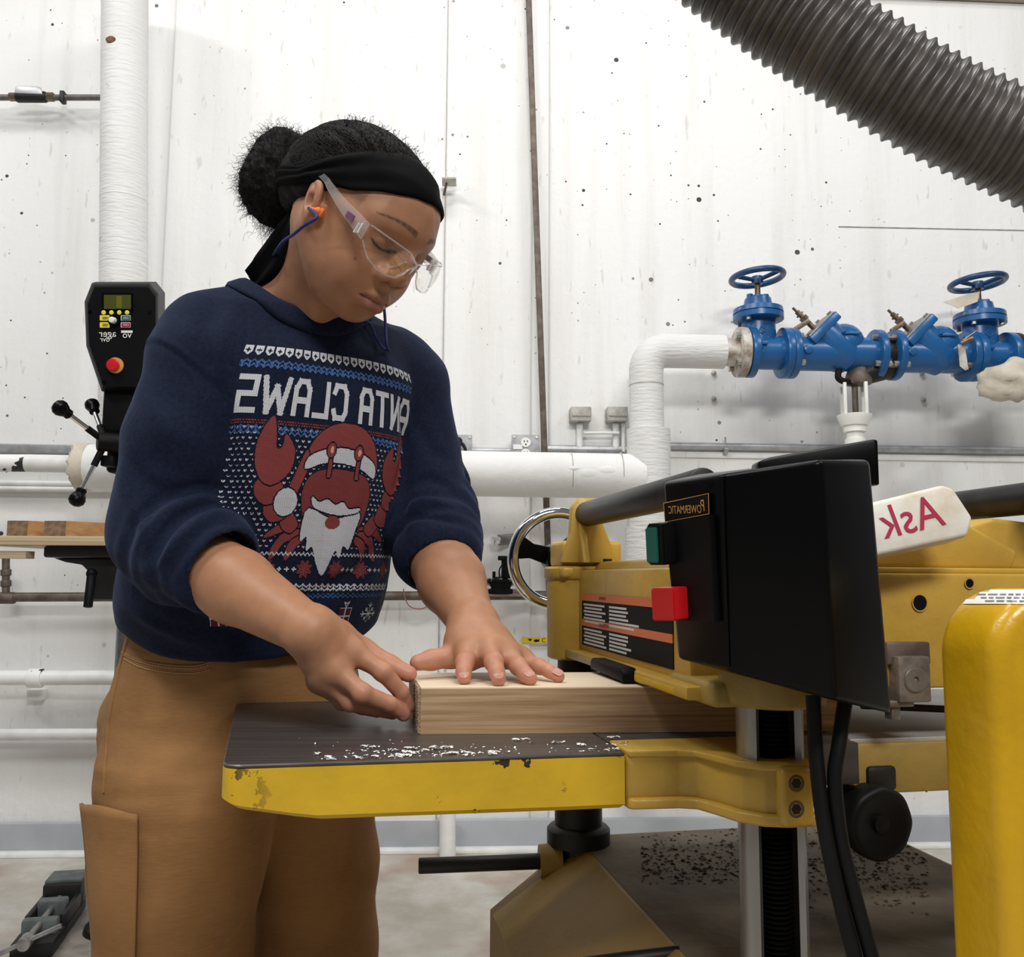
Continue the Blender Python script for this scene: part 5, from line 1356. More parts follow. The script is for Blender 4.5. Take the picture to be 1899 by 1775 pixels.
# ---------------------------------------------------------------- arms and hands
def finger(sd, pts, rs, k=.004):
    sd.chain(pts, rs, k)
nails = []
def hand_field(wrist, fore0, r0, rw, fingers, thumb, mcp_r=.0125, h=.0013, extra=None, flat=None):
    allp = np.array([wrist, fore0] + [p for f_ in fingers for p in f_] + list(thumb))
    sd = SDF(allp.min(0) - .07, allp.max(0) + .07, h)
    sd.cone(fore0, fore0 + (wrist - fore0) * .35, r0, r0 * .97, 0)
    sd.cone(fore0 + (wrist - fore0) * .35, wrist, r0 * .97, rw, .01)
    mcps = [f_[0] for f_ in fingers]
    for i, m in enumerate(mcps):
        sd.cone(wrist, wrist + (m - wrist) * .45, rw * .92, .0155, .012)
        sd.cone(wrist + (m - wrist) * .45, m, .0150, mcp_r, .012)
    for i in range(len(mcps) - 1): sd.cone(mcps[i], mcps[i + 1], mcp_r * .92, mcp_r * .9, .008)
    if extra:
        for (a, b, ra, rb) in extra: sd.cone(a, b, ra, rb, .014)
    sd.cone(wrist, thumb[0], rw * .85, .0165, .014)
    fs = SDF(sd.lo, sd.lo + (sd.n - 1) * h, h)
    for f_, fr in zip(fingers, FR):
        g = SDF(np.min(f_, 0) - .03, np.max(f_, 0) + .03, h)
        # blend fingers to the palm but not to one another
        sd.cone(f_[0], f_[0] + (f_[1] - f_[0]) * .5, fr[0] * 1.05, fr[0], .010)
        for i in range(3): sd.cone(f_[i], f_[i + 1], fr[i], fr[i + 1], .0025)
        sd.ell(f_[1], (fr[1] * 1.07,) * 3, None, .004)
    sd.chain(thumb, TR, .006)
    return sd
FR = [(.0100, .0094, .0084, .0074), (.0100, .0096, .0086, .0076), (.0096, .0092, .0082, .0073), (.0088, .0080, .0072, .0066)]
TR = (.0165, .0125, .0108, .0090)
# near hand pushing the board end
w1 = P(578, 1174, .935); e1_ = P(300, 1010, 1.075)
fg1 = [[P(652, 1208, .945), P(710, 1246, .940), P(744, 1284, .948), P(757, 1310, .956)],
       [P(618, 1238, .930), P(672, 1286, .918), P(722, 1306, .932), P(749, 1325, .946)],
       [P(600, 1256, .940), P(650, 1302, .930), P(697, 1314, .942), P(728, 1322, .956)],
       [P(592, 1262, .958), P(634, 1302, .955), P(672, 1313, .964), P(700, 1320, .974)]]
th1 = [P(628, 1180, .960), P(674, 1206, .972), P(722, 1234, .968), P(758, 1250, .964)]
d_f = unit(w1 - e1_)
sd1 = hand_field(w1, P(372, 1046, 1.03), .0425, .0255, fg1, th1, extra=[(P(600, 1190, .945), P(612, 1248, .938), .019, .017)])
V1, Q1 = sd1.mesh(); V1 = relax(V1, Q1, 2, .4)
# far hand spread on the board
w2 = P(879, 1160, 1.045); e2_ = P(806, 990, 1.235)
ZBD = ZT_ + BT
def tipz(px, py, d, r):      # keep a fingertip resting on the board face
    p = P(px, py, d); p[2] = ZBD + r * .92; return p
fg2 = [[P(868, 1208, .992), P(862, 1228, .965), P(860, 1245, .950), tipz(861, 1260, .944, .0074)],
       [P(906, 1206, .990), P(916, 1228, .955), P(921, 1246, .940), tipz(925, 1262, .932, .0076)],
       [P(942, 1214, .995), P(962, 1236, .965), P(974, 1250, .948), tipz(984, 1260, .940, .0073)],
       [P(965, 1222, 1.005), P(1000, 1236, .985), P(1018, 1245, .972), tipz(1036, 1253, .966, .0066)]]
th2 = [P(858, 1190, 1.02), P(838, 1218, 1.005), P(800, 1224, .995), P(775, 1229, .985)]
sd2 = hand_field(w2, P(818, 1040, 1.17), .0435, .0260, fg2, th2, extra=[(P(870, 1175, 1.03), P(915, 1208, 1.0), .022, .016), (P(850, 1195, 1.015), P(868, 1225, .995), .014, .012)])
V2, Q2 = sd2.mesh(); V2 = relax(V2, Q2, 2, .4)
# upper arms / torso core hidden under the clothes keep the figure continuous
SHc = P(545, 660, 1.16); SH1 = SHc + CS * .165; SH2 = SHc - CS * .165
bd = SDF(np.minimum.reduce([SH1, SH2, e1_, e2_, P(450, 1200, 1.26)]) - .14, np.maximum.reduce([SH1, SH2, e1_, e2_, NB]) + .14, .006)
bd.chain([SHc + CS * .10 - ZUP * .05, P(382, 700, 1.09), P(336, 820, 1.072), P(308, 970, 1.072), P(376, 1048, 1.028)], [.034, .034, .034, .034, .039], .02); bd.chain([SH2 - ZUP * .05, P(776, 850, 1.262), e2_, P(818, 1042, 1.168)], [.036, .036, .036, .040], .02)
TC = lambda px, py, d: P(px, py, d)
bd.chain([NB, P(540, 690, 1.16), P(510, 900, 1.19), P(465, 1120, 1.23)], [.055, .085, .09, .10], .04)
bd.cone(SHc + CS * .10 - ZUP * .05, SH2 - ZUP * .05, .034, .034, .04)
V3, Q3 = bd.mesh(); V3 = relax(V3, Q3, 2, .5)
# skin colours, with shade painted into nostrils, mouth line and lid crease
BASE = A(.385, .188, .106); ROSE = A(.56, .255, .175); LIP = A(.31, .125, .092); DARKB = A(.035, .02, .014)
def head_colors(V):
    q = V - HC; s, f, u = q @ NEAR, q @ HF_, q @ HU_; c = np.tile(BASE, (len(V), 1))
    c *= (1 + .05 * fbm(V, 14, 3))[:, None]
    def blend(w, col): nonlocal c; w = np.clip(w, 0, 1)[:, None]; c = c * (1 - w) + col * w
    a = np.abs(s)
    blend(.35 * np.exp(-(((a - .04) / .02) ** 2 + ((u + .035) / .025) ** 2)) * (f > .02), A(.50, .22, .13))
    lipu = np.where(u > -.0755, (-.0655 - .0060 * (a / .025) ** 2) - u, u - (-.0905 + .011 * (a / .025) ** 2))
    blend(np.clip(lipu / .0015, 0, 1) * (a < .0262) * (f > .06) * .8, LIP)
    # eyebrow: tapered arc
    t = np.clip((a - .012) / .044, 0, 1); mid = .0150 + .004 * np.sin(t * 3.0) - .003 * t; half = .0042 * (1 - .65 * t) * (a > .011)
    nz = .8 + .3 * fbm(V * A(1, 1, 1), 160, 5, 2)
    blend(np.clip((half - np.abs(u - mid)) / .0015, 0, 1) * (a < .057) * (f > .04) * np.clip(nz, .2, 1) * .85, DARKB)
    # lash line, shade painted into the lid crease
    ul = -.0195 + .0035 * ((a - .031) / .014) ** 2
    blend(np.clip((.0019 - np.abs(u - ul)) / .001, 0, 1) * (np.abs(a - .031) < .0165) * (f > .06), A(.012, .008, .007))
    ul = -.006 - .004 * ((a - .031) / .014) ** 2
    blend(.5 * np.clip((.0011 - np.abs(u - ul)) / .0008, 0, 1) * (np.abs(a - .031) < .015) * (f > .06), A(.12, .05, .03))
    blend(.35 * np.exp(-(((a - .031) / .014) ** 2 + ((u + .013) / .009) ** 2)) * (f > .06), A(.24, .105, .06))
    for sg in (1, -1): blend(.95 * np.exp(-(((s - sg * .0092) / .0045) ** 2 + ((f - .0895) / .006) ** 2 + ((u + .0505) / .004) ** 2)), A(.03, .012, .008))  # dark of the nostril cavities painted on
    blend(.8 * np.clip((.0012 - np.abs(u + .0755)) / .0008, 0, 1) * (a < .027) * (f > .06), A(.06, .02, .015))
    # ear a little redder, hairline at temple
    blend(.45 * ((a > .072) & (f < .012) & (u > -.045)), A(.44, .18, .11))
    blend(np.clip((u - .010 + .35 * (f - .03)) / .02, 0, .45) * (f < .05) * (a > .05), DARKB * 1.6)
    for (ss, ff, uu, r) in ((.052, .064, -.043, .0012), (.060, .044, -.030, .0008), (.061, .042, -.026, .0008)):
        blend(np.exp(-((s - ss) ** 2 + (u - uu) ** 2) / r ** 2) * .8, A(.06, .025, .015))
    return c
def hand_colors(V, fingers, thumb):
    c = np.tile(BASE * A(1.12, 1.12, 1.08), (len(V), 1)); c *= (1 + .05 * fbm(V, 18, 8))[:, None]
    def near(p, r): return np.exp(-((V - p) ** 2).sum(1) / r ** 2)
    for f_ in fingers + [thumb]:
        w = np.clip(sum(near(p, .016) for p in f_[1:]), 0, 1)[:, None] * .55; c = c * (1 - w) + ROSE * w
        w = near(f_[-1], .010)[:, None] * .6; c = c * (1 - w) + A(.56, .23, .165) * w
    for f_ in fingers:
        w = near(f_[0], .012)[:, None] * .3; c = c * (1 - w) + A(.40, .16, .095) * w
        for p in (f_[1],):
            w = near(p, .006)[:, None] * .30; c = c * (1 - w) + A(.26, .11, .06) * w
    return c
VB = np.concatenate([Vh, V1, V2, V3]); off = np.cumsum([0, len(Vh), len(V1), len(V2)])
QB = np.concatenate([Qh + off[0], Q1 + off[1], Q2 + off[2], Q3 + off[3]])
CB = np.concatenate([head_colors(Vh), hand_colors(V1, fg1, th1), hand_colors(V2, fg2, th2), np.tile(BASE, (len(V3), 1))])
person = mesh_obj('person', VB, QB, M['skin'], label='person in a navy sweatshirt and brown work pants pushing a board into the planer', cat='person')
set_colors(person, CB)
# fingernails
M['nail'] = mat('fingernail', (.56, .29, .22), .35, var=.05, spec=.3)
for f_, th_n in ((fg1[0], camvec(.45, .25, .85)), (fg1[1], camvec(.35, .0, .95)), (fg2[0], camvec(-.05, .8, .6)), (fg2[1], camvec(0, .8, .6)), (fg2[2], camvec(.1, .8, .6)), (fg2[3], camvec(.1, .85, .5))):
    d = unit(f_[3] - f_[2]); n_ = unit(th_n - d * (th_n @ d)); s_ = np.cross(d, n_); r = FR[0][3]
    mb = MB()
    V = []; Fq = []
    for i in range(6):
        for j in range(6):
            x = (i / 5 - .45) * .0105; y = (j / 5 - .5) * 2; wv = .0052 * math.sqrt(max(.05, 1 - max(0, (i / 5 - .55) / .5) ** 2))
            V.append(f_[3] - d * .0015 + d * x + s_ * y * wv + n_ * (r * .98 * math.sqrt(1 - (y * wv / r) ** 2 * .8) + .0004 - max(0, x - .002) * .35))
    Fq = [(i * 6 + j, (i + 1) * 6 + j, (i + 1) * 6 + j + 1, i * 6 + j + 1) for i in range(5) for j in range(5)]
    mesh_obj('fingernail', V, Fq, M['nail'], person)
# eyeball slit under the lids
for s in (1,):
    lash = MB()
    for i in range(26):
        a = .017 + .028 * i / 25; u = -.0195 + .0035 * ((a - .031) / .014) ** 2
        q = H(a, .0808 - 14 * max(0, a - .031) ** 2 * 1.0 - 3 * max(0, .031 - a) ** 2, u); 
        hit = head_bvh.ray_cast(Vector(H(a, .14, u)), Vector(-HF_))
        if hit[0] is None: continue
        q = np.array(hit[0]); d = HF_ * .55 - HU_ * .75 + NEAR * (a - .028) * 18
        e = q + unit(d) * .005; sd_ = NEAR * .00035
        lash.add([q - sd_, q + sd_, (q + e) / 2 + HF_ * .0012 + sd_ * .6, (q + e) / 2 + HF_ * .0012 - sd_ * .6, e], [(0, 1, 2, 3), (3, 2, 4)])
    lash.build('eyelashes', M['hair'], person)

# ---------------------------------------------------------------- sweatshirt
zc = lambda py, d: 1 + 0 * py
secs = [  # px, py, depth, half width, half depth
    (462, 1262, 1.245, .150, .116),    (468, 1205, 1.245, .160, .124), (468, 1175, 1.245, .170, .132), (472, 1130, 1.235, .181, .142), (480, 1075, 1.225, .181, .143), (490, 1010, 1.212, .176, .140),
    (503, 940, 1.20, .173, .138), (516, 860, 1.188, .171, .136), (527, 790, 1.178, .170, .132), (537, 730, 1.172, .166, .124), (545, 680, 1.165, .160, .112), (550, 645, 1.16, .140, .095), (555, 610, 1.155, .110, .078)]
ctr = [P(a, b, d) for a, b, d, _, _ in secs]
SZ = np.array([c[2] for c in ctr]); SC = np.array([c[:2] for c in ctr]); SAB = np.array([[w, b] for *_, w, b in secs])
sw = SDF(np.minimum(SC.min(0).tolist() + [SZ.min()], 9) - .30, np.array(SC.max(0).tolist() + [SZ.max()]) + .30, .0034)
sw.zloft(SZ, SC, SAB, CS, CN, 0, pw=2.25)
# yoke and shoulders
sh1 = SHc + CS * .112 + ZUP * .012; sh2 = SHc - CS * .150 + ZUP * .004
yk = P(552, 580, 1.145)
for sgn, sh in ((1, sh1), (-1, sh2)):
    sw.cone(yk + CS * sgn * .045 - ZUP * .020, sh - ZUP * .006, .050, .050, .035)
    sw.cone(yk + CS * sgn * .04 - CN * .02 - ZUP * .03, sh - CN * .02 - ZUP * .035, .052, .050, .035)
# near sleeve
a0, a1, a2 = P(374, 668, 1.085), P(334, 820, 1.07), P(304, 985, 1.07)
sw.cone(sh1 - ZUP * .01, a0, .050, .058, .025)
sw.cone(a0, a1, .058, .066, .010); sw.cone(a1, a2, .066, .063, .008)
f0 = P(392, 1040, 1.018)
sw.cone(a2, P(335, 1026, 1.05), .063, .058, .010); sw.cone(P(335, 1026, 1.05), f0, .058, .052, .010)
# far sleeve
b0, b1, b2 = P(752, 715, 1.262), P(776, 850, 1.258), P(800, 965, 1.235)
sw.cone(sh2, b0, .052, .060, .025); sw.cone(b0, b1, .060, .060, .010); sw.cone(b1, b2, .060, .060, .008)
g0 = P(815, 1028, 1.178); sw.cone(b2, g0, .060, .054, .010)
# gathered rolls of the pushed-up sleeves
ax1 = unit(f0 - a2); ax2 = unit(g0 - b2)
for i, (t, R_, r, tx, tz) in enumerate(((.20, .056, .0095, -.1, .15), (.46, .056, .011, .12, .05), (.70, .055, .0115, -.12, -.08), (.95, .050, .0115, .05, 0), (1.13, .0465, .009, 0, 0))):
    sw.torus(a2 + (f0 - a2) * t, ax1 + ZUP * tz * -1 + RH * tx * .6, R_, r, .009)
for i, (t, R_, r, tx, tz) in enumerate(((-.9, .058, .011, .1, .15), (-.35, .058, .012, -.2, .1), (.15, .056, .012, .2, .1), (.55, .054, .012, -.1, 0), (.9, .051, .0115, .1, 0), (1.12, .047, .009, 0, 0))):
    sw.torus(b2 + (g0 - b2) * t, ax2 + ZUP * tz + RH * tx * .6, R_, r, .009)
# hem band
hemc = ctr[0]
def half(p0, p1, p2):   # cut everything below the tilted hem plane
    p0, p1, p2 = map(np.asarray, (p0, p1, p2)); nr = unit(np.cross(p1 - p0, p2 - p0)); nr = nr if nr[2] > 0 else -nr
    sw.op(lambda X, Y, Z: (X - p0[0]) * nr[0] + (Y - p0[1]) * nr[1] + (Z - p0[2]) * nr[2], sw.lo, sw.lo + (sw.n - 1) * sw.h, .012, 'sub')
half(P(225, 1105, 1.27), P(500, 1240, 1.12), P(705, 1212, 1.20))
# open the cuffs and the neck
sw.cone(f0 - ax1 * .005, f0 + ax1 * .12, .0435, .043, .003, 'sub'); sw.cone(g0 - ax2 * .005, g0 + ax2 * .12, .0445, .044, .003, 'sub')
NL = P(556, 566, 1.142)
NAX = unit(ZUP + CN * .62 + CS * .05)
e_n1 = unit(CS - NAX * (CS @ NAX)); e_n2 = np.cross(NAX, e_n1)
sw.cone(NL + NAX * .027, NL + NAX * .22, .069, .10, .006, 'sub')
Vs, Qs = sw.mesh(); Vs = relax(Vs, Qs, 3, .5)
Ns = vnormals(Vs, Qs)
def on(bvh, px, py, off=.0):
    r = Vector(ray(px, py)).normalized(); hit = bvh.ray_cast(Vector(CAM), r)
    if hit[0] is None: return None
    n_ = np.array(hit[1]); n_ = -n_ if n_ @ ray(px, py) > 0 else n_
    return np.array(hit[0]) + n_ * off
def folds(V, Q, specs):
    """press creases (amp < 0) or raise ridges (amp > 0) along curves lying on the surface"""
    bvh = BVHTree.FromPolygons(V.tolist(), Q.tolist()); N = vnormals(V, Q); D = np.zeros(len(V))
    for (pxs, amp, wd) in specs:
        pts = [on(bvh, x, y) for x, y, _ in spline([(x, y, 0) for x, y in pxs], 36)]; pts = [(i, p) for i, p in enumerate(pts) if p is not None]
        if len(pts) < 4: continue
        best = np.full(len(V), 9.0); w = np.zeros(len(V)); box = np.array([p for _, p in pts]); near = np.all((V > box.min(0) - 4 * wd) & (V < box.max(0) + 4 * wd), 1); ix = np.where(near)[0]
        bb = best[ix]; ww = w[ix]; jump = None
        for (i, p), (j, p2) in zip(pts[:-1], pts[1:]):
            if np.linalg.norm(p2 - p) > .05: continue
            d = np.linalg.norm(V[ix] - p, axis=1); m = d < bb; bb[m] = d[m]; ww[m] = math.sin(math.pi * (i + 1) / 38) ** .6
        D[ix] += amp * ww * np.exp(-(bb / wd) ** 2)
    return V + N * D[:, None]
Vs = folds(Vs, Qs, [
    ([(440, 922), (370, 905), (300, 925), (240, 980)], -.007, .008), ([(445, 940), (385, 935), (315, 972), (262, 1045)], -.007, .0075),
    ([(442, 930), (378, 920), (308, 948), (250, 1015)], .005, .006), ([(440, 955), (392, 955), (335, 995), (285, 1060)], .005, .006),
    ([(440, 968), (395, 972), (350, 1010), (305, 1070)], -.006, .006), ([(412, 720), (422, 800), (430, 880), (440, 950)], -.010, .011),
    ([(262, 636), (300, 640), (345, 670), (395, 715), (410, 745)], -.0028, .0035), ([(262, 630), (302, 633), (348, 662), (398, 706)], .0022, .005),
    ([(395, 560), (378, 620), (388, 690), (412, 740)], -.005, .014), ([(440, 545), (420, 610), (420, 680)], .004, .014),
    ([(235, 770), (290, 850), (370, 890), (425, 890)], -.004, .014), ([(225, 850), (280, 900), (340, 905)], -.004, .011), ([(215, 900), (250, 950), (275, 1000)], .005, .012),
    ([(255, 720), (300, 780), (360, 820)], .004, .016), ([(700, 1010), (650, 1070), (570, 1105), (500, 1110)], -.006, .014), ([(480, 1080), (540, 1100), (600, 1100)], .005, .014),
    ([(240, 1090), (320, 1120), (420, 1165), (500, 1200)], -.006, .016), ([(300, 1090), (400, 1140), (480, 1170)], .006, .014), ([(222, 1120), (300, 1165), (400, 1205)], .004, .010),
    ([(760, 900), (800, 890), (835, 905)], -.006, .008), ([(755, 935), (800, 930), (850, 945)], .005, .007), ([(750, 960), (800, 958), (860, 970)], -.006, .007), ([(770, 780), (800, 830), (820, 850)], -.004, .010),
    ([(745, 740), (752, 820), (750, 900), (742, 1000)], -.007, .010), ([(640, 640), (720, 680), (770, 740)], .003, .014), ([(560, 640), (500, 700), (470, 800)], .003, .02)])
Ns = vnormals(Vs, Qs)
# soft cloth undulation, stronger on the sleeves
arm_w = np.clip(1 - np.minimum(np.linalg.norm(Vs - a1, axis=1), np.linalg.norm(Vs - b1, axis=1)) / .22, 0, 1)
belly = np.clip((1.06 - Vs[:, 2]) / .08, 0, 1)
Vs = Vs + Ns * (.0016 * fbm(Vs * A(1, 1, .5), 9, 11) + (.0026 * arm_w + .0022 * belly) * fbm(Vs * A(1, 1, 1.6), 8, 12))[:, None]
sweat = mesh_obj('sweatshirt', Vs, Qs, M['navy'], person, label='navy sweatshirt with a festive knit-style print')
sw_bvh = BVHTree.FromPolygons(Vs.tolist(), Qs.tolist())
# collar band: ribbed strip laid around the neckline
nt_, nr_ = 96, 9; V = []
for i in range(nt_):
    t_ = 2 * math.pi * i / nt_; d = math.cos(t_) * e_n1 + math.sin(t_) * e_n2; prev = None
    for j in range(nr_):
        r = .0665 + .025 * j / (nr_ - 1); o_ = NL + NAX * .16 + d * r; hit = sw_bvh.ray_cast(Vector(o_), Vector(-NAX))
        p = np.array(hit[0]) + np.array(hit[1]) * (.0036 - (.0030 if j == nr_ - 1 else 0)) if hit[0] is not None and hit[3] < .26 else None
        V.append(p)
for i in range(nt_):
    for j in range(nr_ - 1, -1, -1):
        if V[i * nr_ + j] is None: V[i * nr_ + j] = (V[i * nr_ + j + 1] if j < nr_ - 1 and V[i * nr_ + j + 1] is not None else NL + (math.cos(2 * math.pi * i / nt_) * e_n1 + math.sin(2 * math.pi * i / nt_) * e_n2) * .07)
G = np.array(V).reshape(nt_, nr_, 3)
for _ in range(3): G = .5 * G + .25 * (np.roll(G, 1, 0) + np.roll(G, -1, 0))
Fq = [(i * nr_ + j, i * nr_ + j + 1, ((i + 1) % nt_) * nr_ + j + 1, ((i + 1) % nt_) * nr_ + j) for i in range(nt_) for j in range(nr_ - 1)]
cl = mesh_obj('collar', G.reshape(-1, 3), Fq, M['navy'], sweat); md = cl.modifiers.new('thickness', 'SOLIDIFY'); md.thickness = .004; md.offset = 0
mb = MB().tube(np.concatenate([G[:, nr_ - 1], G[:1, nr_ - 1]]) + NAX * .0006, .0008, 6, closed=False); mb.build('collar_seam', M['navy'], sweat)
# ---------------------------------------------------------------- work pants
hipc = P(452, 1215, 1.255); kn = P(318, 1760, 1.20); kf = P(578, 1760, 1.36)
pt = SDF(np.array([hipc[0] - .36, hipc[1] - .30, -.0]), np.array([hipc[0] + .36, hipc[1] + .34, hipc[2] + .14]), .0055)
hz_ = [hipc + ZUP * .07, hipc, P(445, 1300, 1.262), P(438, 1400, 1.268)]
hz_[0] = hipc + ZUP * .10
pt.zloft([p[2] for p in hz_], [p[:2] for p in hz_], [(.145, .110), (.160, .122), (.172, .13), (.170, .13)], CS, CN, 0, pw=2.3)
L1 = [P(392, 1340, 1.215), P(352, 1480, 1.185), P(332, 1600, 1.180), P(326, 1760, 1.185)]
L2 = [P(525, 1370, 1.32), P(560, 1480, 1.335), P(580, 1600, 1.345), P(580, 1760, 1.345)]
pt.chain(L1, [.112, .108, .104, .092], .04); pt.chain(L2, [.108, .104, .098, .088], .012)
ft1 = np.array([L1[3][0] - .0, L1[3][1], .12]); ft2 = np.array([L2[3][0] + .01, L2[3][1] + .0, .12])
pt.chain([L1[3], ft1], [.096, .082], .03); pt.chain([L2[3], ft2], [.094, .082], .03)
pt.cone(P(290, 1335, 1.30), P(300, 1410, 1.30), .078, .074, .05)                       # seat
Vp, Qp = pt.mesh(); Vp = relax(Vp, Qp, 3, .5); Np = vnormals(Vp, Qp)
wr = np.exp(-((Vp[:, 2] - .76) / .07) ** 2)
Vp = Vp + Np * (.002 * fbm(Vp * A(1, 1, .7), 6, 31) + .0045 * wr * fbm(Vp * A(.6, .6, 2.2), 7, 32))[:, None]
pants = mesh_obj('work_pants', Vp, Qp, M['duck'], person, label='brown canvas work pants')
pn_bvh = BVHTree.FromPolygons(Vp.tolist(), Qp.tolist())
def seam(name, pxs, r, m, parent, bvh, dash=0, off=.0006, n=40):
    sp = spline([(x, y, 0) for x, y in pxs], n); pts = [on(bvh, x, y, off) for x, y, _ in sp]; pts = [p for p in pts if p is not None]
    if len(pts) < 3: return None
    mb = MB()
    if not dash: mb.tube(pts, r, 6)
    else:
        pts = np.array(pts); sl = np.concatenate([[0], np.cumsum(np.linalg.norm(np.diff(pts, axis=0), axis=1))]); s = 0
        while s + dash < sl[-1]:
            seg = np.stack([np.interp(np.linspace(s, s + dash * .7, 3), sl, pts[:, i]) for i in range(3)], 1); mb.tube(seg, r, 5); s += dash
    return mb.build(name, M[m], parent)
# front pocket edge, side seam
seam('stitching', [(228, 1214), (260, 1228), (310, 1238), (360, 1240), (392, 1232)], .0007, 'thread', pants, pn_bvh, .004)
seam('stitching', [(230, 1222), (262, 1238), (312, 1247), (362, 1248), (395, 1240)], .0007, 'thread', pants, pn_bvh, .004)
seam('pocket_edge', [(226, 1210), (258, 1224), (310, 1233), (360, 1235), (392, 1227)], .0016, 'duck', pants, pn_bvh, off=.0)
seam('side_seam', [(246, 1165), (230, 1212), (215, 1275), (203, 1340), (197, 1400), (193, 1470)], .0016, 'duck', pants, pn_bvh)
# thigh pocket: a curved panel standing off the leg
def patch(pxgrid, off, th, name, m, parent, bvh, nu=22, nv=26):
    (a, b, c, d) = pxgrid; V = []; ok = True
    for j in range(nv):
        for i in range(nu):
            u = i / (nu - 1); v = j / (nv - 1)
            x = (a[0] * (1 - u) + b[0] * u) * (1 - v) + (d[0] * (1 - u) + c[0] * u) * v; y = (a[1] * (1 - u) + b[1] * u) * (1 - v) + (d[1] * (1 - u) + c[1] * u) * v
            o_ = off(u, v) if callable(off) else off
            p = on(bvh, x, y, o_); k_ = 0
            while p is None and k_ < 40:      # cloth standing out past the leg
                k_ += 1; p = on(bvh, x + 2 * k_, y, o_)
            if p is None: return None
            if k_: p = p - RGT * (2 * k_ * .75 / FPX) + FWD * (.0006 * k_)
            V.append(p)
    G = np.array(V).reshape(nv, nu, 3)
    for _ in range(4): G[1:-1] = .5 * G[1:-1] + .25 * (G[:-2] + G[2:]); G[:, 1:-1] = .5 * G[:, 1:-1] + .25 * (G[:, :-2] + G[:, 2:])
    V = G.reshape(-1, 3)
    Fq = [(j * nu + i, j * nu + i + 1, (j + 1) * nu + i + 1, (j + 1) * nu + i) for j in range(nv - 1) for i in range(nu - 1)]
    o = mesh_obj(name, V, Fq, M[m], parent); md = o.modifiers.new('thickness', 'SOLIDIFY'); md.thickness = th; md.offset = -1; return o
pk = patch([(166, 1486), (264, 1507), (254, 1840), (190, 1840)], lambda u, v: .006 + .007 * math.sin(math.pi * min(1, u * 1.1)) * (1 - v * .7) + .004 * max(0, 1 - v * 6), .004, 'thigh_pocket', 'duck', pants, pn_bvh)
if pk is not None:
    pk['label'] = 'patch pocket on the thigh'
    dg = bpy.context.evaluated_depsgraph_get()
    pv = np.array([v.co[:] for v in pk.data.vertices]) + ORG[pk.name]; pk_bvh = BVHTree.FromPolygons(pv.tolist(), [tuple(p.vertices) for p in pk.data.polygons])
    seam('stitching', [(170, 1514), (200, 1524), (230, 1531), (262, 1535)], .0006, 'thread', pk, pk_bvh, .004, off=.0004)
    seam('stitching', [(256, 1510), (254, 1600), (251, 1700), (249, 1785)], .0006, 'thread', pk, pk_bvh, .004, off=.0004)
    seam('stitching', [(261, 1512), (259, 1600), (256, 1700), (253, 1785)], .0007, 'thread', pk, pk_bvh, .004, off=.0004)
#seam('zipper', [(222, 1128), (218, 1150), (216, 1180), (215, 1205)], .0022, 'black_iron', sweat, sw_bvh, off=.001) 
# boots (below the frame)
for c in (ft1, ft2):
    b = SDF(np.array([c[0] - .16, c[1] - .22, -.005]), np.array([c[0] + .2, c[1] + .12, .20]), .006)
    b.chain([c + A(0, 0, .03), c * A(1, 1, 0) + A(0, 0, .055), c * A(1, 1, 0) + CN * .15 + A(0, 0, .045)], [.055, .052, .042], .03); b.op(lambda X, Y, Z: -(Z + 0 * X + 0 * Y) + 0.002, b.lo, b.lo + (b.n - 1) * b.h, 0, 'sub') if False else None
    vb, qb = b.mesh(); vb[:, 2] = np.maximum(vb[:, 2], .001); mesh_obj('boot', vb, qb, M['rust_iron'], person)

# ---------------------------------------------------------------- hair and headband
hr = SDF(H(0, 0, 0) - .2, H(0, 0, 0) + .2, .0028)
hr.ell(H(0, -.020, .014), (.0780, .0985, .0765), AXH, 0)
hr.ell(H(0, -.080, -.012), (.052, .04, .045), AXH, .03)
def cutpl(p0, nrm, k=.006):
    def fn(X, Y, Z): return -((X - p0[0]) * nrm[0] + (Y - p0[1]) * nrm[1] + (Z - p0[2]) * nrm[2])
    hr.op(fn, hr.lo, hr.lo + (hr.n - 1) * hr.h, k, 'sub')
cutpl(H(0, .088, .066), unit(HF_ * .62 - HU_ * .78)); cutpl(H(0, 0, -.004), unit(-HU_ + HF_ * .62)); 
Vr, Qr = hr.mesh(); Vr = relax(Vr, Qr, 2, .5)
q = Vr - HC; Vr = Vr + vnormals(Vr, Qr) * (.0016 * fbm(np.stack([q @ NEAR * 3.2, q @ HF_ * .5, q @ HU_ * 1.5], 1), 30, 41))[:, None]
hair = mesh_obj('hair', Vr, Qr, M['hair'], person, label='black hair pulled back into a puff')
hair_bvh = BVHTree.FromPolygons(Vr.tolist(), Qr.tolist())
BUN = P(516, 330, 1.125); bn_ = SDF(BUN - .11, BUN + .11, .0026)
bn_.ell(BUN, (.040, .040, .050), [RH, FH, ZUP], 0); bn_.ell(P(496, 352, 1.125), (.032, .03, .034), [RH, FH, ZUP], .02); bn_.ell(P(532, 278, 1.125), (.026, .028, .024), [RH, FH, ZUP], .02); bn_.ell(P(535, 375, 1.12), (.032, .03, .036), [RH, FH, ZUP], .02)
Vn, Qn = bn_.mesh(); Nn = vnormals(Vn, Qn); Vn = Vn + Nn * (.0035 * fbm(Vn, 26, 51) + .0018 * fbm(Vn, 80, 52))[:, None]
mesh_obj('hair_puff', Vn, Qn, M['hair'], person)
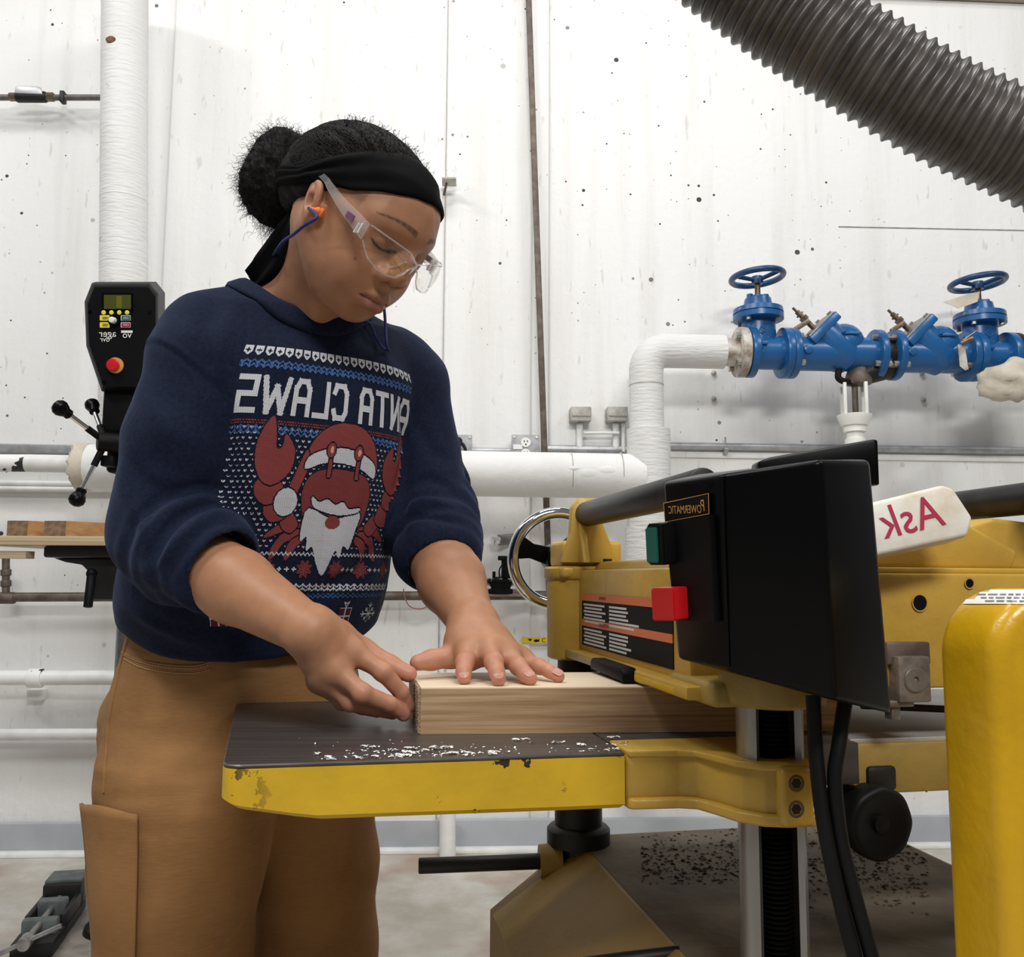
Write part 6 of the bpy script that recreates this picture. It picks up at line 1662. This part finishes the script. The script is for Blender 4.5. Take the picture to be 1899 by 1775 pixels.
# curls: thin helical strands around the puff
rng = np.random.default_rng(5); cu = MB()
def strand(p, d, L, rad, turns, r, n=14):
    d = unit(d); e1 = unit(np.cross(d, rng.normal(size=3))); e2 = np.cross(d, e1); t = np.linspace(0, 1, n); ph = rng.uniform(0, 6.28)
    g = np.outer(t, d) * L + rad * (t ** .6)[:, None] * (np.outer(np.cos(turns * 6.283 * t + ph), e1) + np.outer(np.sin(turns * 6.283 * t + ph), e2)) + np.outer(t ** 2, A(0, 0, -1)) * L * .15
    cu.tube(p + g, np.linspace(r, r * .5, n), 3, cap=False)
sel = rng.choice(len(Vn), 2600)
cen = BUN
for i in sel:
    out = Vn[i] - cen
    if (Vn[i] - HC) @ HF_ > -.06 and np.linalg.norm(Vn[i] - H(0, -.020, .014)) < .1: continue
    strand(Vn[i] - Nn[i] * .004, Nn[i] + rng.normal(size=3) * .7, rng.uniform(.006, .022), rng.uniform(.001, .003), rng.uniform(.8, 2.5), .00030)
for i in range(150):   # wisps trailing under the puff
    strand(P(rng.uniform(500, 545), rng.uniform(385, 410), 1.12), A(-.25, 0, -1) + rng.normal(size=3) * .4, rng.uniform(.015, .045), .003, rng.uniform(1, 3), .00028)
cu.build('curls', M['hair'], person, angle=None, kind='stuff')
# combed strands over the crown, from the band back to the puff
cs = MB(); BL_ = (BUN - HC); bl = A(BL_ @ NEAR, BL_ @ HF_, BL_ @ HU_)
hc0 = A(0, -.020, .014); d1 = unit(A(bl[0] * .35, -.10, .012)); GC = []
for i in range(2600):
    pd = rng.uniform(-120, 118); ph = math.radians(pd); hi_ = float(np.interp(abs(pd), [0, 28, 61, 79, 95, 118], [.082, .080, .064, .042, .02, .0]))
    d0 = unit(A(.075 * math.sin(ph), .080 * math.cos(ph), hi_) - hc0); om = math.acos(np.clip(d0 @ d1, -1, 1)); t0 = rng.uniform(0, .85); t1 = min(1, t0 + rng.uniform(.18, .35)); pts = []
    q_ = rng.uniform(0, 6.28); am = rng.uniform(.0005, .0014); fr = rng.uniform(14, 26); sd_ = unit(np.cross(d0, d1) + 1e-6)
    for t in np.linspace(t0, t1, 14):
        d = (math.sin((1 - t) * om) * d0 + math.sin(t * om) * d1) / math.sin(om); d = unit(d + sd_ * am * 14 * math.sin(fr * t * 6.28 / 4 + q_)); p0 = H(*(hc0 + d * .17)); c0_ = H(*hc0)
        hit = hair_bvh.ray_cast(Vector(p0), Vector(c0_ - p0).normalized())
        if hit[0] is None: break
        pts.append(np.array(hit[0]) + np.array(hit[1]) * (.0002 + .0010 * math.sin(t * 60 + q_) ** 2))
    if len(pts) > 6: cs.tube(pts, .00060, 3, cap=False)
for i in range(260):   # flyaway frizz along the crown
    a = rng.uniform(-.6, 1.2); f_ = rng.uniform(-.06, .075); d = unit(A(rng.uniform(-.4, .8), f_ * 9, .7)); p0 = H(*(A(0, -.020, .014) + d * .17)); hit = hair_bvh.ray_cast(Vector(p0), Vector(H(0, -.020, .014) - p0).normalized())
    if hit[0] is not None:
        cu2 = cs; p = np.array(hit[0]); dd = unit(np.array(hit[1]) + rng.normal(size=3) * .5); L = rng.uniform(.003, .012); e1 = unit(np.cross(dd, rng.normal(size=3)))
        t = np.linspace(0, 1, 7); cs.tube(p + np.outer(t * L, dd) + .0015 * np.outer(np.sin(t * 7), e1), .00025, 3, cap=False)
cs.build('combed_strands', M['hair'], hair, angle=None, kind='stuff')
# headband
both = BVHTree.FromPolygons(np.concatenate([Vh, Vr]).tolist(), np.concatenate([Qh, Qr + len(Vh)]).tolist())
nphi, nu = 96, 15; V = []
for i in range(nphi):
    ph = math.radians(-150 + 300 * i / (nphi - 1)); a = abs(math.degrees(ph))
    lo_ = float(np.interp(a, [0, 17, 40, 58, 85, 110, 150], [.052, .048, .032, .0145, .003, -.012, -.035])); hi_ = float(np.interp(a, [0, 28, 61, 79, 95, 110, 150], [.090, .087, .070, .047, .024, .006, -.015]))
    for j in range(nu):
        t = j / (nu - 1); u = lo_ + (hi_ - lo_) * t
        d = NEAR * math.sin(ph) + HF_ * math.cos(ph); p0 = H(0, -.012, u) + d * .2
        tgt = H(0, -.012, u - .25 * max(0, u - .05)); hit = both.ray_cast(Vector(p0), Vector(tgt - p0).normalized())
        p = np.array(hit[0]) if hit[0] is not None else H(0, -.012, u) + d * .08
        # skip over the ear
        pl = p - HC
        if hit[0] is not None and abs(pl @ NEAR) > .0775: p = p - NEAR * (pl @ NEAR) + NEAR * .0775 * np.sign(pl @ NEAR)
        wr_ = .0012 * math.sin(t * 15 + ph * 2.2) * np.clip((a - 20) / 40, 0, 1) + .0006 * math.sin(t * 9 - ph * 4)
        edge = -.0018 * (1 if j in (0, nu - 1) else 0)
        V.append(p + unit(d + HU_ * .3) * (.0032 + wr_ + edge))
V = np.array(V); G = V.reshape(nphi, nu, 3)
for _ in range(2): G[1:-1] = .5 * G[1:-1] + .25 * (G[:-2] + G[2:])
Fq = [(i * nu + j, (i + 1) * nu + j, (i + 1) * nu + j + 1, i * nu + j + 1) for i in range(nphi - 1) for j in range(nu - 1)]
hb_ = mesh_obj('headband', G.reshape(-1, 3), Fq, M['band'], person, label='wide black headband'); md = hb_.modifiers.new('thickness', 'SOLIDIFY'); md.thickness = .002; md.offset = 0
# tails of the headband hanging behind the neck
for (pp, w0) in (([P(556, 396, 1.07), P(541, 428, 1.07), P(518, 466, 1.075), P(490, 496, 1.085), P(466, 520, 1.10)], .040), ([P(560, 395, 1.11), P(548, 432, 1.12), P(530, 478, 1.125), P(505, 512, 1.13)], .024)):
    pp = spline(pp, 24); V = []
    for i, p in enumerate(pp):
        T = unit(pp[min(i + 1, 23)] - pp[max(i - 1, 0)]); s_ = unit(np.cross(T, -FWD)); w_ = w0 * (.55 + .5 * math.sin(math.pi * (i + 2) / 27))
        for j in range(7):
            x = j / 6 - .5; V.append(p + s_ * x * w_ - FWD * (.006 * math.cos(x * 5 + i * .12) + .003 * math.sin(x * 12 + i * .3)))
    Fq = [(i * 7 + j, (i + 1) * 7 + j, (i + 1) * 7 + j + 1, i * 7 + j + 1) for i in range(23) for j in range(6)]
    o = mesh_obj('band_tail', V, Fq, M['band'], hb_); md = o.modifiers.new('thickness', 'SOLIDIFY'); md.thickness = .002

# ---------------------------------------------------------------- safety glasses
def clear_material(name, tint, refl=.10):
    k = NT(name); t = k.t; out = t.nodes['Material Output']; tr = t.nodes.new('ShaderNodeBsdfTransparent'); tr.inputs[0].default_value = (*tint, 1)
    gl = t.nodes.new('ShaderNodeBsdfGlossy'); gl.inputs['Roughness'].default_value = .06; gl.inputs['Color'].default_value = (1, 1, 1, 1)
    lw = t.nodes.new('ShaderNodeLayerWeight'); lw.inputs['Blend'].default_value = .35; mr = t.nodes.new('ShaderNodeMapRange'); mr.inputs[3].default_value = refl * .25; mr.inputs[4].default_value = .45
    t.links.new(lw.outputs['Facing'], mr.inputs[0]); mx = t.nodes.new('ShaderNodeMixShader'); t.links.new(mr.outputs[0], mx.inputs[0]); t.links.new(tr.outputs[0], mx.inputs[1]); t.links.new(gl.outputs[0], mx.inputs[2]); t.links.new(mx.outputs[0], out.inputs[0])
    return k.m
M['lens'] = clear_material('clear_polycarbonate', (.97, .97, .96), .09)
def frosted():
    k = NT('clear_plastic_temple'); k.b.inputs['Transmission Weight'].default_value = .75; k.b.inputs['IOR'].default_value = 1.25; k.b.inputs['Alpha'].default_value = .62
    return k.done((.86, .84, .84), .12)
M['temple'] = frosted()
gl_ = thing('safety_glasses', H(0, .10, -.02), 'clear wraparound safety glasses on the face', 'glasses')
lf = lambda s: .1075 - .0265 * (abs(s) / .068) ** 4
top_u = lambda s: float(np.interp(abs(s), [0, .008, .02, .035, .068], [-.013, -.010, -.005, -.003, -.001])); bot_u = lambda s: float(np.interp(abs(s), [.0, .008, .014, .022, .035, .048, .058, .064, .068], [-.0175, -.021, -.031, -.0375, -.0395, -.0385, -.034, -.027, -.0195]))
ns, nu_ = 61, 12; V = []
for i in range(ns):
    s_ = -.068 + .136 * i / (ns - 1)
    for j in range(nu_):
        t_ = j / (nu_ - 1); u_ = top_u(s_) * (1 - t_) + bot_u(s_) * t_; V.append(H(s_, lf(s_) + .004 * math.sin(math.pi * t_), u_))
Fq = [(i * nu_ + j, (i + 1) * nu_ + j, (i + 1) * nu_ + j + 1, i * nu_ + j + 1) for i in range(ns - 1) for j in range(nu_ - 1)]
ln = mesh_obj('lens', V, Fq, M['lens'], gl_)
Vg = np.array(V).reshape(ns, nu_, 3)
for nm, row in (('upper_rim', 0), ('lower_rim', nu_ - 1)): MB().tube(Vg[:, row], .0011, 6).build(nm, M['temple'], gl_)
for sg in (1, -1):
    pts = [H(sg * .0685, .079, -.0105), H(sg * .0725, .060, -.006), H(sg * .0765, .038, -.001), H(sg * .0800, .014, .0065), H(sg * .0805, .004, .0100), H(sg * .080, -.010, .011), H(sg * .078, -.022, .006)]
    hs = [.0095, .0085, .0065, .0045, .0035, .0032, .0030]; pts = spline(pts, 26); hs = np.interp(np.linspace(0, 1, 26), np.linspace(0, 1, 7), hs); V = []
    for p, h_2 in zip(pts, hs):
        for (x, y) in ((-.0011, -1), (.0011, -1), (.0011, 1), (-.0011, 1)): V.append(p + NEAR * x + HU_ * y * h_2)
    Fq = [(i * 4 + j, (i + 1) * 4 + j, (i + 1) * 4 + (j + 1) % 4, i * 4 + (j + 1) % 4) for i in range(25) for j in range(4)] + [(3, 2, 1, 0), (100, 101, 102, 103)]
    tp = mesh_obj('temple', V, Fq, M['temple'], gl_, smooth=False)
    MB().box(H(sg * .0700, .0765, -.0105), (.0022, .0028, .0095), ax=AXH, bev=.0008).build('hinge', M['lens'], tp)
    for k in range(2): MB().box(H(sg * .0708, .0725 - .005 * k, -.0105 - .002 * k), (.0012, .0006, .006), ax=AXH).build('hinge_rib', M['knob_white'], tp, smooth=False)
    MB().box(H(sg * .0758, .056, -.0065), (.0007, .006, .0035), ax=AXH).build('temple_print', mat('violet_print', (.16, .05, .13), .5), tp, smooth=False)
    nb = [H(sg * .009, .100, -.016), H(sg * .0125, .094, -.026), H(sg * .016, .089, -.033)]; MB().tube(nb, .0016, 6).build('nose_pad', M['temple'], gl_)
# ---------------------------------------------------------------- corded ear plugs
ep = thing('ear_plugs', H(.078, .008, -.025), 'orange ear plugs on a blue cord, worn by the person', 'ear plugs')
M['orange'] = mat('orange_foam', (.85, .20, .025), .6); M['blue_cord'] = mat('blue_cord', (.014, .024, .20), .6, var=.4, vscale=400, bump=.3, bscale=600)
for sg in (1, -1):
    c = H(sg * .0755, .016, -.0225); d = unit(NEAR * sg * .75 - HF_ * .6 - HU_ * .25)
    pl = MB().lathe(c - d * .003, d, [(0, .0048), (.003, .0056), (.005, .004), (.0055, .0052), (.009, .0042), (.010, .0030), (.016, .0024)], 14).build('ear_plug', M['orange'], ep)
    if sg > 0: MB().box(c + HF_ * .005 + HU_ * .001 + d * .003, (.0015, .0022, .0045), ax=AXH, bev=.0006).build('plug_tab', M['orange'], pl)
c0 = H(.0755, .016, -.0225) + unit(NEAR * .75 - HF_ * .6 - HU_ * .25) * .014
near_cord = [c0, P(588, 402, .962), P(566, 417, .968), P(545, 434, .985), P(520, 454, 1.04), P(498, 500, 1.13), P(520, 530, 1.17)]
MB().tube(spline(near_cord, 40), .0019, 8).build('cord', M['blue_cord'], ep)
cf = H(-.0765, .006, -.0245)
far_cord = [cf - NEAR * .006 - HF_ * .01, P(700, 500, 1.155), P(712, 570, 1.14), P(715, 610, 1.13), P(717, 640, 1.12)]
p_end = on(sw_bvh, 716, 652, .004); p_b = on(sw_bvh, 704, 646, .004); p_c = on(sw_bvh, 692, 626, .004); p_d = on(sw_bvh, 680, 604, .006)
far_cord += [p for p in (p_end, p_b, p_c, p_d) if p is not None] + [P(660, 590, 1.12)]
MB().tube(spline(far_cord, 60), .0019, 8).build('cord', M['blue_cord'], ep)

# ---------------------------------------------------------------- printed chest design (flat print laid on the cloth)
NAVY = None
RED = A(.26, .060, .060); WHT = A(.62, .64, .70); BLU = A(.065, .145, .36); PNK = A(.70, .40, .33); DRED = A(.13, .022, .030)
cell = .00095; X0, X1, Zt, Zb = -.165, .165, 1.272, .925
nx, nz = int((X1 - X0) / cell), int((Zt - Zb) / cell)
gx = X0 + (np.arange(nx) + .5) * cell; gz = Zt - (np.arange(nz) + .5) * cell
GX, GZ = np.meshgrid(gx, gz, indexing='ij'); IMG = np.full((nx, nz, 3), np.nan)
def paint(mask, col): IMG[mask] = col if col is not None else np.nan
def inpoly(poly):
    poly = np.asarray(poly, float); ins = np.zeros(GX.shape, bool); j = len(poly) - 1
    for i in range(len(poly)):
        (xi, yi), (xj, yj) = poly[i], poly[j]
        if yi != yj: ins ^= ((yi > GZ) != (yj > GZ)) & (GX < (xj - xi) * (GZ - yi) / (yj - yi) + xi)
        j = i
    return ins
def smoothpoly(pts, n=6):
    pts = np.array(pts, float); m = len(pts); out = []
    for i in range(m):
        a, b, c, d = pts[i - 1], pts[i], pts[(i + 1) % m], pts[(i + 2) % m]
        for t in np.linspace(0, 1, n, endpoint=False): out.append(.5 * (2 * b + (c - a) * t + (2 * a - 5 * b + 4 * c - d) * t * t + (3 * b - a - 3 * c + d) * t ** 3))
    return np.array(out)
def disc(x, z, rx, rz=None): rz = rx if rz is None else rz; return ((GX - x) / rx) ** 2 + ((GZ - z) / rz) ** 2 < 1
def stroke(a, b, w):
    a = A(*a); b = A(*b); ba = b - a; t = np.clip(((GX - a[0]) * ba[0] + (GZ - a[1]) * ba[1]) / max(ba @ ba, 1e-9), 0, 1); return (GX - a[0] - t * ba[0]) ** 2 + (GZ - a[1] - t * ba[1]) ** 2 < (w / 2) ** 2
def sq(a, b, w):   # square-ended stroke for block letters
    a = A(*a); b = A(*b); L = np.linalg.norm(b - a); d = (b - a) / L; u = (GX - a[0]) * d[0] + (GZ - a[1]) * d[1]; v = -(GX - a[0]) * d[1] + (GZ - a[1]) * d[0]
    return (u > -w / 2) & (u < L + w / 2) & (np.abs(v) < w / 2)
# background field of little v marks
zc2 = 1.172
for r, z in enumerate(np.arange(1.172, 1.035, -.0062)):
    xs = ((GX + (r % 2) * .0042 + 1) % .0084) - .0042; zz = GZ - z
    paint((np.abs(xs) < .0019) & (zz > -.0016 + np.abs(xs) * .85) & (zz < .0012) & ~((np.abs(xs) < .0006) & (zz > .0001)) & (np.abs(GX) < .158), WHT)
def zig(z0, h, per, w, col, xm=.16):
    tri = np.abs(((GX / per) % 1) - .5) * 2; paint((np.abs(GZ - (z0 + (tri - .5) * h)) < w) & (np.abs(GX) < xm), col)
def dots(z0, per, w, h, col, ph=0, xm=.16): xs = ((GX / per + ph) % 1 - .5) * per; paint((np.abs(xs) < w) & (np.abs(GZ - z0) < h) & (np.abs(GX) < xm), col)
# top border of shields
per = .0135; xs = ((GX / per) % 1 - .5) * per; zz = GZ - 1.2605
sh_ = (np.abs(xs) < .0055) & (zz < .0055) & (zz > -.0055 + np.maximum(0, np.abs(xs) - .001) * .9)
cr = ((np.abs(xs) < .0009) & (np.abs(zz) < .003)) | ((np.abs(xs) < .003) & (np.abs(zz - .0005) < .0009)); paint(sh_ & ~cr & (np.abs(GX) < .16), WHT)
for z in (1.2475, 1.2425): zig(z, .004, .009, .0011, BLU)
dots(1.245, .009, .001, .0035, BLU); dots(1.245, .018, .0028, .0008, BLU, .25)
dots(1.1795, .0036, .0011, .0009, RED); dots(1.1770, .0036, .0011, .0009, RED, .5)
for z in (1.1720, 1.1670): zig(z, .0045, .009, .0011, BLU)
dots(1.1695, .009, .001, .003, BLU, .5)
# words, mirrored as in the photograph
LET = {'S': [((1, 1), (0, 1)), ((0, 1), (0, .5)), ((0, .5), (1, .5)), ((1, .5), (1, 0)), ((1, 0), (0, 0))], 'A': [((0, 0), (0, .78)), ((0, .78), (.22, 1)), ((.22, 1), (.78, 1)), ((.78, 1), (1, .78)), ((1, .78), (1, 0)), ((0, .42), (1, .42))],
       'N': [((0, 0), (0, 1)), ((0, 1), (1, 0)), ((1, 0), (1, 1))], 'T': [((0, 1), (1, 1)), ((.5, 1), (.5, 0))], 'C': [((1, .8), (.85, 1)), ((.85, 1), (.2, 1)), ((.2, 1), (0, .8)), ((0, .8), (0, .2)), ((0, .2), (.2, 0)), ((.2, 0), (.85, 0)), ((.85, 0), (1, .2))],
       'L': [((0, 1), (0, 0)), ((0, 0), (1, 0))], 'W': [((0, 1), (.22, 0)), ((.22, 0), (.5, .75)), ((.5, .75), (.78, 0)), ((.78, 0), (1, 1))]}
def word(s, xs0, z0, hgt):
    x = xs0
    for ch in s:
        w_ = .0185 if ch != 'W' else .031
        for (a, b) in LET[ch]:
            pa = (-(x + a[0] * w_), z0 + a[1] * hgt); pb = (-(x + b[0] * w_), z0 + b[1] * hgt); paint(sq(pa, pb, .0068), WHT)
        x += w_ + .0105
word('SANTA', -.154, 1.1905, .038); word('CLAWS', .006, 1.1905, .038)
# crab: claws, arms, legs
def both(fn):
    for sg in (1, -1): fn(sg)
def outline(poly, col, o=.0018):
    c = np.mean(poly, 0); p = np.array(poly); m = inpoly(p)
    from_ = m.copy()
    for dx, dz in ((2, 0), (-2, 0), (0, 2), (0, -2)): from_ |= np.roll(np.roll(m, dx, 0), dz, 1)
    paint(from_, None); paint(m, col)
def parts(sg):
    S = lambda pts: [(sg * x, z) for x, z in pts]
    for leg in ([(.045, 1.062), (.07, 1.064), (.09, 1.052), (.094, 1.046), (.088, 1.046), (.066, 1.054), (.045, 1.052)], [(.045, 1.056), (.068, 1.052), (.082, 1.034), (.084, 1.020), (.078, 1.022), (.066, 1.040), (.045, 1.046)], [(.042, 1.05), (.058, 1.042), (.064, 1.026), (.062, 1.018), (.056, 1.024), (.048, 1.036), (.040, 1.042)]): outline(smoothpoly(S(leg)), RED)
    for arm in ([(.052, 1.062), (.066, 1.078), (.078, 1.070), (.072, 1.056), (.06, 1.052)], [(.070, 1.072), (.080, 1.094), (.098, 1.090), (.100, 1.074), (.088, 1.064)], [(.082, 1.092), (.082, 1.108), (.100, 1.116), (.116, 1.110), (.114, 1.094), (.10, 1.084)]): outline(smoothpoly(S(arm)), RED)
    claw = [(.086, 1.112), (.074, 1.126), (.072, 1.146), (.080, 1.160), (.088, 1.166), (.090, 1.152), (.097, 1.150), (.100, 1.168), (.106, 1.186), (.116, 1.172), (.122, 1.152), (.120, 1.130), (.110, 1.112), (.098, 1.107)]
    outline(smoothpoly(S(claw), 5), RED)
both(parts)
# body and hat
outline(smoothpoly([(-.052, 1.110), (-.050, 1.080), (-.036, 1.056), (0, 1.046), (.036, 1.056), (.050, 1.080), (.052, 1.110), (.03, 1.128), (-.03, 1.128)]), RED * .85)
outline(smoothpoly([(-.056, 1.132), (-.050, 1.158), (-.030, 1.178), (0, 1.186), (.032, 1.180), (.052, 1.160), (.058, 1.130), (.03, 1.146), (0, 1.150), (-.03, 1.146)]), RED)
outline(smoothpoly([(-.056, 1.150), (-.068, 1.120), (-.074, 1.098), (-.064, 1.096), (-.056, 1.112), (-.050, 1.135)]), RED)
outline(smoothpoly([(-.054, 1.128), (-.052, 1.142), (-.03, 1.152), (0, 1.156), (.03, 1.152), (.054, 1.140), (.055, 1.124), (.03, 1.134), (0, 1.138), (-.03, 1.136)]), WHT)
outline(smoothpoly([(-.074 + .0155 * math.cos(t), 1.088 + .0165 * math.sin(t)) for t in np.linspace(0, 6.28, 9)[:-1]]), WHT)
for x in (-.019, .026):
    outline(np.array([(x - .0024, 1.120), (x - .0024, 1.146), (x + .0024, 1.146), (x + .0034, 1.120)]), RED)
    outline(np.array([(x - .001 + .0064 * math.cos(t), 1.1525 + .0088 * math.sin(t)) for t in np.linspace(0, 2 * math.pi, 25)[:-1]]), RED); paint(disc(x, 1.153, .0026, .0042), PNK)
# moustache, mouth and beard
outline(smoothpoly([(-.040, 1.082), (-.046, 1.060), (-.044, 1.042), (-.036, 1.048), (-.034, 1.030), (-.026, 1.036), (-.018, 1.018), (-.006, 1.000), (.002, 1.012), (.010, 1.032), (.018, 1.022), (.022, 1.038), (.032, 1.034), (.038, 1.058), (.040, 1.080), (.0, 1.070)], 3), WHT)
paint(disc(.0, 1.066, .012, .008), RED)
outline(smoothpoly([(-.038, 1.096), (-.034, 1.084), (-.014, 1.078), (0, 1.076), (.016, 1.076), (.036, 1.080), (.040, 1.086), (.022, 1.084), (.012, 1.092), (0, 1.088), (-.014, 1.094), (-.026, 1.090)], 4), WHT)
# lower borders
zig(1.0265, .0036, .0062, .0011, WHT); 
m = (np.abs(GX) < .075) & (np.abs(GZ - 1.0265) < .004) & ~np.isnan(IMG[..., 0])
def flower(x, z, r):
    a = np.arctan2(GZ - z, GX - x); rr_ = np.hypot(GX - x, GZ - z); k = np.abs(((a / (math.pi / 4)) % 1) - .5) * 2
    paint((rr_ < r * (.55 + .45 * (1 - k))) & ((k > .12) | (rr_ > r * .85) | (rr_ < r * .12)), RED)
for x in (-.135, -.085, -.033, .015, .062, .11, .15): flower(x, 1.008, .0125)
for x in (-.110, -.058, -.009, .0385, .086, .13):
    for dx in ((-.010, 0, .010) if abs(x) > .02 else (0,)): paint(((np.abs(GX - x - dx) < .0010) & (np.abs(GZ - 1.008) < .0032)) | ((np.abs(GX - x - dx) < .0032) & (np.abs(GZ - 1.008) < .0010)), WHT)
for z in (.9875, .983): zig(z, .004, .0105, .0010, WHT)
dots(.985, .0105, .0009, .004, WHT, .5); zig(.9735, .0035, .008, .0009, BLU); dots(.9765, .008, .0012, .0008, BLU)
def gift(x, z):
    paint((np.abs(GX - x) < .0100) & (np.abs(GZ - z) < .0115), WHT)
    for (dx, dz) in ((-.005, .0058), (.005, .0058), (-.005, -.0055), (.005, -.0055)): paint((np.abs(GX - x - dx) < .0041) & (np.abs(GZ - z - dz) < .0048), DRED)
    for sg in (-1, 1): paint(stroke((x, z + .012), (x + sg * .004, z + .019), .0013), WHT); paint(stroke((x + sg * .004, z + .019), (x + sg * .0005, z + .017), .0013), WHT)
def snow(x, z, r):
    for k in range(4):
        a = k * math.pi / 4; L = r if k % 2 == 0 else r * .72; d = A(math.cos(a), math.sin(a)); paint(stroke((x - d[0] * L, z - d[1] * L), (x + d[0] * L, z + d[1] * L), .0013), WHT)
        for sg in (-1, 1):
            for s2 in (-1, 1):
                p = A(x, z) + sg * d * L * .62; a2 = a + (0 if sg > 0 else math.pi) + s2 * .8; paint(stroke(p, p + A(math.cos(a2), math.sin(a2)) * L * .3, .0012), WHT)
for i, x in enumerate((-.135, -.09, -.045, 0, .045, .09, .135)): gift(x, .947) if i % 2 == 0 else snow(x, .949, .0155)
# knit stitch: every printed cell varies like rows of little v loops
kn_ = .80 + .25 * (np.abs((((GX / .0029) % 1) - .5) * 2 - (((GZ / .0026) % 1))) < .55); IMG = IMG * kn_[..., None]
PHI0 = math.radians(13.0)
def on_chest(x, z):
    cx = np.interp(z, SZ[::-1], SC[::-1, 0]) if SZ[0] > SZ[-1] else np.interp(z, SZ, SC[:, 0]); cy = np.interp(z, SZ[::-1], SC[::-1, 1]) if SZ[0] > SZ[-1] else np.interp(z, SZ, SC[:, 1])
    ph = x / .158 + PHI0; d = CN * math.cos(ph) - CS * math.sin(ph); lim = .172 if ph < -.35 else .20; hit = sw_bvh.ray_cast(Vector((cx, cy, z)), Vector(d), lim)
    return (np.array(hit[0]) + d * .0009) if hit[0] is not None else None
keep = ~np.isnan(IMG[..., 0]) & (GX < .128); need = np.zeros((nx + 1, nz + 1), bool)
for dx in (0, 1):
    for dz in (0, 1): need[dx:nx + dx, dz:nz + dz] |= keep
# sample the cloth on a coarser lattice, then interpolate
st = 4; cxn = (nx + st) // st + 1; czn = (nz + st) // st + 1; C3 = np.full((cxn, czn, 3), np.nan)
for i in range(cxn):
    for j in range(czn):
        p = on_chest(X0 + i * st * cell, Zt - j * st * cell)
        if p is not None: C3[i, j] = p
I, J = np.meshgrid(np.arange(nx + 1), np.arange(nz + 1), indexing='ij'); i0, j0 = I // st, J // st; fi, fj = ((I % st) / st)[..., None], ((J % st) / st)[..., None]
P3 = C3[i0, j0] * (1 - fi) * (1 - fj) + C3[np.minimum(i0 + 1, cxn - 1), j0] * fi * (1 - fj) + C3[i0, np.minimum(j0 + 1, czn - 1)] * (1 - fi) * fj + C3[np.minimum(i0 + 1, cxn - 1), np.minimum(j0 + 1, czn - 1)] * fi * fj
ok = ~np.isnan(P3[..., 0]); okc = ok[:-1, :-1] & ok[1:, :-1] & ok[:-1, 1:] & ok[1:, 1:]
jmp = np.linalg.norm(P3[1:, :-1] - P3[:-1, :-1], axis=2) < .006; keep &= okc & jmp
vid = np.full((nx + 1, nz + 1), -1, np.int64); use = np.zeros((nx + 1, nz + 1), bool)
for dx in (0, 1):
    for dz in (0, 1): use[dx:nx + dx, dz:nz + dz] |= keep
vid[use] = np.arange(use.sum()); ci, cj = np.where(keep)
Qd = np.stack([vid[ci, cj], vid[ci, cj + 1], vid[ci + 1, cj + 1], vid[ci + 1, cj]], 1)
pr = mesh_obj('chest_print', P3[use], Qd, None, sweat, label='knit-style print of a crab with white beard under mirrored lettering')
at = pr.data.color_attributes.new('Col', 'FLOAT_COLOR', 'CORNER'); cc = np.concatenate([IMG[ci, cj], np.ones((len(ci), 1))], 1); at.data.foreach_set('color', np.repeat(cc, 4, 0).astype(np.float32).ravel())
k = NT('screen_print_ink'); vc = k.t.nodes.new('ShaderNodeVertexColor'); vc.layer_name = 'Col'; k.b.inputs['Specular IOR Level'].default_value = .15
pr.data.materials.append(k.done(vc.outputs['Color'], .85))
